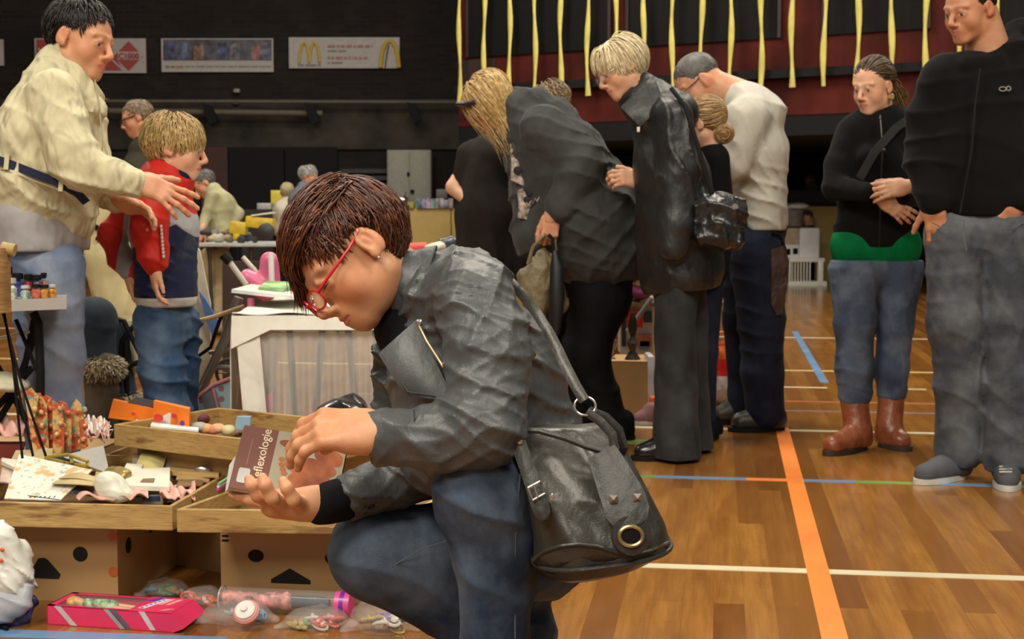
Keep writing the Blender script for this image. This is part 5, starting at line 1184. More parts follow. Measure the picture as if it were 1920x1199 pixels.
Lg = [q.c(1610, 500, .03, 49, 1672, 500, .03, 49, .8, .04)] + q.chain([(1600, 510, 0, 46), (1604, 610, -.02, 36), (1602, 690, -.03, 33), (1603, 738, -.03, 31)], 1, .03) + q.chain([(1686, 510, .05, 45), (1678, 610, .04, 34), (1672, 690, .04, 30), (1672, 733, .04, 28)], 1, .03)
garment('jeans', Lg, bj2, rw, .007, .003, 20, 4, rdg=[((.4, .1, 1), 40, .008), ((1, .1, .2), 44, .005)], cut=lambda X, Y, Z: (Z-float(q.p(1640, 488)[2]))+0*X+0*Y)
rb = leather('rust_leather', (.20, .05, .018), (.34, .10, .04), .35, .4, 20, .2)
rsole = plain('dark_rubber', (.03, .02, .015), .6)
shoe(rw, (1548, 850, -.22), (1622, 846, -.02), .09, rb, w=23, q=q, name='boot', vs=.006, high=(1601, 748, -.03, 25, 26), solem=rsole); shoe(rw, (1706, 834, -.10), (1650, 836, .06), .09, rb, w=22, q=q, name='boot', vs=.006, high=(1671, 742, .04, 24, 25), solem=rsole)
hr = Head(q.p(1637, 163, .0), (-.66, -.62, -.22), (-.10, -.10,   .98), .98, .93)
body(rw, sk2, hr, T+A1+A2+Lg, [neck(q.c(1643, 175, .02, 23, 1650, 225, .04, 30, 1, .02))],
     [hand(q.p(1698, 350, -.215), (-.97, -.10, -.14), (0, .85, -.3), -1, .95, curls=(18, 16, 16, 22), thumb=(20, 10)), hand(q.p(1655, 374, -.18), (.80, -.02, -.55), (.1, .9, 0), 1, .9, curls=(12, 12, 14, 18), thumb=(20, 10))], vs=.018, hvs=.0048, handvs=.004)
hbn = hairmat('dark_brown_hair', (.045, .026, .013), (.22, .135, .065), None, .38)
std_hair(hr, hbn, rw, [(-.12, -.07), (-.06, -.06), (-.03, -.02), (.0, .02), (.03, .035), (.05, .055), (.08, .072), (.12, .085)], (0, .10, .06), .12, 1300, .012, (.002, .0035), 0, 3, .04, .03, vs=.006, capr=.003)
m = MB()
rs = np.random.RandomState(3); pth = []
b0 = np.array(hr.w2((0, -.115, .01)))
for k in range(90):
    o_ = rs.randn(3)*.010; d_ = nz((.75, .35, -.15+rs.rand()*-.7)); p0 = b0+o_; pth.append([p0+d_*t*.11+np.array((0, 0, -.05))*t*t+rs.randn(3)*.004*t for t in np.linspace(0, 1, 7)])
V, F, A = lock_mesh(np.array(pth), .004+.004*rs.rand(90), rs.rand(90)); put('ponytail', mesh_np('ponytail', V, F, A), hairmat('ponytail_hair', (.12, .07, .03), (.40, .27, .12)), rw)
m = MB(); m.lathe([(.010, -.006), (.014, 0), (.010, .006)], hr.w2((-.088, -.004, -.048)), 14, axis=(0, -1, 0)); m.build('earring', plain('gold_disc', (.6, .48, .22), .3, .7), rw)
# ---------------------------------------------------------------- tall man in the black hoodie
q = Px(5.35)
rm = person('tall man in a black zip hoodie and grey-blue jeans with thumbs in his pockets', 1850, 900, 5.35)
T = [q.c(1780, 150, 0, 46, 1905, 145, .02, 48, .8, .04), q.c(1838, 200, 0, 92, 1835, 300, 0, 100, .68, .05), q.c(1830, 300, 0, 100, 1828, 350, 0, 88, .7, .05), q.c(1790, 345, 0, 55, 1870, 345, 0, 55, .85, .04)]
A1 = q.chain([(1768, 150, .0, 42), (1738, 220, .02, 36), (1732, 300, .0, 33), (1748, 378, -.06, 27)], 1, .03)
A2 = q.chain([(1925, 150, .02, 46), (1950, 240, .03, 37), (1945, 310, .0, 34), (1912, 370, -.07, 28)], 1, .03)
CL = [q.c(1812, 122, -.07, 15, 1868, 118, -.07, 15, 1, .02), q.c(1880, 84, .06, 26, 1915, 66, .05, 30, 1.1, .03), q.c(1870, 112, -.06, 14, 1905, 82, .0, 18, 1, .02)]
garment('black_hoodie', T+A1+A2+CL, cloth('black_fleece', (.0055, .0055, .006), .95, .1, .4, 8, .1, 600, .3), rm, .008, .002, 16, 3, cut=lambda X, Y, Z: (float(q.p(1830, 406)[2])-Z)+0*X+0*Y, rdg=[((.2, .1, 1), 26, .012)])
m = MB(); m.tube([q.p(1838, 128, -.16), q.p(1828, 200, -.165), q.p(1822, 280, -.165), q.p(1800, 400, -.165)], .004, 6); m.build('zip', plain('dark_zip', (.03, .03, .03), .35, .7), rm)
m = MB(); m.tube([q.p(1880+6.5*math.cos(a), 167+4*math.sin(a), -.135) for a in np.linspace(0, 2*PI, 16)], .002, 6, cap=False); m.tube([q.p(1891+4*math.cos(a), 166+4*math.sin(a), -.134) for a in np.linspace(0, 2*PI, 16)], .002, 6, cap=False); m.build('chest_emblem', plain('grey_print', (.3, .3, .3), .5), rm)
gj = jeans_mat('grey_blue_denim', (.045, .052, .066), (.15, .165, .18), .7, 9)
Lg = [q.c(1790, 430, 0, 54, 1885, 430, 0, 56, .85, .04)] + q.chain([(1788, 450, 0, 52), (1790, 600, -.02, 48), (1797, 720, 0, 43), (1796, 850, .03, 42)], 1, .03) + q.chain([(1890, 450, 0, 54), (1884, 600, -.03, 46), (1893, 720, -.05, 41), (1888, 868, -.07, 42)], 1, .03)
garment('jeans', Lg, gj, rm, .0075, .003, 18, 4, cut=lambda X, Y, Z: (.045-Z)+0*X+0*Y, rdg=[((.5, .1, 1), 30, .007), ((1, .1, .15), 36, .008)])
m = MB(); m.tube([q.p(1808, 412, -.16), q.p(1806, 440, -.168), q.p(1812, 470, -.16)], .003, 6); m.tube([q.p(1748, 418, -.09), q.p(1768, 428, -.14), q.p(1785, 430, -.15)], .002, 6); m.tube([q.p(1920, 418, -.10), q.p(1896, 428, -.15), q.p(1880, 430, -.16)], .002, 6); m.build('seam', js, rm)
cs = cloth('grey_canvas', (.085, .09, .10), .85, .1, .3); ws = plain('white_rubber', (.55, .54, .50), .5)
shoe(rm, (1718, 880, -.10), (1810, 862, .06), .08, cs, w=25, q=q, solem=ws); shoe(rm, (1890, 920, -.24), (1886, 872, 0), .08, cs, w=25, q=q, solem=ws)
for cx, cy, dx in ((1885, 886, 0),):
    m = MB()
    for k in range(4): m.tube([q.p(cx-12, cy+k*5, -.13-.028*k)+np.array((0, 0, .03)), q.p(cx+12, cy+k*5, -.13-.028*k)+np.array((0, 0, .03))], .003, 6)
    m.build('laces', ws, rm)
hq = Head(q.p(1818, 18, -.02), (-.80, -.52, -.28), (-.12, -.10, .98), 1.02)
body(rm, skin('tanned_skin', (.52, .27, .155)), hq, T+A1+A2+Lg, [neck(q.c(1838, 30, .0, 33, 1856, 110, .02, 42, 1, .02))],
     [hand(q.p(1748, 380, -.062), (.22, .05, -.97), (.3, .9, 0), -1, 1.05, curls=(18, 22, 25, 25), thumb=(38, 0)), hand(q.p(1908, 376, -.078), (-.5, .05, -.85), (-.2, .9, 0), 1, 1.05, curls=(30, 30, 30, 30), thumb=(20, 5))], vs=.018, hvs=.0045, handvs=.004)
hbk = hairmat('dark_crop', (.010, .007, .006), (.04, .028, .02), None, .45)
std_hair(hq, hbk, rm, [(-.12, -.06), (-.06, -.055), (-.035, -.02), (-.02, .02), (.012, .02), (.014, -.03), (.03, -.03), (.032, .03), (.05, .05), (.07, .07), (.12, .085)], (0, -.05, .12), .022, 500, .005, (.003, .005), 0, 6, .2, .1, vs=.005)
# ---------------------------------------------------------------- seated visitor, only legs seen behind the cream-jacket woman
q = Px(5.3)
sl = person('seated person of whom only dark denim knees and fur-trimmed boots show', 190, 850, 5.3)
dj = jeans_mat('blue_black_denim', (.018, .026, .038), (.045, .06, .075), .5, 8)
Lg = q.chain([(120, 590, .3, 44), (178, 598, .02, 38), (190, 700, -.02, 30)], 1.1, .03) + q.chain([(150, 600, .35, 44), (216, 628, .12, 30), (232, 740, .1, 22), (234, 800, .1, 20)], 1.1, .03)
garment('jeans', Lg, dj, sl, .009, .003, 20, rdg=[((.2, .1, 1), 28, .008)])
tb_ = cloth('taupe_suede', (.10, .080, .060), .9, .15, .6, 12)
V, F = sdf(q.chain([(190, 690, -.03, 32), (192, 800, -.03, 30)], 1, .02)+[q.c(190, 870, -.03, 26, 160, 885, -.15, 22)], .008, lambda X, Y, Z: .010*ridges(X, Y, Z, (.2, .1, 1), 50, 4)); put('boot', mesh_np('boot', V, F), tb_, sl)
V, F = sdf([q.c(236, 770, .1, 28, 238, 930, .1, 24, 1)], .01, lambda X, Y, Z: .010*ridges(X, Y, Z, (.2, .1, 1), 50, 4)); put('boot', mesh_np('boot', V, F), tb_, sl)
frm = hairmat('fur_trim', (.30, .24, .15), (.75, .66, .46), None, .7)
def fur(name, prims, root, n, ln, r, seed=1, mat=frm, vs=.01):
    V, F = sdf(prims, vs); rs = np.random.RandomState(seed); c = V[rs.randint(0, len(V), n)]
    me = mesh_np('t', V, F); nn = np.zeros((len(V), 3), np.float32); me.vertices.foreach_get('normal', nn.ravel()) if False else None
    cen = V.mean(0); paths = []
    for p in c:
        d = nz(p-cen)+rs.randn(3)*.35; d = nz(d); paths.append([p+d*ln*t+np.array((0, 0, -ln*.35))*t*t for t in np.linspace(0, 1, 4)])
    bpy.data.meshes.remove(me)
    v2, f2, a2 = lock_mesh(np.array(paths), r*(.6+.8*rs.rand(n)), rs.rand(n), n=4); Vj, Fj, Aj = join([(V, F, dict(tone=np.full(len(V), .3))), (v2, f2, a2)])
    return put(name, mesh_np(name, Vj, Fj, Aj), mat, root)
fur('fur_trim', [q.e(190, 690, -.03, 40, 22, .085)], sl, 900, .025, .0035, 2); fur('fur_trim', [q.e(236, 752, .1, 34, 18, .07)], sl, 500, .02, .0035, 3)
body(sl, sk2, None, Lg, [], [], vs=.02)
# ---------------------------------------------------------------- far visitors
def far_person(lab, D, hx, hy, fwd, up, torso, tm, hairm, hlen=.03, skm=sk3, size=1.0, legs=None, legm=bp, arms=(), feet=None, glasses=False, hlift=.006, nk=True):
    q = Px(D); r = person(lab, torso[0][0], 0, D)
    T = q.chain(torso, 1.3, .05)+[p for a in arms for p in q.chain(a, 1, .03)]
    garment('top', T, tm, r, max(.012, D*.0012), .004, 16, rdg=[((.4, .1, 1), 24, .015)])
    x, y, _, rr = torso[-1]; zb = q.p(x, y)[2]; s_ = 1/q.k
    L = [prim_rc(q.p(x-rr*.4, y), np.array((q.p(x-rr*.4, y)[0], D, .05)), rr*q.k*.6, .06, .04), prim_rc(q.p(x+rr*.4, y), np.array((q.p(x+rr*.4, y)[0], D+.05, .05)), rr*q.k*.6, .06, .04)]
    garment('trousers', L, legm, r, .02, 0)
    h = Head(q.p(hx, hy), fwd, up, size); nx, ny = torso[0][0], torso[0][1]
    body(r, skm, h, T+L, [neck(q.c(hx+(nx-hx)*.2, hy+(ny-hy)*.2, 0, .05/q.k, nx, ny, 0, .055/q.k, 1, .02))], [hand(q.p(*a[-1][:3]), (-.3, -.2, -.8), (0, .9, 0), 1, 1.0) for a in arms], vs=.03, hvs=.009, handvs=.008)
    std_hair(h, hairm, r, HL, (0, -.05, .12), hlen, 200, hlift, (.006, .009), .0, 6, .2, .2, vs=.010)
    if glasses: spectacles(r, h, plain('dark_frame_glasses', (.01, .01, .01), .3), .112, -.002, .031, .019, .012, .003, glass=False)
    return r
far_person('grey-haired man in glasses and an olive jacket behind the blond boy', 9.6, 257, 222, (-.92, -.2, -.3), (-.3, 0, .95), [(272, 285, 0, 30), (275, 340, 0, 50), (275, 430, 0, 55)], cloth('olive_wool', (.035, .032, .022), .9), hairmat('ash_hair', (.13, .09, .05), (.35, .26, .16)), .035, size=1.0, glasses=True)
far_person('elderly man in a pale green-beige coat leaning over the far table', 12.6, 384, 345, (-.75, -.2, -.6), (-.5, 0, .8), [(400, 358, 0, 16), (412, 385, 0, 26), (418, 440, 0, 28)], cloth('pale_olive_coat', (.36, .34, .20), .85), hgr, .04, arms=[[(398, 370, -.15, 12), (385, 410, -.2, 9), (378, 430, -.3, 7)], [(425, 380, .1, 13), (448, 400, .05, 9), (432, 432, -.1, 7)]])
far_person('far person in a cream top and pale hat seen from behind', 17.5, 539, 361, (.1, .95, -.2), (0, .2, 1), [(537, 378, 0, 12), (533, 396, 0, 20), (531, 430, 0, 19)], cloth('cream_knit', (.50, .46, .36), .9), hairmat('pale_hat', (.40, .35, .20), (.55, .5, .32)), .05)
far_person('far white-haired person in a grey top, behind the dark red hair', 16.5, 579, 330, (.9, -.2, -.1), (.1, 0, 1), [(570, 352, 0, 13), (565, 375, 0, 22), (562, 420, 0, 22)], cloth('grey_blue_knit', (.13, .14, .16), .9), hairmat('silver_hair', (.25, .25, .24), (.5, .5, .47)), .07, hlift=.014)
far_person('far bald head just visible above the dark red hair', 19, 645, 343, (-.5, -.8, 0), (0, 0, 1), [(645, 365, 0, 14), (645, 400, 0, 20)], bz, hairmat('sparse_hair', (.3, .2, .14), (.4, .28, .2)), .01)
far_person('child with brown hair and a dark top behind the white headboard on the cot', 20.5, 1514, 409, (-.5, -.85, -.1), (0, 0, 1), [(1520, 426, 0, 7), (1519, 440, 0, 10), (1518, 480, 0, 10)], navy, hairmat('brown_hair', (.06, .035, .02), (.16, .1, .05)), .05, skm=sk2, size=.85)
far_person('reddish-haired person in pale clothing beyond the charcoal mat', 22.6, 1518, 338, (-.6, -.6, -.3), (0, 0, 1), [(1520, 350, 0, 12), (1524, 366, 0, 20)], cloth('pale_grey_knit', (.22, .22, .24), .9), hairmat('red_brown_hair', (.10, .03, .015), (.2, .07, .04)), .05, size=.95)
# ================================================================ THE STALL in the foreground
def wood_mat(name, c1, c2, rough=.6, sc=6, stain=None):
    nd = N(name); v = coords(nd, (.35, 1, 3)); f = noise(nd, v, sc, 6, .6, .6); c = mix(nd, ramp(nd, f, .3, .7), c1, c2)
    if stain: c = mix(nd, ramp(nd, noise(nd, coords(nd, (.6, 1, 4)), 5, 5, .6), .56, .62), c, stain)
    g = noise(nd, coords(nd, (.5, 1, 8)), 40, 4); c = mix(nd, ramp(nd, g, .45, .8), c, tuple(x*.62 for x in c1))
    nd.l(c, nd.b.inputs['Base Color']); nd.l(bump(nd, g, .15, .002), nd.b.inputs['Normal']); nd.setb(Roughness=rough); return nd.m
pine = wood_mat('worn_pine', (.36, .215, .065), (.50, .33, .12), stain=(.20, .095, .03)); card = plain('corrugated_card', (.46, .28, .115), .75, var=.07, vs=4); card2 = plain('inner_card', (.20, .11, .045), .8)
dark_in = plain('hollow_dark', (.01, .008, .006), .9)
class Fr:
    """local frame of a crate: origin at its front left lower corner, x along the front, y to the back, z up"""
    def __init__(s, o, x, y): s.o = Vector(o); s.x = Vector(x); s.y = Vector(y); s.z = Z3
    def __call__(s, a, b, c): return s.o + s.x*a + s.y*b + s.z*c
    def block(s, mb, a0, a1, b0, b1, c0, c1):
        mb.add([s(a, b, c) for a in (a0, a1) for b in (b0, b1) for c in (c0, c1)], [(0, 1, 3, 2), (4, 6, 7, 5), (0, 4, 5, 1), (2, 3, 7, 6), (0, 2, 6, 4), (1, 5, 7, 3)])
def crate(lab, o, x, y, w, d, h, group='wooden trays', mat=None, th=.012):
    f = Fr(o, x, y); t = thing('wooden_tray', lab, 'tray', tuple(o), group); mt = mat or pine
    for nm, a in (('front_board', (0, w, 0, th, 0, h)), ('back_board', (0, w, d-th, d, 0, h)), ('side_board', (0, th, th, d-th, 0, h)), ('side_board', (w-th, w, th, d-th, 0, h)), ('base', (th, w-th, th, d-th, 0, .006))):
        m = MB(); f.block(m, *a); b_ = m.build(nm, mt if nm != 'base' else card2, t, smooth=False); mo = b_.modifiers.new('bevel', 'BEVEL'); mo.width = .002; mo.segments = 2
    return f, t
def carton(lab, o, x, y, w, d, h, holes=(), cat='cardboard box', side_holes=(), group=None, tris=()):
    f = Fr(o, x, y); t = thing('cardboard_box', lab, cat, tuple(o), group); th = .005
    for nm, a in (('front_panel', (0, w, 0, th, 0, h)), ('back_panel', (0, w, d-th, d, 0, h)), ('side_panel', (0, th, th, d-th, 0, h)), ('side_panel', (w-th, w, th, d-th, 0, h)), ('lid', (0, w, 0, d, h-.004, h)), ('bottom', (th, w-th, th, d-th, 0, .005))):
        m = MB(); f.block(m, *a); b_ = m.build(nm, card, t, smooth=False)
        if nm == 'front_panel': fp = b_
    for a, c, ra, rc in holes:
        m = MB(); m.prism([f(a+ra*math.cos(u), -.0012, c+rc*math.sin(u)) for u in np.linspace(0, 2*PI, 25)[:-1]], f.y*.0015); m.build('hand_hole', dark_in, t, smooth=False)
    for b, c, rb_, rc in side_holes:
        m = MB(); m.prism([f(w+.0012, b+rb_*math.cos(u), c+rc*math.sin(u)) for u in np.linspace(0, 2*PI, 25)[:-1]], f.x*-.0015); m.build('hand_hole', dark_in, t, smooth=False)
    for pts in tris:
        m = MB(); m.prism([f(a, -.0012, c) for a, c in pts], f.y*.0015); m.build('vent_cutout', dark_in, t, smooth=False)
    return f, t
# left carton: right front corner stands at (220,1135)
x1 = W; y1 = U
o = G(222, 1132); wL = .62
fL, tL = carton('brown banana carton on the floor at left with an orange dot on its corner', o - x1*wL, x1, y1, wL, .42, .205, holes=[(wL-.100, .125, .020, .0195)], side_holes=[(.07, .135, .018, .021), (.22, .155, .016, .02), (.36, .17, .016, .018)], tris=[[(wL-.245, .058), (wL-.215, .058+.052), (wL-.20, .112), (wL-.19, .108), (wL-.155, .07), (wL-.16, .058)]], group='banana cartons under the trays')
for c in (.175, .082): m = MB(); m.prism([fL(wL-.012+.013*math.cos(u), -.0015, c+.013*math.sin(u)) for u in np.linspace(0, 2*PI, 20)[:-1]], fL.y*.001); m.build('orange_dot', plain('orange_ink', (.55, .13, .035), .6), tL, smooth=False)
o = G(415, 1122)
fR, tR = carton('brown banana carton on the floor under the right tray, beside the crouching woman\'s knee', o, x1, y1, .60, .40, .20, holes=[(.095, .115, .021, .0165), (.30, .115, .021, .0165)], tris=[[(.135, .055), (.185, .085), (.24, .055), (.24, .045), (.135, .045)]], group='banana cartons under the trays')
for c in (.162, .150): m = MB(); fR.block(m, .004, .022, -.001, .0005, c, c+.005); m.build('printed_mark', black, tR, smooth=False)
# trays resting on the cartons
zt = .215
def on_plane(px, py, z): return G(px, py, z)
oL = on_plane(324, 996, zt); aL = on_plane(0, 988, zt); xL = (oL-aL); xL.z = 0; xL.normalize(); yL = Vector((-xL.y, xL.x, 0))
yL = (on_plane(205, 905, zt)-on_plane(324, 996, zt)); yL = Vector((-xL.y, xL.x, 0))
fTL, tTL = crate('left front wooden tray holding envelopes, pink cloth and embroidered card', oL - xL*.60, xL, yL, .60, .46, .062)
oR = on_plane(327, 999, zt+.004); bR = on_plane(640, 1003, zt+.004); xR = (bR-oR); xR.z = 0; xR.normalize(); yR = Vector((-xR.y, xR.x, 0)); yRs = (Vector((yR.x, yR.y, 0))+xR*.28).normalized()
fTR, tTR = crate('right front wooden tray of small trinkets below the brown book', oR + xR*.006, xR, yRs, .58, .44, .058)
# second and third rows
zt2 = .21
oB = G(205, 888, zt2); fB, tB = crate('rear wooden tray with wooden strips behind the greeting cards', oB - x1*.02, x1, y1, .56, .30, .055)
zt3 = .335
oC = G(214, 836, zt3); xC = (G(450, 866, zt3)-oC); xC.z = 0; xC.normalize(); yC = Vector((-xC.y, xC.x, 0))
fC, tC = crate('raised back wooden tray carrying the orange toy box', oC, xC, yC, .70, .42, .062)
carton('plain carton supporting the raised back tray', oC + yC*.06+xC*.03 - Z3*zt3, xC, yC, .6, .34, zt3-.002)
carton('plain carton under the rear tray', oB + y1*.06 - Z3*zt2, x1, y1, .5, .22, zt2-.002)
carton('pale carton peeping out behind the left tray', G(0, 845, .20) - Z3*.20 - x1*.2, x1, y1, .52, .3, .2)
# ---- contents of the left tray
tanc = plain('tan_card', (.40, .27, .12), .7); darkc = plain('dark_print_card', (.06, .05, .05), .5, var=.8, vs=30); brc = plain('brown_card', (.22, .12, .05), .7); rosec = plain('rose_paper', (.55, .42, .36), .7)
def sheet_px(name, lab, cat, pts, D, mat, th=.002, parent=None, group=None, bend=.0):
    """a card or cloth lying at given corner points: (x,y,depth)"""
    A, B, C2, D2 = [np.array(P(x, y, d)) for x, y, d in pts]; g = []; n = 8
    for i in range(n+1):
        u = i/n; g.append([(A*(1-u)+B*u)*(1-v)+(D2*(1-u)+C2*u)*v + np.array((0, 0, bend))*math.sin(PI*u)*math.sin(PI*v+.3) for v in np.linspace(0, 1, n+1)])
    m = MB(); m.sheet(g, th); o = m.build(name, mat, parent)
    if lab: tag(o, lab, cat, group)
    return o
nd = N('embroidered_card'); v = coords(nd); n1 = noise(nd, v, 16, 4); vo = noise(nd, v, 60, 3)
c = mix(nd, ramp(nd, n1, .55, .60), (.66, .65, .56), (.60, .38, .17)); c = mix(nd, ramp(nd, vo, .62, .66), c, (.25, .42, .38)); nd.l(c, nd.b.inputs['Base Color']); nd.b.inputs['Roughness'].default_value = .7
paper = plain('off_white_paper', (.66, .64, .54), .7, var=.06, vs=6)
t = thing('greeting_card', 'large white card embroidered with peach and teal flowers leaning in the left tray', 'card', tuple(P(80, 935, 3.7)))
sheet_px('card', None, None, [(8, 936, 3.66), (112, 940, 3.64), (173, 882, 3.78), (36, 853, 3.88)], 0, nd.m, .003, t)
m = MB()
for k in range(6): m.tube([P(55+k*9, 934, 3.635), P(59+k*9, 931, 3.635)], .0012, 5)
m.tube([P(52, 930, 3.64), P(112, 938, 3.63)], .0012, 5); m.build('lettered_edge', black, t)
sheet_px('grey_card', 'pale grey card standing behind the embroidered card', 'card', [(100, 850, 3.98), (206, 890, 3.93), (194, 836, 4.0), (90, 862, 3.98)], 0, plain('pale_grey_card', (.42, .42, .39), .6), .002)
sheet_px('card_stack', 'cream cards fanned at the far left edge of the left tray', 'card', [(2, 868, 3.86), (26, 880, 3.8), (34, 866, 3.86), (4, 862, 3.9)], 0, paper, .01)
yb = plain('mustard_card', (.40, .30, .05), .5)
t = thing('gilt_box', 'shallow mustard yellow frame box lying behind the embroidered card', 'frame box', tuple(P(140, 862, 3.95)))
m = MB()
for a, b in (((85, 858), (128, 853)), ((128, 853), (165, 866)), ((165, 866), (163, 875)), ((85, 858), (120, 868)), ((120, 868), (163, 875)), ((133, 858), (135, 870))): m.tube([P(a[0], a[1], 3.9), P(b[0], b[1], 3.88)], .005, 6)
m.build('frame', yb, t)
env = plain('kraft_cream', (.48, .38, .20), .7, var=.08)
t = thing('envelope', 'open cream envelope lying over the white card', 'envelope', tuple(P(150, 905, 3.72)))
sheet_px('back', None, None, [(97, 908, 3.7), (180, 912, 3.66), (200, 893, 3.8), (118, 893, 3.8)], 0, env, .002, t, bend=.006); sheet_px('flap', None, None, [(110, 898, 3.74), (182, 905, 3.7), (190, 896, 3.76), (122, 892, 3.8)], 0, env, .002, t, bend=.016)
pink = cloth('pink_felt', (.70, .42, .36), .9, .08, .3, 14)
opq0 = cloth('white_lace', (.70, .66, .60), .85)
def rag(name, lab, x0, x1, y0, y1, d0, d1, mat, seed, amp=.012, cat='cloth'):
    r_ = random.Random(seed); ph = [r_.uniform(0, 6) for _ in range(4)]; g = []
    for i in range(33):
        u = i/32; row = []
        for j in range(17):
            v = j/16; p_ = P(x0+(x1-x0)*u, y0+(y1-y0)*v, d0+(d1-d0)*v); w = amp*(math.sin(u*9+ph[0]+2*v)+.6*math.sin(u*17+v*6+ph[1])+.5*math.sin(v*11+ph[2]))
            row.append(p_+Vector((0, 0, abs(w)+.002)))
        g.append(row)
    m = MB(); m.sheet(g, .003); return tag(m.build(name, mat), lab, cat)
rag('pink_cloth', 'folded pale pink cloth under the white shell in the left tray', 144, 278, 941, 915, 3.64, 3.86, pink, 2)
rag('pink_cloth', 'pale pink cloth at the right end of the left tray', 300, 366, 940, 918, 3.66, 3.86, pink, 5)
V, F = sdf([prim_el(P(209, 914, 3.67), (.042, .02, .036)), prim_el(P(200, 900, 3.68), (.028, .018, .02)), prim_el(P(225, 928, 3.66), (.035, .02, .02))], .003, lambda X, Y, Z: .003*ridges(X, Y, Z, (.3, .2, 1), 160, 4)); tag(put('shell_ornament', mesh_np('shell_ornament', V, F), plain('translucent_white', (.66, .66, .55), .35)), 'translucent white shell-shaped ornament on the pink cloth', 'ornament')
t = thing('framed_card', 'square white card with a small brown picture lying on a box in the left tray', 'card', tuple(P(275, 915, 3.8)))
sheet_px('card', None, None, [(234, 915, 3.76), (318, 918, 3.76), (319, 881, 3.95), (238, 884, 3.95)], 0, paper, .012, t); sheet_px('picture', None, None, [(263, 905, 3.795), (288, 905, 3.795), (290, 898, 3.83), (268, 899, 3.83)], 0, plain('brown_print', (.2, .12, .07), .6), .003, t)
t = thing('small_box', 'low blue-grey box under the square white card', 'box', tuple(P(280, 935, 3.72)))
m = MB(); m.box(P(280, 934, 3.79), (.095, .09, .022), bev=.003); m.build('box', plain('silver_grey_box', (.28, .27, .24), .4), t); m = MB(); m.box(P(284, 935, 3.743), (.045, .002, .012)); m.build('label', plain('navy_label', (.02, .03, .10), .4), t)
V, F = sdf([prim_el(P(215, 888, 3.88), (.030, .02, .02)), prim_el(P(232, 890, 3.86), (.022, .02, .016)), prim_el(P(222, 898, 3.84), (.02, .015, .012))], .003, lambda X, Y, Z: .004*waves(X, Y, Z, 160, 4)); tag(put('gold_figurine', mesh_np('gold_figurine', V, F), plain('dull_gold', (.34, .25, .09), .35, .4)), 'small dull gold figurine left of the square white card', 'figurine')
V = plain('pale_yellow_paper', (.58, .50, .20), .7)
sheet_px('yellow_note', 'pale yellow paper propped above the square white card', 'paper', [(250, 884, 3.98), (303, 886, 3.98), (316, 844, 4.1), (268, 843, 4.1)], 0, V, .0015, bend=.01)
sheet_px('clear_sleeve', 'clear plastic sleeve behind the pale yellow paper', 'sleeve', [(247, 880, 4.02), (325, 880, 4.02), (330, 846, 4.12), (249, 850, 4.12)], 0, plain('clear_film', (.6, .6, .55), .1, alpha=.4, trans=.3), .001)
sheet_px('wood_strip', 'light wooden strip lying across the rear tray', 'strip', [(318, 888, 3.95), (410, 893, 3.9), (416, 880, 4.05), (320, 877, 4.05)], 0, wood_mat('light_wood', (.50, .32, .12), (.62, .44, .2)), .012)
sheet_px('wood_offcut', 'mustard coloured wooden offcut at the right of the rear tray', 'strip', [(352, 880, 4.08), (414, 882, 4.06), (418, 868, 4.18), (360, 873, 4.16)], 0, yb, .008)
V, F = sdf([prim_el(P(371+k*9, 881, 3.95), (.010, .008, .008)) for k in range(3)], .002); tag(put('silver_brooch', mesh_np('silver_brooch', V, F), silver), 'small silver brooch lying on the light wooden strip', 'brooch')
m = MB(); m.box(fB(.27, .14, .035), (.10, .06, .03), Matrix.Rotation(-.14, 3, 'Z')); tag(m.build('cream_block', plain('cream_block', (.5, .38, .25), .6)), 'cream block standing in the rear tray', 'block')
more = [('cream envelope leaning at the back left of the left tray', 'envelope', [(20, 866, 3.95), (96, 862, 3.95), (100, 842, 4.02), (30, 846, 4.02)], env), ('white folded letter behind the mustard frame', 'letter', [(56, 858, 3.98), (96, 862, 3.96), (90, 842, 4.04), (62, 840, 4.04)], paper),
 ('tan card lying between the gold figurine and the grey card', 'card', [(176, 902, 3.8), (226, 905, 3.8), (222, 888, 3.9), (180, 886, 3.9)], tanc), ('dark photo print under the open cream envelope', 'print', [(108, 925, 3.68), (172, 930, 3.68), (182, 908, 3.78), (120, 906, 3.78)], darkc),
 ('beige card at the right end of the rear tray', 'card', [(330, 900, 3.9), (392, 905, 3.88), (396, 890, 3.98), (334, 888, 3.98)], tanc), ('brown card at the right corner of the left tray', 'card', [(330, 914, 3.8), (378, 912, 3.84), (388, 898, 3.92), (336, 900, 3.9)], brc),
 ('pale rose letter left of the embroidered card', 'letter', [(0, 905, 3.74), (20, 908, 3.73), (30, 880, 3.84), (4, 878, 3.85)], rosec), ('cream postcard under the pale yellow paper', 'postcard', [(230, 884, 3.94), (262, 886, 3.93), (268, 872, 4.0), (238, 870, 4.0)], paper)]
for lab_, cat_, pts_, mt_ in more: sheet_px(cat_ if cat_ != 'print' else 'photo_print', lab_, cat_, pts_, 0, mt_, .004, bend=.004)
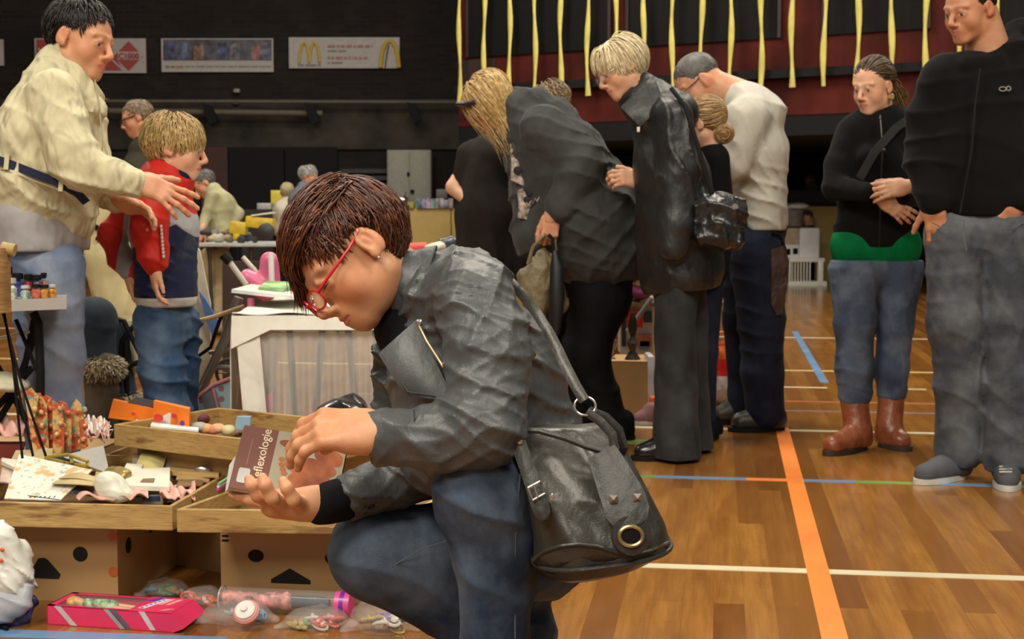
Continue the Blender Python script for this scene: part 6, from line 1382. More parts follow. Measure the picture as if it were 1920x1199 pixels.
# contents of the right tray
rs = random.Random(3); tcol = [(.55, .08, .3), (.6, .35, .05), (.25, .06, .35), (.6, .55, .4), (.1, .3, .35), (.5, .1, .08)]
tn_ = ['magenta', 'amber', 'violet', 'cream', 'teal', 'red']
sp = ['nearest the tray corner', 'just right of the corner', 'beside the white page', 'under the thumb', 'under the brown book', 'below the held book', 'farther under the book', 'at the back of the tray', 'hidden under the book edge', 'behind the fingers', 'beside the amber one', 'by the tray board']
for k in range(12):
    x, y = .10+rs.random()*.17, .05+rs.random()*.22; c_ = fTR(x, y, .020+.018*rs.random()); c_ = np.array(c_)
    pts = [c_+np.array((.018*math.cos(a)*(1+.3*math.sin(3*a)), .014*math.sin(a), .006*math.sin(2*a+k))) for a in np.linspace(0, 2*PI, 16)]
    m = MB(); m.tube(pts, .003, 6, cap=False) if k % 2 else m.lathe([(.004, 0), (.014, .004), (.014, .012), (.004, .018)], c_, 12, axis=(rs.random()-.5, -.5, 1)); tag(m.build('trinket', plain('trinket_%d' % (k % 6), tcol[k % 6], .3)), '%s trinket in the right front tray, %s' % (tn_[k % 6], sp[k]), 'trinket', 'trinkets in the right tray')
for k, c in enumerate(((.5, .05, .35), (.6, .6, .6), (.15, .4, .15))):
    m = MB(); m.tube([P(408+k*1, 918-k*5, 3.62), P(428+k, 905-k*5, 3.72)], .004, 6); tag(m.build('coloured_pencil', plain('pencil_%d' % k, c, .4)), '%s pencil poking out of the right tray corner' % ['magenta', 'white', 'green'][k], 'pencil', 'pencils in the right tray')
# contents of the raised tray
og = plain('bright_orange_card', (.82, .20, .015), .45, var=.04)
t = thing('toy_box', 'bright orange toy box with a red and white printed side on the raised tray', 'toy box', tuple(P(285, 795, 4.35)))
def pbox(name, front, back, mat, par): # front/back: 4 corner (x,y,d)
    V = [P(*p) for p in front]+[P(*p) for p in back]; m = MB(); m.add(V, [(0, 1, 2, 3), (7, 6, 5, 4), (0, 4, 5, 1), (1, 5, 6, 2), (2, 6, 7, 3), (3, 7, 4, 0)]); return m.build(name, mat, par, smooth=False)
pbox('long_body', [(203, 784, 4.32), (340, 802, 4.20), (350, 780, 4.2), (212, 750, 4.32)], [(215, 780, 4.50), (352, 798, 4.38), (352, 776, 4.38), (214, 748, 4.50)], og, t)
pbox('raised_end', [(286, 796, 4.22), (354, 800, 4.16), (355, 768, 4.16), (288, 752, 4.22)], [(290, 790, 4.38), (358, 796, 4.32), (357, 764, 4.34), (292, 750, 4.38)], og, t)
m = MB(); m.prism([P(x, y, 4.20-.01) for x, y in ((290, 788), (318, 774), (338, 795), (300, 798))], (0, .008, 0)); m.build('white_print', plain('white_print', (.7, .68, .62), .5), t, smooth=False)
for x, y, r_, c in ((326, 780, 5, (.6, .02, .02)), (342, 794, 5, (.12, .02, .3)), (297, 784, 9, (.62, .04, .02)), (250, 776, 4, (.6, .06, .02)), (257, 790, 3.5, (.6, .6, .55))):
    m = MB(); m.lathe([(r_*4.2/FPX, 0), (r_*4.2/FPX*.9, .004)], P(x, y, 4.17 if x > 280 else 4.255), 14, axis=(0, -1, 0)); m.build('printed_spot', plain('spot_%d' % x, c, .5), t)
m = MB(); m.prism([P(x, y, 4.3) for x, y in ((236, 757), (284, 768), (286, 764), (240, 755))], (0, .1, .004)); m.build('slot', dark_in, t, smooth=False)
sheet_px('white_paper', 'strip of white paper along the front of the raised tray', 'paper', [(282, 800, 4.12), (372, 809, 4.10), (372, 804, 4.16), (285, 794, 4.18)], 0, plain('white_page', (.75, .75, .72), .6), .006)
for k, (x, y, c, nm_) in enumerate(((385, 804, (.6, .3, .12), 'orange'), (405, 803, (.55, .33, .18), 'peach'), (425, 806, (.5, .45, .25), 'straw'), (372, 800, (.3, .32, .28), 'grey green'), (395, 806, (.5, .2, .1), 'terracotta'))):
    V, F = sdf([prim_el(P(x, y, 4.2), (.022, .03, .012)), prim_el(P(x+6, y+2, 4.18), (.014, .02, .010))], .004, lambda X, Y, Z: .003*waves(X, Y, Z, 120, k)); tag(put('small_fabric_bundle', mesh_np('small_fabric_bundle', V, F), plain('bundle_%d' % k, c, .8)), '%s fabric bundle in the raised tray right of the orange toy box' % nm_, 'bundle')
V, F = sdf([prim_el(P(372, 786, 4.38), (.035, .03, .02))], .005, lambda X, Y, Z: .004*waves(X, Y, Z, 80, 2)); tag(put('burgundy_pouch', mesh_np('burgundy_pouch', V, F), plain('burgundy', (.09, .015, .02), .7)), 'burgundy pouch behind the orange toy box', 'pouch')
pbox('body', [(440, 806, 4.2), (468, 806, 4.2), (470, 782, 4.2), (444, 782, 4.2)], [(442, 804, 4.3), (470, 804, 4.3), (472, 780, 4.3), (446, 780, 4.3)], plain('pale_blue_box', (.25, .42, .55), .4), None)
tag(bpy.data.objects['body.001'] if 'body.001' in bpy.data.objects and bpy.data.objects['body.001'].parent is None else C.objects[-1], 'pale blue box standing at the right end of the raised tray', 'box'); C.objects[-1].name = 'blue_box'
# the colourful scrap decoration
nd = N('scrap_print'); v = coords(nd); a1 = noise(nd, v, 22, 5, .6, .4); a2 = noise(nd, coords(nd, (1, 1, 1), (.5, .2, .9)), 34, 4, .6); a3 = noise(nd, v, 80, 3)
c = mix(nd, ramp(nd, a1, .45, .52), (.62, .40, .14), (.52, .09, .03)); c = mix(nd, ramp(nd, a2, .55, .6), c, (.16, .32, .24)); c = mix(nd, ramp(nd, a3, .60, .66), c, (.66, .54, .26)); c = mix(nd, ramp(nd, noise(nd, coords(nd, (1.3, .7, 1)), 15, 3), .60, .64), c, (.25, .12, .05))
nd.l(c, nd.b.inputs['Base Color']); nd.setb(Roughness=.35); scr = nd.m
t = thing('paper_relief', 'fan of colourful embossed paper cut-outs of angels standing behind the left tray', 'paper decoration', tuple(P(105, 850, 4.0)))
rows = [[(45, 735), (58, 728), (72, 745), (62, 800), (78, 850), (62, 846)], [(56, 740), (75, 738), (88, 762), (92, 850), (68, 850)], [(72, 748), (86, 742), (96, 748), (104, 775), (106, 850), (84, 852)], [(98, 752), (112, 760), (120, 790), (120, 850), (100, 852)], [(112, 752), (124, 758), (134, 785), (134, 848), (114, 852)], [(132, 765), (142, 749), (152, 760), (160, 800), (162, 838), (136, 848)], [(148, 770), (158, 790), (165, 838), (150, 846)]]
for i, pl in enumerate(rows):
    m = MB(); m.prism([P(x, y, 4.02+.02*(i % 3)) for x, y in pl], (0, .004, .001)); m.build('cut_out', scr, t, smooth=False)
    for k in range(3):
        x = sum(p[0] for p in pl)/len(pl)+rs.uniform(-6, 6); y = 770+k*25+rs.uniform(-5, 5); m = MB(); m.lathe([(.009, 0), (.007, .003), (.002, .005)], P(x, y, 4.015+.02*(i % 3)), 10, axis=(0, -1, 0)); m.build('embossed_figure', scr, t)
# white basket with ribbon, pink things behind
rag('pink_cloth', 'crumpled pink and white cloth between the paper angels and the raised tray', 158, 205, 832, 800, 4.1, 4.3, pink, 9, .02)
rag('white_cloth', 'white lace cloth on the pink cloth beside the ribbon', 164, 196, 820, 796, 4.14, 4.28, opq0, 11, .016)
m = MB()
for pts in ([(192, 806), (200, 792), (208, 800), (196, 810)], [(196, 808), (212, 806), (206, 818), (194, 814)], [(192, 812), (186, 820), (196, 832)]): m.tube([P(x, y, 4.12) for x, y in pts], .005, 6, flat=.4)
tag(m.build('white_ribbon', plain('white_ribbon', (.7, .7, .62), .5)), 'white ribbon bow beside the raised tray', 'ribbon')
rag('pink_cloth', 'pink cloth at the far left behind the trays', -25, 52, 824, 800, 4.1, 4.3, pink, 7, .02)
pbox('b', [(-20, 860, 4.1), (40, 862, 4.1), (44, 834, 4.1), (-20, 834, 4.1)], [(-20, 852, 4.3), (44, 854, 4.3), (48, 828, 4.3), (-20, 828, 4.3)], plain('dark_red_box', (.16, .02, .015), .5), None); tag(C.objects[-1], 'dark red box at the left edge behind the cards', 'box'); C.objects[-1].name = 'red_box'

# ---- things on the floor in front
def floorP(x, y, z=0): return G(x, y, z)
pkm = plain('hot_pink_card', (.72, .035, .12), .4, var=.05)
t = thing('doll_box', 'long hot pink doll box with a clear window lying on the floor', 'toy box', tuple(floorP(225, 1175)))
A_, B_ = floorP(88, 1172), floorP(322, 1188); dx = (B_-A_).normalized(); dy = Vector((-dx.y, dx.x, 0)); Lb = (B_-A_).length; fr = Fr(A_, dx, dy); hgt = .048; dep = .125
for nm_, a in (('front_side', (0, Lb, 0, .003, 0, hgt)), ('back_side', (0, Lb, dep-.003, dep, 0, hgt)), ('end_panel', (0, .003, 0, dep, 0, hgt)), ('base', (0, Lb, 0, dep, 0, .003)), ('border', (0, Lb, 0, .012, hgt-.002, hgt)), ('border', (0, Lb, dep-.012, dep, hgt-.002, hgt)), ('border', (0, .02, 0, dep, hgt-.002, hgt)), ('printed_end', (Lb*.66, Lb, 0, dep, hgt-.002, hgt+.001))):
    m = MB(); fr.block(m, *a); m.build(nm_, pkm, t, smooth=False)
m = MB(); fr.block(m, .006, Lb*.66, .006, dep-.004, .003, .005); m.build('green_inlay', plain('green_card', (.10, .22, .04), .5), t, smooth=False)
m = MB(); fr.block(m, .01, Lb*.66, .008, dep-.008, hgt-.003, hgt-.002); m.build('window_film', plain('clear_window', (.9, .9, .9), .10, alpha=.05, trans=.0, var=0, spec=.2), t, smooth=False)
pe = Fr(B_, (dx*.8-Z3*.25).normalized(), dy); m = MB(); m.add([B_, B_+dy*dep, B_+dy*dep+Z3*hgt, B_+Z3*hgt, B_+dx*.03+Z3*.012, B_+dx*.03+dy*dep+Z3*.02], [(3, 2, 5, 4), (0, 3, 4), (1, 5, 2)]); m.build('end_flap', pkm, t, smooth=False)
fl_ = fr
RM = Matrix((dx, dy, Z3)).transposed()
lil = plain('lilac_ink', (.62, .55, .60), .5); vio = plain('violet_ink', (.16, .03, .36), .5); pnk = plain('pale_pink_ink', (.75, .30, .28), .5)
for a0, b0_, a1, b1_, w_, mt_, nm_ in ((.70, .02, .78, .11, .020, lil, 'silver_band'), (.66, .085, .74, .118, .030, vio, 'violet_patch'), (.80, .06, .84, .11, .012, pnk, 'pink_bar'), (.86, .06, .90, .11, .012, pnk, 'pink_bar'), (.88, .012, .93, .03, .018, pnk, 'small_square')):
    m = MB(); z_ = hgt+(.0016 if mt_ is not vio else .0012); m.prism([fr(Lb*a0, b0_, z_), fr(Lb*a0+w_, b0_, z_), fr(Lb*a1+w_, b1_, z_), fr(Lb*a1, b1_, z_)], Z3*.0004); m.build(nm_, mt_, t, smooth=False)
for k in range(6): m = MB(); p_ = fr(Lb*(.70+.013*k)+.010, .026+.0145*k, hgt+.0022); m.lathe([(.004, 0), (.003, .0006)], p_, 8); m.build('printed_mark', vio, t)
m = MB(); m.add([fr(Lb*.74, -.0008, hgt), fr(Lb*.74+.016, -.0008, hgt), fr(Lb*.74+.045, -.0008, .004), fr(Lb*.74+.03, -.0008, .004)], [(0, 1, 2, 3)]); m.build('silver_band', lil, t, smooth=False)
for a, c in ((Lb*.46, (.35, .35, .37)), (Lb*.50, (.12, .12, .14)), (Lb*.06, (.55, .5, .5))):
    m = MB(); m.add([fr(a, -.0008, hgt), fr(a+.018, -.0008, hgt), fr(a+.062, -.0008, 0.002), fr(a+.044, -.0008, .002)], [(0, 1, 2, 3)]); m.build('diagonal_stripe', plain('stripe_%d' % int(c[0]*100), c, .4), t, smooth=False)
dl = thing('doll', 'doll with blond hair lying in the hot pink box', 'doll', tuple(fr(.1, .05, .006)))
def dp(a, b, c): return np.array(fr(a*1.1-.02, .052+(b-.055)*1.5, c*1.3+.018))
V, F = sdf([prim_el(dp(.065, .055, .022), (.014, .012, .012)), prim_rc(dp(.08, .055, .018), dp(.125, .055, .018), .012, .009, .006), prim_rc(dp(.125, .05, .017), dp(.20, .048, .014), .009, .005, .004), prim_rc(dp(.125, .062, .017), dp(.20, .064, .014), .009, .005, .004), prim_rc(dp(.088, .04, .016), dp(.13, .032, .014), .004, .0035, .003), prim_rc(dp(.088, .07, .016), dp(.13, .078, .014), .004, .0035, .003)], .0016); put('body', mesh_np('body', V, F), plain('doll_skin', (.62, .34, .17), .4), dl)
V, F = sdf([prim_el(dp(.055, .058, .020), (.018, .019, .013)), prim_el(dp(.062, .075, .014), (.022, .010, .008))], .002, lambda X, Y, Z: .0015*waves(X, Y, Z, 500, 3)); put('hair', mesh_np('hair', V, F), plain('doll_hair', (.60, .38, .08), .4), dl)
V, F = sdf([prim_rc(dp(.09, .055, .019), dp(.15, .055, .016), .013, .018, .006)], .002, lambda X, Y, Z: .001*waves(X, Y, Z, 500, 3)); put('dress', mesh_np('dress', V, F), plain('doll_dress', (.25, .38, .22), .5, var=.7, vs=60), dl)
film = plain('cellophane', (.95, .95, .95), .05, alpha=.12, trans=.1, var=0, bmp=.5, vs=20)
def bagged(lab, cx, cy, wx, inner, seed, tips=1, h=.035, cat='plastic bag', wd=None):
    c_ = np.array(floorP(cx, cy)); k = c_[1]/FPX; w = wx*k/2; t = thing('trinket_bag', lab, cat, tuple(c_), 'cellophane bags on the floor')
    V, F = sdf([prim_el(c_+np.array((0, .04, h*.75)), (w*.72, .055, h*.8)), prim_rc(c_+np.array((-w, .03, .006)), c_+np.array((-w*.4, .04, h*.6)), .006, h*.55, .02), prim_rc(c_+np.array((w*.95, .04, .01)), c_+np.array((w*.4, .04, h*.6)), .008, h*.55, .02)], .004, lambda X, Y, Z: .0035*waves(X, Y, Z, 120, seed)+.006*ridges(X, Y, Z, (1, .5, .6), 70, seed+2), cut=lambda X, Y, Z: (.002-Z)+0*X+0*Y)
    put('film', mesh_np('film', V, F), film, t); r_ = random.Random(seed)
    for i, (sx, col) in enumerate(inner):
        p_ = c_+np.array((w*sx, .03+r_.uniform(-.01, .012), .010+r_.uniform(0, h*.5))); a = r_.uniform(0, 3)
        m = MB(); m.tube([p_+np.array((.018*math.cos(u+a), .010*math.sin(u), .010*math.sin(u)*math.cos(a))) for u in np.linspace(0, 2*PI, 14)], .0045, 7, cap=False); m.lathe([(.003, -.004), (.010, 0), (.003, .005)], p_+np.array((.006, -.004, .006)), 10, axis=(a-.5, -.6, .6)); m.build('trinket', plain('gem_%s' % ''.join('%02d' % int(x*99) for x in col), col, .25), t)
    return t
R_, G_, B2_, Wt, Gd = (.55, .10, .06), (.15, .35, .12), (.15, .3, .42), (.6, .56, .5), (.45, .34, .12); Pk = (.62, .22, .25)
bagged('cellophane bag of green beads half hidden behind the pink box', 305, 1128, 110, [(-.5, B2_), (-.2, G_), (.1, G_), (.3, Gd), (.5, Wt)], 1, h=.03)
bagged('cellophane bag of red hair ties just right of the pink box', 375, 1148, 96, [(-.6, R_), (-.3, R_), (0, Wt), (.25, R_), (.45, (.5, .2, .1))], 2, h=.035)
t = bagged('cellophane bag holding a round pink and white badge', 438, 1178, 160, [(.45, B2_), (.55, B2_), (.35, (.2, .42, .3)), (-.1, (.25, .27, .27))], 3, h=.036)
cc = np.array(P(464, 1152, 3.40)); m = MB(); m.lathe([(.026, 0), (.032, .004), (.033, .012), (.028, .018)], cc, 24, axis=(-.15, -.75, .75)); m.build('round_badge', plain('rose_plastic', (.66, .30, .28), .3), t)
m = MB(); m.lathe([(.025, .0), (.024, .003)], cc+np.array((-.15, -.75, .75))*.018, 24, axis=(-.15, -.75, .75)); m.lathe([(.008, .0), (.007, .003)], cc+np.array((-.15, -.75, .75))*.021+np.array((-.002, 0, .002)), 10, axis=(-.15, -.75, .75)); m.build('badge_face', plain('white_enamel', (.7, .66, .62), .3), t)
bagged('cellophane bag of coral and gold trinkets at the bottom, left of the knee', 590, 1188, 155, [(-.55, Gd), (-.4, Gd), (-.15, Wt), (.05, R_), (.1, Wt), (.25, Pk), (.35, R_), (.5, R_), (-.3, G_)], 4, h=.034)
t = bagged('large clear bag with gold and violet trinkets beside the crouching woman\'s leg', 712, 1195, 150, [(-.35, Gd), (-.1, Gd), (.0, Wt), (.1, (.2, .12, .35)), (.25, (.2, .12, .35)), (.4, Gd), (.6, (.05, .05, .06)), (.3, Wt)], 5, h=.055)
# clear tube with a doll, pink end cap
a_t, b_t = np.array(P(416, 1122, 3.56)), np.array(P(655, 1134, 3.50)); ax = nz(b_t-a_t)
t = thing('display_tube', 'clear display tube with pink and violet end cap holding a dark-skirted doll', 'tube', tuple(a_t))
m = MB(); m.tube([a_t, b_t], .030, 28, cap=True); m.build('clear_tube', plain('tube_plastic', (.95, .95, .95), .03, alpha=.11, trans=.1, var=0), t)
m = MB(); m.tube([b_t-ax*.032, b_t+ax*.006], .0315, 28); m.build('end_cap', plain('cap_pink', (.66, .08, .28), .35), t); m = MB(); m.tube([b_t-ax*.019, b_t-ax*.008], .0322, 28); m.build('cap_band', plain('cap_violet', (.16, .03, .30), .3), t)
m = MB(); m.tube([a_t, a_t+ax*.004], .0315, 28, cap=False); m.build('rim', plain('rim_grey', (.4, .35, .35), .2), t)
V, F = sdf([prim_rc(a_t+ax*.01, a_t+ax*.04, .020, .018, .01), prim_rc(a_t+ax*.05, a_t+ax*.17, .016, .021, .01)], .003, lambda X, Y, Z: .003*waves(X, Y, Z, 150, 3)+.004*ridges(X, Y, Z, (1, .2, .4), 140, 3)); put('pink_net', mesh_np('pink_net', V, F), plain('pink_net', (.50, .20, .18), .6, var=.6, vs=40), t)
m = MB(); m.tube([a_t+ax*.165, a_t+ax*.175, a_t+ax*.27, a_t+ax*.282], [.012, .017, .016, .010], 14); m.build('dark_skirt', plain('slate_fabric', (.045, .055, .07), .7), t); m = MB(); m.tube([a_t+ax*.155, a_t+ax*.167], .015, 12); m.build('gold_band', plain('aged_brass2', (.45, .33, .1), .35, .6), t)
# plastic and blue bags at the lower left
V, F = sdf([prim_rc(P(2, 1010, 3.45), P(20, 1080, 3.45), .035, .045, .03), prim_rc(P(38, 1035, 3.5), P(30, 1090, 3.48), .028, .035, .03), prim_rc(P(-30, 1060, 3.45), P(0, 1110, 3.45), .06, .05, .03), prim_rc(P(2, 1000, 3.45), P(4, 1020, 3.45), .01, .03, .02)], .005, lambda X, Y, Z: .003*waves(X, Y, Z, 80, 2)+.022*ridges(X, Y, Z, (1, .3, .5), 60, 3)+.014*ridges(X, Y, Z, (-.6, .2, 1), 75, 7)+.006*ridges(X, Y, Z, (.8, .2, .9), 160, 9))
t = thing('carrier_bag', 'crumpled white plastic carrier bag with red print at lower left', 'plastic bag', tuple(floorP(0, 1150))); put('bag', mesh_np('bag', V, F), plain('white_polythene', (.66, .67, .62), .35, var=.04), t)
for x, y in ((4, 1032), (2, 1052)): m = MB(); m.lathe([(.006, 0), (.003, .004)], P(x, y, 3.402), 8, axis=(0, -1, 0)); m.build('red_print', plain('red_print', (.6, .12, .05), .5), t)
V, F = sdf([prim_rc(P(-20, 1140, 3.42), P(30, 1135, 3.42), .05, .03, .03), prim_rc(P(0, 1120, 3.44), P(45, 1110, 3.44), .03, .02, .03)], .005, lambda X, Y, Z: .012*ridges(X, Y, Z, (.6, .3, 1), 60, 3)); tag(put('grey_plastic_bag', mesh_np('grey_plastic_bag', V, F), plain('grey_polythene', (.36, .38, .42), .4)), 'grey plastic bag under the white carrier bag', 'plastic bag')
V, F = sdf([prim_rc(P(30, 1150, 3.46), P(58, 1128, 3.46), .032, .016, .03), prim_rc(P(-20, 1158, 3.45), P(30, 1155, 3.45), .02, .025, .03)], .005, lambda X, Y, Z: .010*ridges(X, Y, Z, (.6, .3, 1), 70, 5)); tag(put('blue_bag', mesh_np('blue_bag', V, F), plain('dark_blue_print', (.035, .05, .16), .5, var=.8, vs=40)), 'dark blue patterned bag on the floor at lower left', 'bag')
m = MB(); m.tube([floorP(-10, 1172, .006), floorP(14, 1180, .006)], .005, 6); tag(m.build('black_pen', black), 'black pen on the floor at the lower left corner', 'pen')

# ================================================================ tables and clutter in the middle distance
# bottle table at the left
t = thing('display_table', 'small grey-topped table with little bottles at the left edge', 'table', tuple(P(40, 900, 3.9)))
m = MB(); c_ = P(125, 578, 3.85); c0_ = P(-120, 592, 3.75); m.add([P(-120, 590, 4.05), P(125, 580, 4.05), P(125, 559, 4.05), P(-120, 569, 4.05), P(-120, 583, 4.3), P(125, 573, 4.3), P(125, 553, 4.3), P(-120, 563, 4.3)], [(0, 1, 2, 3), (7, 6, 5, 4), (0, 4, 5, 1), (1, 5, 6, 2), (2, 6, 7, 3), (3, 7, 4, 0)]); m.build('table_top', plain('grey_laminate', (.36, .35, .33), .45, var=.03), t, smooth=False)
for pts in ([(62, 586, 4.15), (72, 606, 4.15), (76, 700, 4.15), (74, 1048, 4.15)], [(-60, 590, 4.15), (-60, 1048, 4.15)]): m = MB(); m.tube([P(*p) for p in pts], .013, 10); m.build('leg', black, t)
m = MB(); m.tube([P(30, 600, 4.25), P(80, 720, 4.2)], .006, 8); m.build('brace', black, t)
gl = [((.5, .55, .5), 0), ((.35, .5, .4), 0), ((.5, .12, .08), 1), ((.6, .28, .05), 1), ((.6, .25, .04), 0), ((.03, .04, .2), 1), ((.3, .03, .03), 1), ((.5, .5, .45), 1), ((.1, .1, .1), 1), ((.5, .15, .1), 1)]
bl = ['tall clear bottle at the left end of the grey table', 'pale green bottle second from the left', 'red patterned bottle in the middle of the grey table', 'orange and white bottle right of the red one', 'amber bottle at the right end of the grey table', 'dark blue bottle with black cap in the back row', 'dark red bottle with black cap in the back row', 'cream bottle between the blue and red ones', 'black capped bottle over the red patterned one', 'red bottle with a flat black cap at the back']
for k, (x, y, w, h, d, bi) in enumerate(((22, 563, 10, 40, 3.80, 0), (48, 562, 9, 26, 3.78, 1), (68, 560, 9, 26, 3.76, 2), (84, 559, 8, 24, 3.77, 3), (99, 558, 7, 24, 3.78, 4), (34, 558, 11, 44, 3.98, 5), (54, 556, 9, 40, 3.98, 6), (16, 560, 9, 58, 3.99, 7), (70, 555, 9, 38, 3.96, 8), (84, 553, 8, 40, 4.0, 9))):
    d += .33; q0 = np.array(P(x, y, d)); k_ = d/FPX; col, capd = gl[bi]; t = thing('small_bottle', bl[bi], 'bottle', tuple(q0), 'little bottles on the grey table')
    m = MB(); m.lathe([(w*k_*.9, 0), (w*k_, h*k_*.1), (w*k_, h*k_*.55), (w*k_*.4, h*k_*.72), (w*k_*.4, h*k_*.8)], q0, 14); m.build('glass', plain('bottle_glass_%d' % bi, col, .12, spec=.6, var=.4, vs=90), t)
    m = MB(); m.lathe([(w*k_*.85, h*k_*.78), (w*k_*.95, h*k_*.82), (w*k_*.9, h*k_*1.02), (w*k_*.6, h*k_*1.04)], q0, 14); m.build('cap', black if capd else plain('clear_stopper', (.5, .5, .45), .15), t)
# brown wooden stand with wire legs
t = thing('craft_stand', 'brown wooden post on thin black wire legs at the left edge', 'stand', tuple(P(20, 850, 3.6)))
bw_ = wood_mat('golden_brown_wood', (.20, .10, .03), (.38, .22, .08)); m = MB(); m.tube([P(-6, 465, 3.6), P(-5, 585, 3.6)], [.032, .034], 14); m.tube([P(2, 470, 3.6), P(2, 490, 3.6)], .022, 12); m.build('post', bw_, t)
m = MB(); m.tube([P(4, 465, 3.6), P(28, 470, 3.6)], .016, 10); m.build('cork', plain('cork_gold', (.40, .28, .10), .6), t)
for pts in ([(8, 588), (24, 680), (42, 860)], [(8, 588), (36, 740), (62, 856)], [(6, 588), (40, 720), (86, 856)]): m = MB(); m.tube([P(x, y, 3.62) for x, y in pts], .0035, 6); m.build('leg', black, t)
# folding chair at left
t = thing('folding_chair', 'black folding chair with a cream seat behind the bottle table', 'chair', tuple(P(40, 900, 4.2)))
m = MB(); m.tube([P(-20, 640, 4.25), P(58, 622, 4.25)], .012, 8, flat=.5); m.build('backrest', plain('cream_vinyl', (.55, .52, .36), .5), t)
V, F = sdf([prim_el(P(5, 715, 4.2), (.075, .12, .02), R3(0, 18, 0))], .008); put('seat', mesh_np('seat', V, F), plain('cream_vinyl', (.55, .52, .36), .5), t)
for pts in ([(64, 600), (40, 720), (-10, 800)], [(-30, 640), (50, 790)], [(70, 610), (58, 650), (40, 700)], [(-20, 780), (60, 690)]): m = MB(); m.tube([P(x, y, 4.25) for x, y in pts], .010, 8); m.build('leg', black, t)
# folding stool between woman and boy
t = thing('folding_stool', 'black framed folding stool with cream canvas behind the boy', 'stool', tuple(P(250, 800, 5.4)))
m = MB(); m.sheet([[P(212, 600, 5.4), P(235, 700, 5.4)], [P(262, 602, 5.4), P(275, 700, 5.4)]], .01); m.build('canvas', plain('cream_canvas', (.50, .44, .26), .8), t)
for pts in ([(206, 598), (232, 602), (275, 690)], [(262, 598), (228, 640), (222, 790)], [(230, 690), (290, 670)], [(236, 640), (240, 800)]): m = MB(); m.tube([P(x, y, 5.36) for x, y in pts], .010, 8); m.build('frame_bar', black, t)
# cream coat hanging behind the boy
q = Px(5.95)
cc_ = cloth('cream_wool', (.56, .48, .26), .85, .08, .6, 10)
t = thing('hanging_coat', 'long cream coat hanging between the woman in the cream jacket and the boy', 'coat', tuple(P(205, 640, 5.95)))
V, F = sdf([q.c(190, 350, 0, 34, 195, 480, 0, 40, 1, .04), q.c(195, 480, 0, 40, 222, 610, 0, 34, 1, .04), q.c(215, 400, .05, 24, 228, 600, .05, 30, 1, .04)], .010, lambda X, Y, Z: .016*ridges(X, Y, Z, (1, .2, .15), 26, 4)); put('cloth', mesh_np('cloth', V, F), cc_, t)
m = MB(); m.lathe([(.012, 0), (.010, .006)], P(181, 427, 5.85), 14, axis=(0, -1, 0)); m.build('button', black, t); m = MB(); m.box(P(184, 448, 5.85), (.02, .01, .015)); m.build('buckle', black, t)
m = MB(); m.tube([P(190, 330, 5.95), P(190, 300, 5.95)], .004, 6); m.tube([P(212, 600, 5.95), P(214, 905, 5.95)], .012, 8); m.build('rail_post', black, t)
# walking frame / pushchair behind the boy
t = thing('pushchair', 'folded pushchair with grey tubes, wooden handle and small wheels behind the boy', 'pushchair', tuple(P(400, 760, 5.3)))
alum = plain('brushed_tube', (.34, .31, .27), .35, .7)
for pts, r_ in (([(448, 558), (420, 640), (372, 742)], .018), ([(400, 690), (455, 690)], .010), ([(392, 662), (440, 655)], .008)): m = MB(); m.tube([P(x, y, 5.3) for x, y in pts], r_, 10); m.build('frame_tube', alum, t)
m = MB(); m.tube([P(360, 605, 5.25), P(400, 595, 5.25), P(458, 575, 5.25)], .008, 8); m.build('wooden_handle', plain('beech', (.50, .34, .13), .5), t)
m = MB(); m.tube([P(418, 585, 5.28), P(405, 620, 5.28), P(395, 652, 5.28), P(372, 668, 5.28), P(366, 700, 5.28)], .007, 8); m.build('black_cable', black, t)
m = MB(); cc = P(432, 700, 5.35); R1 = 26*5.35/FPX; m.tube([cc+Vector((R1*math.cos(a), .25*R1*math.sin(a)*0, R1*math.sin(a))) for a in np.linspace(0, 2*PI, 33)], .007, 8, cap=False); wh = m.build('wheel', plain('grey_tyre', (.09, .09, .09), .6), t)
m = MB(); [m.tube([cc, cc+Vector((R1*math.cos(a), 0, R1*math.sin(a)))], .003, 5) for a in np.linspace(0, 2*PI, 7)[:-1]]; m.build('spokes', alum, wh)
t = thing('standing_board', 'cream and blue striped ironing cover leaning behind the boy', 'board', tuple(P(370, 780, 5.5)))
m = MB(); m.prism([P(x, y, 5.5) for x, y in ((360, 455), (374, 470), (394, 570), (396, 888), (362, 888))], (0, .02, 0)); m.build('cream_cover', plain('cream_cover', (.58, .53, .40), .8), t, smooth=False)
m = MB(); m.prism([P(x, y, 5.47) for x, y in ((372, 545), (384, 560), (408, 600), (402, 640), (386, 600))], (0, .01, 0)); m.build('blue_stripe', plain('cornflower', (.10, .20, .48), .6), t, smooth=False)
# polka-dot bag
nd = N('dotted_fabric'); v = coords(nd); vo = nd.n('ShaderNodeTexVoronoi'); nd.l(v, vo.inputs['Vector']); vo.inputs['Scale'].default_value = 26; vo.inputs['Randomness'].default_value = .5
nd.l(mix(nd, ramp(nd, vo.outputs[0], .26, .30), (.30, .10, .14), (.26, .42, .46)), nd.b.inputs['Base Color']); nd.setb(Roughness=.6)
t = thing('dotted_bag', 'light blue bag with pink dots and pink piping beside the white tablecloth', 'bag', tuple(P(415, 790, 4.9)))
m = MB(); m.prism([P(x, y, 4.9) for x, y in ((372, 742), (400, 722), (445, 706), (460, 712), (452, 800), (376, 796))], (0, .12, 0)); m.build('body', nd.m, t, smooth=False)
m = MB(); m.prism([P(x, y, 4.89) for x, y in ((378, 742), (398, 730), (412, 782), (386, 782))], (0, .01, 0)); m.build('grey_panel', plain('grey_mesh', (.13, .15, .18), .7), t, smooth=False)
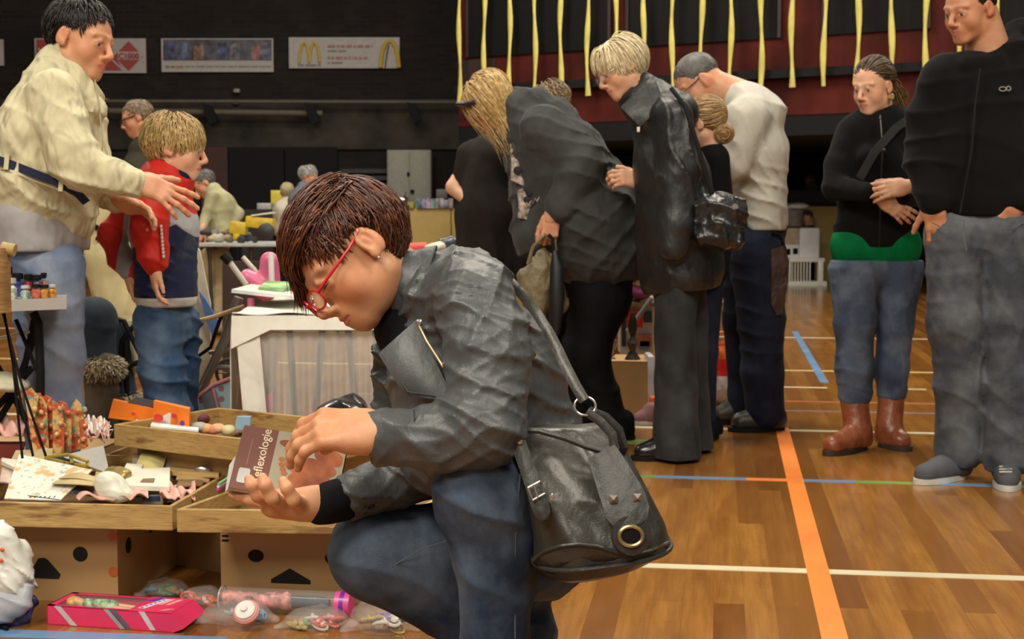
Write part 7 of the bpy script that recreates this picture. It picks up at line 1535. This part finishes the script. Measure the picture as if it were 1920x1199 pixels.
m = MB(); m.tube([P(370, 745, 4.89), P(400, 722, 4.89), P(447, 704, 4.89)], .006, 6); m.tube([P(399, 728, 4.88), P(415, 790, 4.88)], .005, 6); m.build('piping', plain('coral_piping', (.55, .18, .18), .6), t)
# white covered table
YT = 4.62; zT = .675
t = thing('folding_table', 'folding table under the white cloth, its dark legs showing through', 'table', tuple(G(560, 960)))
lx, rx = P(455, 590, YT).x, P(860, 590, YT).x
m = MB(); m.box(((lx+rx)/2, YT+.45, zT-.02), (rx-lx, .9, .03)); m.build('table_top', plain('pale_board', (.5, .48, .42), .6), t)
for x0, y0, x1_, y1_ in ((541, 596, 570, 1010), (606, 598, 574, 1010), (651, 600, 690, 1010), (470, 600, 470, 1010)):
    m = MB(); m.tube([P(x0, y0, YT+.12), P(x1_, y1_, YT+.12)], .011, 8); m.build('leg', black, t)
sheer = plain('sheer_white', (.62, .60, .56), .8, alpha=.34, var=.05); opq = cloth('white_linen', (.72, .70, .62), .85, .05, .3, 12)
def drape(name, x0, x1_, y, z1, z0, n, mat, par, amp=.012, f=9, xoff=0):
    g = []
    for i in range(n+1):
        x = x0+(x1_-x0)*i/n; row = []
        for j in range(13):
            v = j/12; z = z1+(z0-z1)*v; w = amp*v*math.sin(i/n*f*2*PI+.7*math.sin(v*3)); row.append((x+xoff*v, y-.006-w-.02*v, z))
        g.append(row)
    m = MB(); m.sheet(g, .0015); return m.build(name, mat, par)
tc = thing('tablecloth', 'white cloth draped over the folding table behind the crouching woman', 'tablecloth', (0, YT, zT))
drape('front_sheer', lx+.05, rx, YT-.01, zT, .33, 120, sheer, tc, .012, 16)
drape('front_fold', lx-.02, lx+.055, YT-.025, zT-.005, .32, 16, opq, tc, .006, 1, .03)
m = MB(); g = [[(x, y, zT+.004+.004*math.sin(x*30+y*20)) for y in np.linspace(YT-.02, YT+.92, 14)] for x in np.linspace(lx-.03, rx+.02, 40)]; m.sheet(g, .003); m.build('top_cloth', opq, tc)
g = []
for i in range(31):
    u = i/30; x = lx-.03+(rx-lx)*u*.9; row = []
    for j in range(7): v = j/6; row.append((x, YT-.03-.012*v, zT-.002-(.045+.06*max(0, 1-u*5)**1)*v))
    g.append(row)
m = MB(); m.sheet(g, .002); m.build('front_overlap', opq, tc)
g = [[(lx-.02-.03*v+.01*math.sin(y*16+3*v), y, zT-.35*v) for v in np.linspace(0, 1, 9)] for y in np.linspace(YT-.02, YT+.9, 24)]; m = MB(); m.sheet(g, .002); m.build('side_drop', opq, tc)
# things on it
sheet_px('white_tray', 'white board lying on the left corner of the covered table', 'board', [(434, 546, 4.9), (560, 560, 4.8), (600, 548, 5.3), (470, 536, 5.4)], 0, plain('white_board', (.72, .72, .68), .4), .012)
sheet_px('green_book', 'green and white picture book on the covered table by the fringe', 'book', [(484, 542, 5.0), (530, 548, 4.98), (560, 532, 5.3), (500, 530, 5.3)], 0, plain('green_cover', (.22, .42, .14), .4, var=.8, vs=9), .012)
for k, (x, y, c, n_) in enumerate(((592, 556, (.6, .6, .58), 'white'), (612, 560, (.35, .33, .3), 'grey'), (572, 552, (.55, .12, .05), 'orange red'), (635, 563, (.5, .45, .4), 'beige'))):
    m = MB(); m.tube([P(x-8, y, 4.95), P(x, y-4, 4.93), P(x+12, y+2, 4.95)], [.008, .014, .006], 8); tag(m.build('small_ornament', plain('orn_%d' % k, c, .4)), '%s small ornament on the covered table beside the glasses' % n_, 'ornament', 'ornaments on the covered table')
# pink toy chair and handles
q = Px(6.0); t = thing('toy_chair', 'pink plastic toy chair with white stripe behind the covered table', 'toy chair', tuple(P(480, 560, 6.0)))
pkp = plain('candy_pink', (.72, .16, .30), .35)
V, F = sdf([q.c(505, 490, 0, 18, 505, 540, 0, 22, .6, .02), q.c(465, 520, 0, 16, 500, 545, 0, 18, 1, .02), q.c(455, 545, 0, 6, 500, 552, 0, 8)], .008); put('seat_back', mesh_np('seat_back', V, F), pkp, t)
m = MB(); m.tube([P(508, 475, 5.94), P(510, 540, 5.94)], .012, 8); m.build('white_stripe', cw2, t)
m = MB(); m.tube([P(425, 484, 5.9), P(462, 535, 5.9)], .012, 8); m.build('handle_tube', plain('pale_tube', (.5, .48, .42), .4), t)
m = MB(); m.tube([P(455, 482, 6.0), P(482, 512, 6.0)], .010, 8); m.build('handle_tube', plain('pale_tube', (.5, .48, .42), .4), t)
m = MB(); m.tube([P(418, 478, 5.9), P(432, 492, 5.9)], .02, 8); m.build('grip', black, t)
m = MB(); m.tube([P(470, 560, 6.0), P(470, 850, 6.0)], .015, 6); m.tube([P(505, 560, 6.05), P(505, 845, 6.05)], .015, 6); m.build('leg', pkp, t)
# folding table with toys, middle distance
YM = 11.6; t = thing('folding_table', 'folding table with a pale metal edge carrying the yellow toy wagon', 'table', (P(450, 600, YM).x, YM, 0))
a_, b_ = P(370, 457, YM), P(640, 457, YM)
m = MB(); m.box(((a_.x+b_.x)/2, YM+.4, .745), (b_.x-a_.x, .8, .03), bev=.005); m.build('table_top', plain('pale_metal_edge', (.42, .44, .44), .4), t)
for x in (392, 470, 630): m = MB(); m.tube([P(x, 464, YM+.1), Vector((P(x, 464, YM).x, YM+.1, 0))], .015, 8); m.build('leg', plain('dull_steel', (.1, .1, .1), .4, .8), t)
t = thing('toy_wagon', 'yellow toy wagon with dark wheels on the far table', 'toy wagon', tuple(P(478, 455, YM+.1)))
yw = plain('toy_yellow', (.60, .42, .02), .4); m = MB(); m.box(P(488, 418, YM+.12), (.22, .14, .09), R3(0, 6, 0), bev=.01); m.build('body', yw, t); m = MB(); m.box(P(448, 428, YM+.12), (.13, .14, .10), R3(0, 6, 0), bev=.01); m.box(P(445, 444, YM+.1), (.05, .1, .05), bev=.005); m.build('cab', yw, t)
m = MB(); m.box(P(494, 402, YM+.12), (.18, .15, .012), R3(0, -8, 0), bev=.004); m.build('white_top', paper, t)
for x, y, r_ in ((499, 434, 16), (452, 450, 8), (478, 450, 6)): m = MB(); m.lathe([(r_*YM/FPX*.6, -.01), (r_*YM/FPX, 0), (r_*YM/FPX*.6, .02)], P(x, y, YM+.02), 20, axis=(0, -1, 0)); m.build('wheel', plain('dark_wheel', (.03, .03, .03), .5), t)
rs = random.Random(8)
jn = ['black toy at the left end of the far table', 'grey toy by the sleeve of the man in the pale coat', 'brown toy left of the yellow wagon', 'cream toy nearest the far table edge', 'dark green toy against the yellow wagon', 'blue grey toy under the wagon', 'beige felt hat on the left end of the far table', 'beige felt hat left of the yellow wagon']
jc = [(.03, .03, .03), (.12, .12, .12), (.14, .08, .04), (.4, .36, .28), (.05, .09, .05), (.08, .1, .14), (.42, .33, .2), (.42, .33, .2)]
for k, (x, y) in enumerate(((385, 436), (402, 440), (425, 438), (410, 448), (438, 436), (462, 446), (398, 448), (430, 447))):
    p_ = np.array(P(x, y, YM+.15+.05*(k % 3))); V, F = sdf([prim_el(p_, (.05, .04, .025+.01*(k % 2))), prim_el(p_+np.array((.02, 0, .025)), (.022, .02, .02))], .008, lambda X, Y, Z: .004*waves(X, Y, Z, 90, k)); tag(put('toy', mesh_np('toy', V, F), plain('toy_%d' % k, jc[k], .6)), jn[k], 'toy', 'clutter on the far table')
for x in (392, 415):
    V, F = sdf([prim_rc(P(x, 480, 11.9), P(x, 545, 11.9), .075, .06, .02), prim_rc(P(x, 545, 11.9), Vector((P(x, 545, 11.9).x, 11.8, .06)), .06, .05, .02)], .015, lambda X, Y, Z: .006*waves(X, Y, Z, 40, 2)); tag(put('beige_boot', mesh_np('beige_boot', V, F), cloth('beige_suede', (.36, .29, .17), .9)), 'tall beige suede boot under the far table, %s of the pair' % ('left' if x == 392 else 'right'), 'boot')
sheet_px('dark_upright_panel', 'dark brown upright panel behind the toy chair', 'box', [(418, 785, 7.0), (515, 785, 7.0), (515, 490, 7.0), (418, 490, 7.0)], 0, plain('dark_brown_panel', (.035, .018, .012), .7), .03)  # one thin upright dark panel, not a closed box
# wicker cones
wk = cloth('dark_wicker', (.055, .038, .026), .95, .5, 1.0, 60, .2, 300, fdist=.02)
for x, y0, y1_, lab in ((733, 350, 470, 'dark wicker cone on the table behind the red-haired head, left one'), (761, 357, 470, 'dark wicker cone on the table behind the red-haired head, right one')):
    b0 = np.array(P(x, y1_, 8.6)); h = (y1_-y0)*8.6/FPX; V, F = sdf([prim_rc(b0, b0+np.array((0, 0, h*.95)), .046, .010, .01)], .007, lambda X, Y, Z: .009*waves(X, Y, Z, 190, 3)); tag(put('wicker_cone', mesh_np('wicker_cone', V, F), wk), lab, 'wicker cone', 'wicker cones')
m = MB(); m.lathe([(.03, 0), (.045, .01), (.03, .022)], P(747, 378, 8.6), 16); tag(m.build('white_lamp', cw2), 'white oval dish resting between the wicker cones', 'lamp')  # small unlit white oval between the cones, taken for a lamp
# table behind the grey jacket with clutter
YQ = 7.9; t = thing('folding_table', 'table of mixed clutter behind the shoulder of the grey leather jacket', 'table', (P(850, 600, YQ).x, YQ, 0)); a_, b_ = P(690, 490, YQ), P(1000, 490, YQ)
m = MB(); m.box(((a_.x+b_.x)/2, YQ+.4, .735), (b_.x-a_.x, .8, .03)); m.build('table_top', plain('pale_board', (.5, .48, .42), .6), t)
for x in (700, 990): m = MB(); m.tube([P(x, 495, YQ+.1), Vector((P(x, 495, YQ).x, YQ+.1, 0))], .015, 8); m.build('leg', black, t)
m = MB(); m.tube([P(765, 463, YQ+.3), P(800, 462, YQ+.3)], .022, 12); tag(m.build('red_roll', plain('coral_red', (.65, .07, .06), .4)), 'coral red roll on the table above the grey collar', 'roll')
sheet_px('cream_tray', 'cream shallow tray left of the coral red roll', 'lid', [(750, 484, YQ+.5), (790, 484, YQ+.5), (790, 456, YQ+.5), (750, 456, YQ+.5)], 0, paper, .03)
cl_ = ['pale crumpled packet', 'grey crumpled packet', 'white crumpled packet', 'clear crumpled packet', 'silver crumpled packet', 'cream crumpled packet', 'green tinted packet', 'dark grey bundle']
wh_ = ['right of the coral roll', 'above the jacket shoulder seam', 'in the middle of the clutter table', 'nearest the black T-shirt', 'over the highest point of the grey shoulder', 'behind the shoulder', 'beside the khaki bag', 'at the back of the clutter table']
cc2 = [(.6, .56, .45), (.35, .36, .36), (.7, .7, .68), (.6, .62, .62), (.5, .5, .5), (.55, .5, .35), (.4, .45, .35), (.06, .07, .09)]
for k, (x, y) in enumerate(((815, 465), (838, 472), (870, 482), (950, 496), (915, 488), (895, 478), (960, 488), (838, 455))):
    p_ = np.array(P(x, y, YQ-.02+.12*(k % 3))); V, F = sdf([prim_el(p_, (.055, .04, .026)), prim_el(p_+np.array((.03, .01, .01)), (.03, .03, .025))], .008, lambda X, Y, Z: .012*ridges(X, Y, Z, (1, .4, .6), 60, k)); tag(put('packet', mesh_np('packet', V, F), plain('packet_%d' % k, cc2[k], .25)), cl_[k]+' '+wh_[k], 'packet', 'clutter on the table')
# black plastic sack under the covered table
V, F = sdf([prim_el(P(640, 782, 4.35), (.085, .08, .055)), prim_el(P(600, 795, 4.3), (.05, .06, .03)), prim_el(P(660, 770, 4.4), (.05, .06, .05))], .006, lambda X, Y, Z: .014*ridges(X, Y, Z, (1, .4, .7), 50, 3)+.003*waves(X, Y, Z, 80, 2)); tag(put('black_sack', mesh_np('black_sack', V, F), plain('black_polythene', (.006, .006, .008), .18)), 'shiny black plastic sack behind the lifted hands', 'sack')
carton('carton behind the right tray under the black sack', P(585, 880, 4.12)*1.0-Z3*P(585, 880, 4.12).z, x1, y1, .32, .30, .33)

# ================================================================ stall behind the elderly woman
YS = 7.05
o = G(1142, 787); carton('brown carton carrying brass goblets behind the elderly woman', o, x1, y1, .20, .35, .285)
o = G(1128, 800); carton('small open carton in front of the goblet carton', o-x1*.04, x1, y1, .085, .05, .19)
m = MB(); rectbox(m, 1130, 545, 1185, 668, 7.75, .04, .01); t = m.build('orange_board', plain('orange_wood', (.50, .25, .06), .5)); tag(t, 'upright orange-brown board behind the goblets', 'board')
for i, (x, lab) in enumerate(((1148, 'small metal goblet on the carton, left one'), )):
    m = MB(); c_ = P(x, 676, 7.05); m.lathe([(.022, 0), (.020, .006), (.006, .02), (.006, .045), (.022, .07), (.026, .10)], c_, 16); tag(m.build('goblet', plain('pewter', (.30, .27, .22), .25, .8)), lab, 'goblet')
m = MB(); c_ = P(1186, 678, 7.02); m.lathe([(.045, 0), (.035, .02), (.015, .05), (.03, .09), (.012, .12), (.025, .17), (.010, .24)], c_, 12); tag(m.build('candlestick', plain('dark_bronze', (.05, .04, .028), .4, .5)), 'dark bronze candlestick on the goblet carton', 'candlestick')
t = thing('toy_house', 'white toy house with a red panel behind the bronze candlestick', 'toy house', tuple(P(1195, 660, 7.5)))
m = MB(); rectbox(m, 1162, 556, 1226, 664, 7.55, .15, .01); m.build('wall', plain('white_plastic', (.62, .62, .6), .4), t)
m = MB(); m.prism([P(x, y, 7.52) for x, y in ((1177, 582), (1207, 584), (1205, 616), (1177, 608))], (0, .01, 0)); m.build('red_panel', plain('red_panel', (.75, .03, .02), .4), t, smooth=False)
for k, (x0, y0, x1_, y1_, c) in enumerate(((1164, 562, 1200, 570, (.15, .17, .18)), (1208, 585, 1222, 605, (.04, .08, .10)), (1188, 628, 1222, 650, (.62, .22, .14)), (1166, 600, 1174, 650, (.03, .03, .03)), (1200, 640, 1218, 656, (.15, .3, .35)))):
    m = MB(); rectbox(m, x0, y0, x1_, y1_, 7.53, .02); m.build('printed_part', plain('part_%d' % k, c, .5), t, smooth=False)
m = MB(); m.tube([P(1176, 622, 7.3), P(1222, 560, 7.3)], .012, 8); m.build('grey_bar', plain('grey_bar', (.2, .19, .18), .4), t)
for k, (x, y, rx_, c, lab) in enumerate(((1200, 550, 22, (.25, .04, .14), 'purple folded cloth on top of the white toy house'), (1178, 530, 12, (.5, .38, .15), 'straw coloured soft toy above the white toy house'), (1206, 520, 14, (.6, .3, .28), 'pale pink soft toy at the coat edge'), (1190, 512, 12, (.28, .05, .06), 'dark red soft toy behind the hoodie'), (1214, 535, 10, (.62, .2, .3), 'bright pink soft toy beside the black coat'), (1165, 560, 9, (.16, .09, .05), 'brown soft toy at the trouser edge'), (1150, 600, 9, (.55, .52, .48), 'white soft toy by the orange-brown board'))):
    D_ = 7.5; p_ = np.array(P(x, y, D_)); r_ = rx_*D_/FPX; V, F = sdf([prim_el(p_, (r_, .05, r_*.6)), prim_el(p_+np.array((r_*.6, 0, r_*.4)), (r_*.5, .04, r_*.45)), prim_el(p_+np.array((-r_*.6, 0, r_*.3)), (r_*.4, .04, r_*.4))], .008, lambda X, Y, Z: .004*waves(X, Y, Z, 70, k)); tag(put('soft_toy' if k else 'folded_cloth', mesh_np('t', V, F), plain('soft_%d' % k, c, .8)), lab, 'soft toy' if k else 'cloth')
t = thing('trestle', 'low dark trestle table holding the soft toys behind the black coat', 'table', tuple(P(1200, 700, 7.9)))
m = MB(); m.box(P(1255, 566, 7.7), (.62, .5, .02)); m.build('table_top', card2, t)
for x in (1180, 1330): m = MB(); m.tube([P(x, 570, 7.7), Vector((P(x, 570, 7.7).x, 7.7, 0))], .015, 6); m.build('leg', card2, t)
m = MB(); rectbox(m, 1214, 668, 1228, 790, 6.9, .2, .01); t = m.build('storage_tub', plain('frosted_plastic', (.55, .56, .58), .3)); tag(t, 'tall white plastic tub between the carton and the grey flared trousers', 'tub')
m = MB(); m.box(P(1224, 755, 6.85), (.03, .06, .06), bev=.01); tag(m.build('orange_toy', plain('toy_orange', (.75, .12, .02), .4)), 'orange toy at the foot of the white plastic tub', 'toy')
q = Px(6.75); t = thing('trainer', 'grey and pink trainer showing behind the grey flared trousers', 'shoe', tuple(P(1205, 805, 6.75)))
shoe(t, (1184, 806, 0), (1236, 800, .05), .07, cloth('rose_grey_canvas', (.20, .10, .10), .8), w=15, q=q, name='upper', solem=plain('off_white_sole', (.5, .46, .4), .6))
# orange and white carrier bag
q = Px(7.5)
t = thing('carrier_bag', 'orange and white carrier bag standing between the dark trouser legs', 'plastic bag', tuple(P(1355, 755, 7.5)))
def bagat(V):
    y = 400-(V[:, 2]-1)/q.k + 0; x = 960+V[:, 0]/V[:, 1]*FPX
    yy = 400+(1-V[:, 2])*FPX/7.5
    return dict(m1=(yy-(690+.7*np.abs(x-1358)))*-1, m2=np.maximum(np.abs(x-1352)-24, np.abs(yy-688)-16-.0*x))
V, F = sdf([q.c(1350, 665, 0, 24, 1356, 728, 0, 28, 1, .03), q.c(1366, 650, 0, 16, 1366, 700, 0, 22, 1, .03)], .008, lambda X, Y, Z: .010*ridges(X, Y, Z, (1, .4, .3), 45, 3))
put('bag', mesh_np('bag', V, F, bagat(V)), masked('carrier_print', [(.80, .17, .02), (.70, .68, .66), (.70, .03, .02)], ['m1', 'm2'], .35, .2, 12), t)
m = MB(); m.tube([P(1340, 650, 7.45), P(1343, 628, 7.45), P(1352, 622, 7.45), P(1366, 626, 7.45), P(1380, 655, 7.45)], .008, 8, flat=.5); m.build('handle', plain('bag_orange', (.80, .17, .02), .4), t)
print('script done', len(bpy.data.objects))
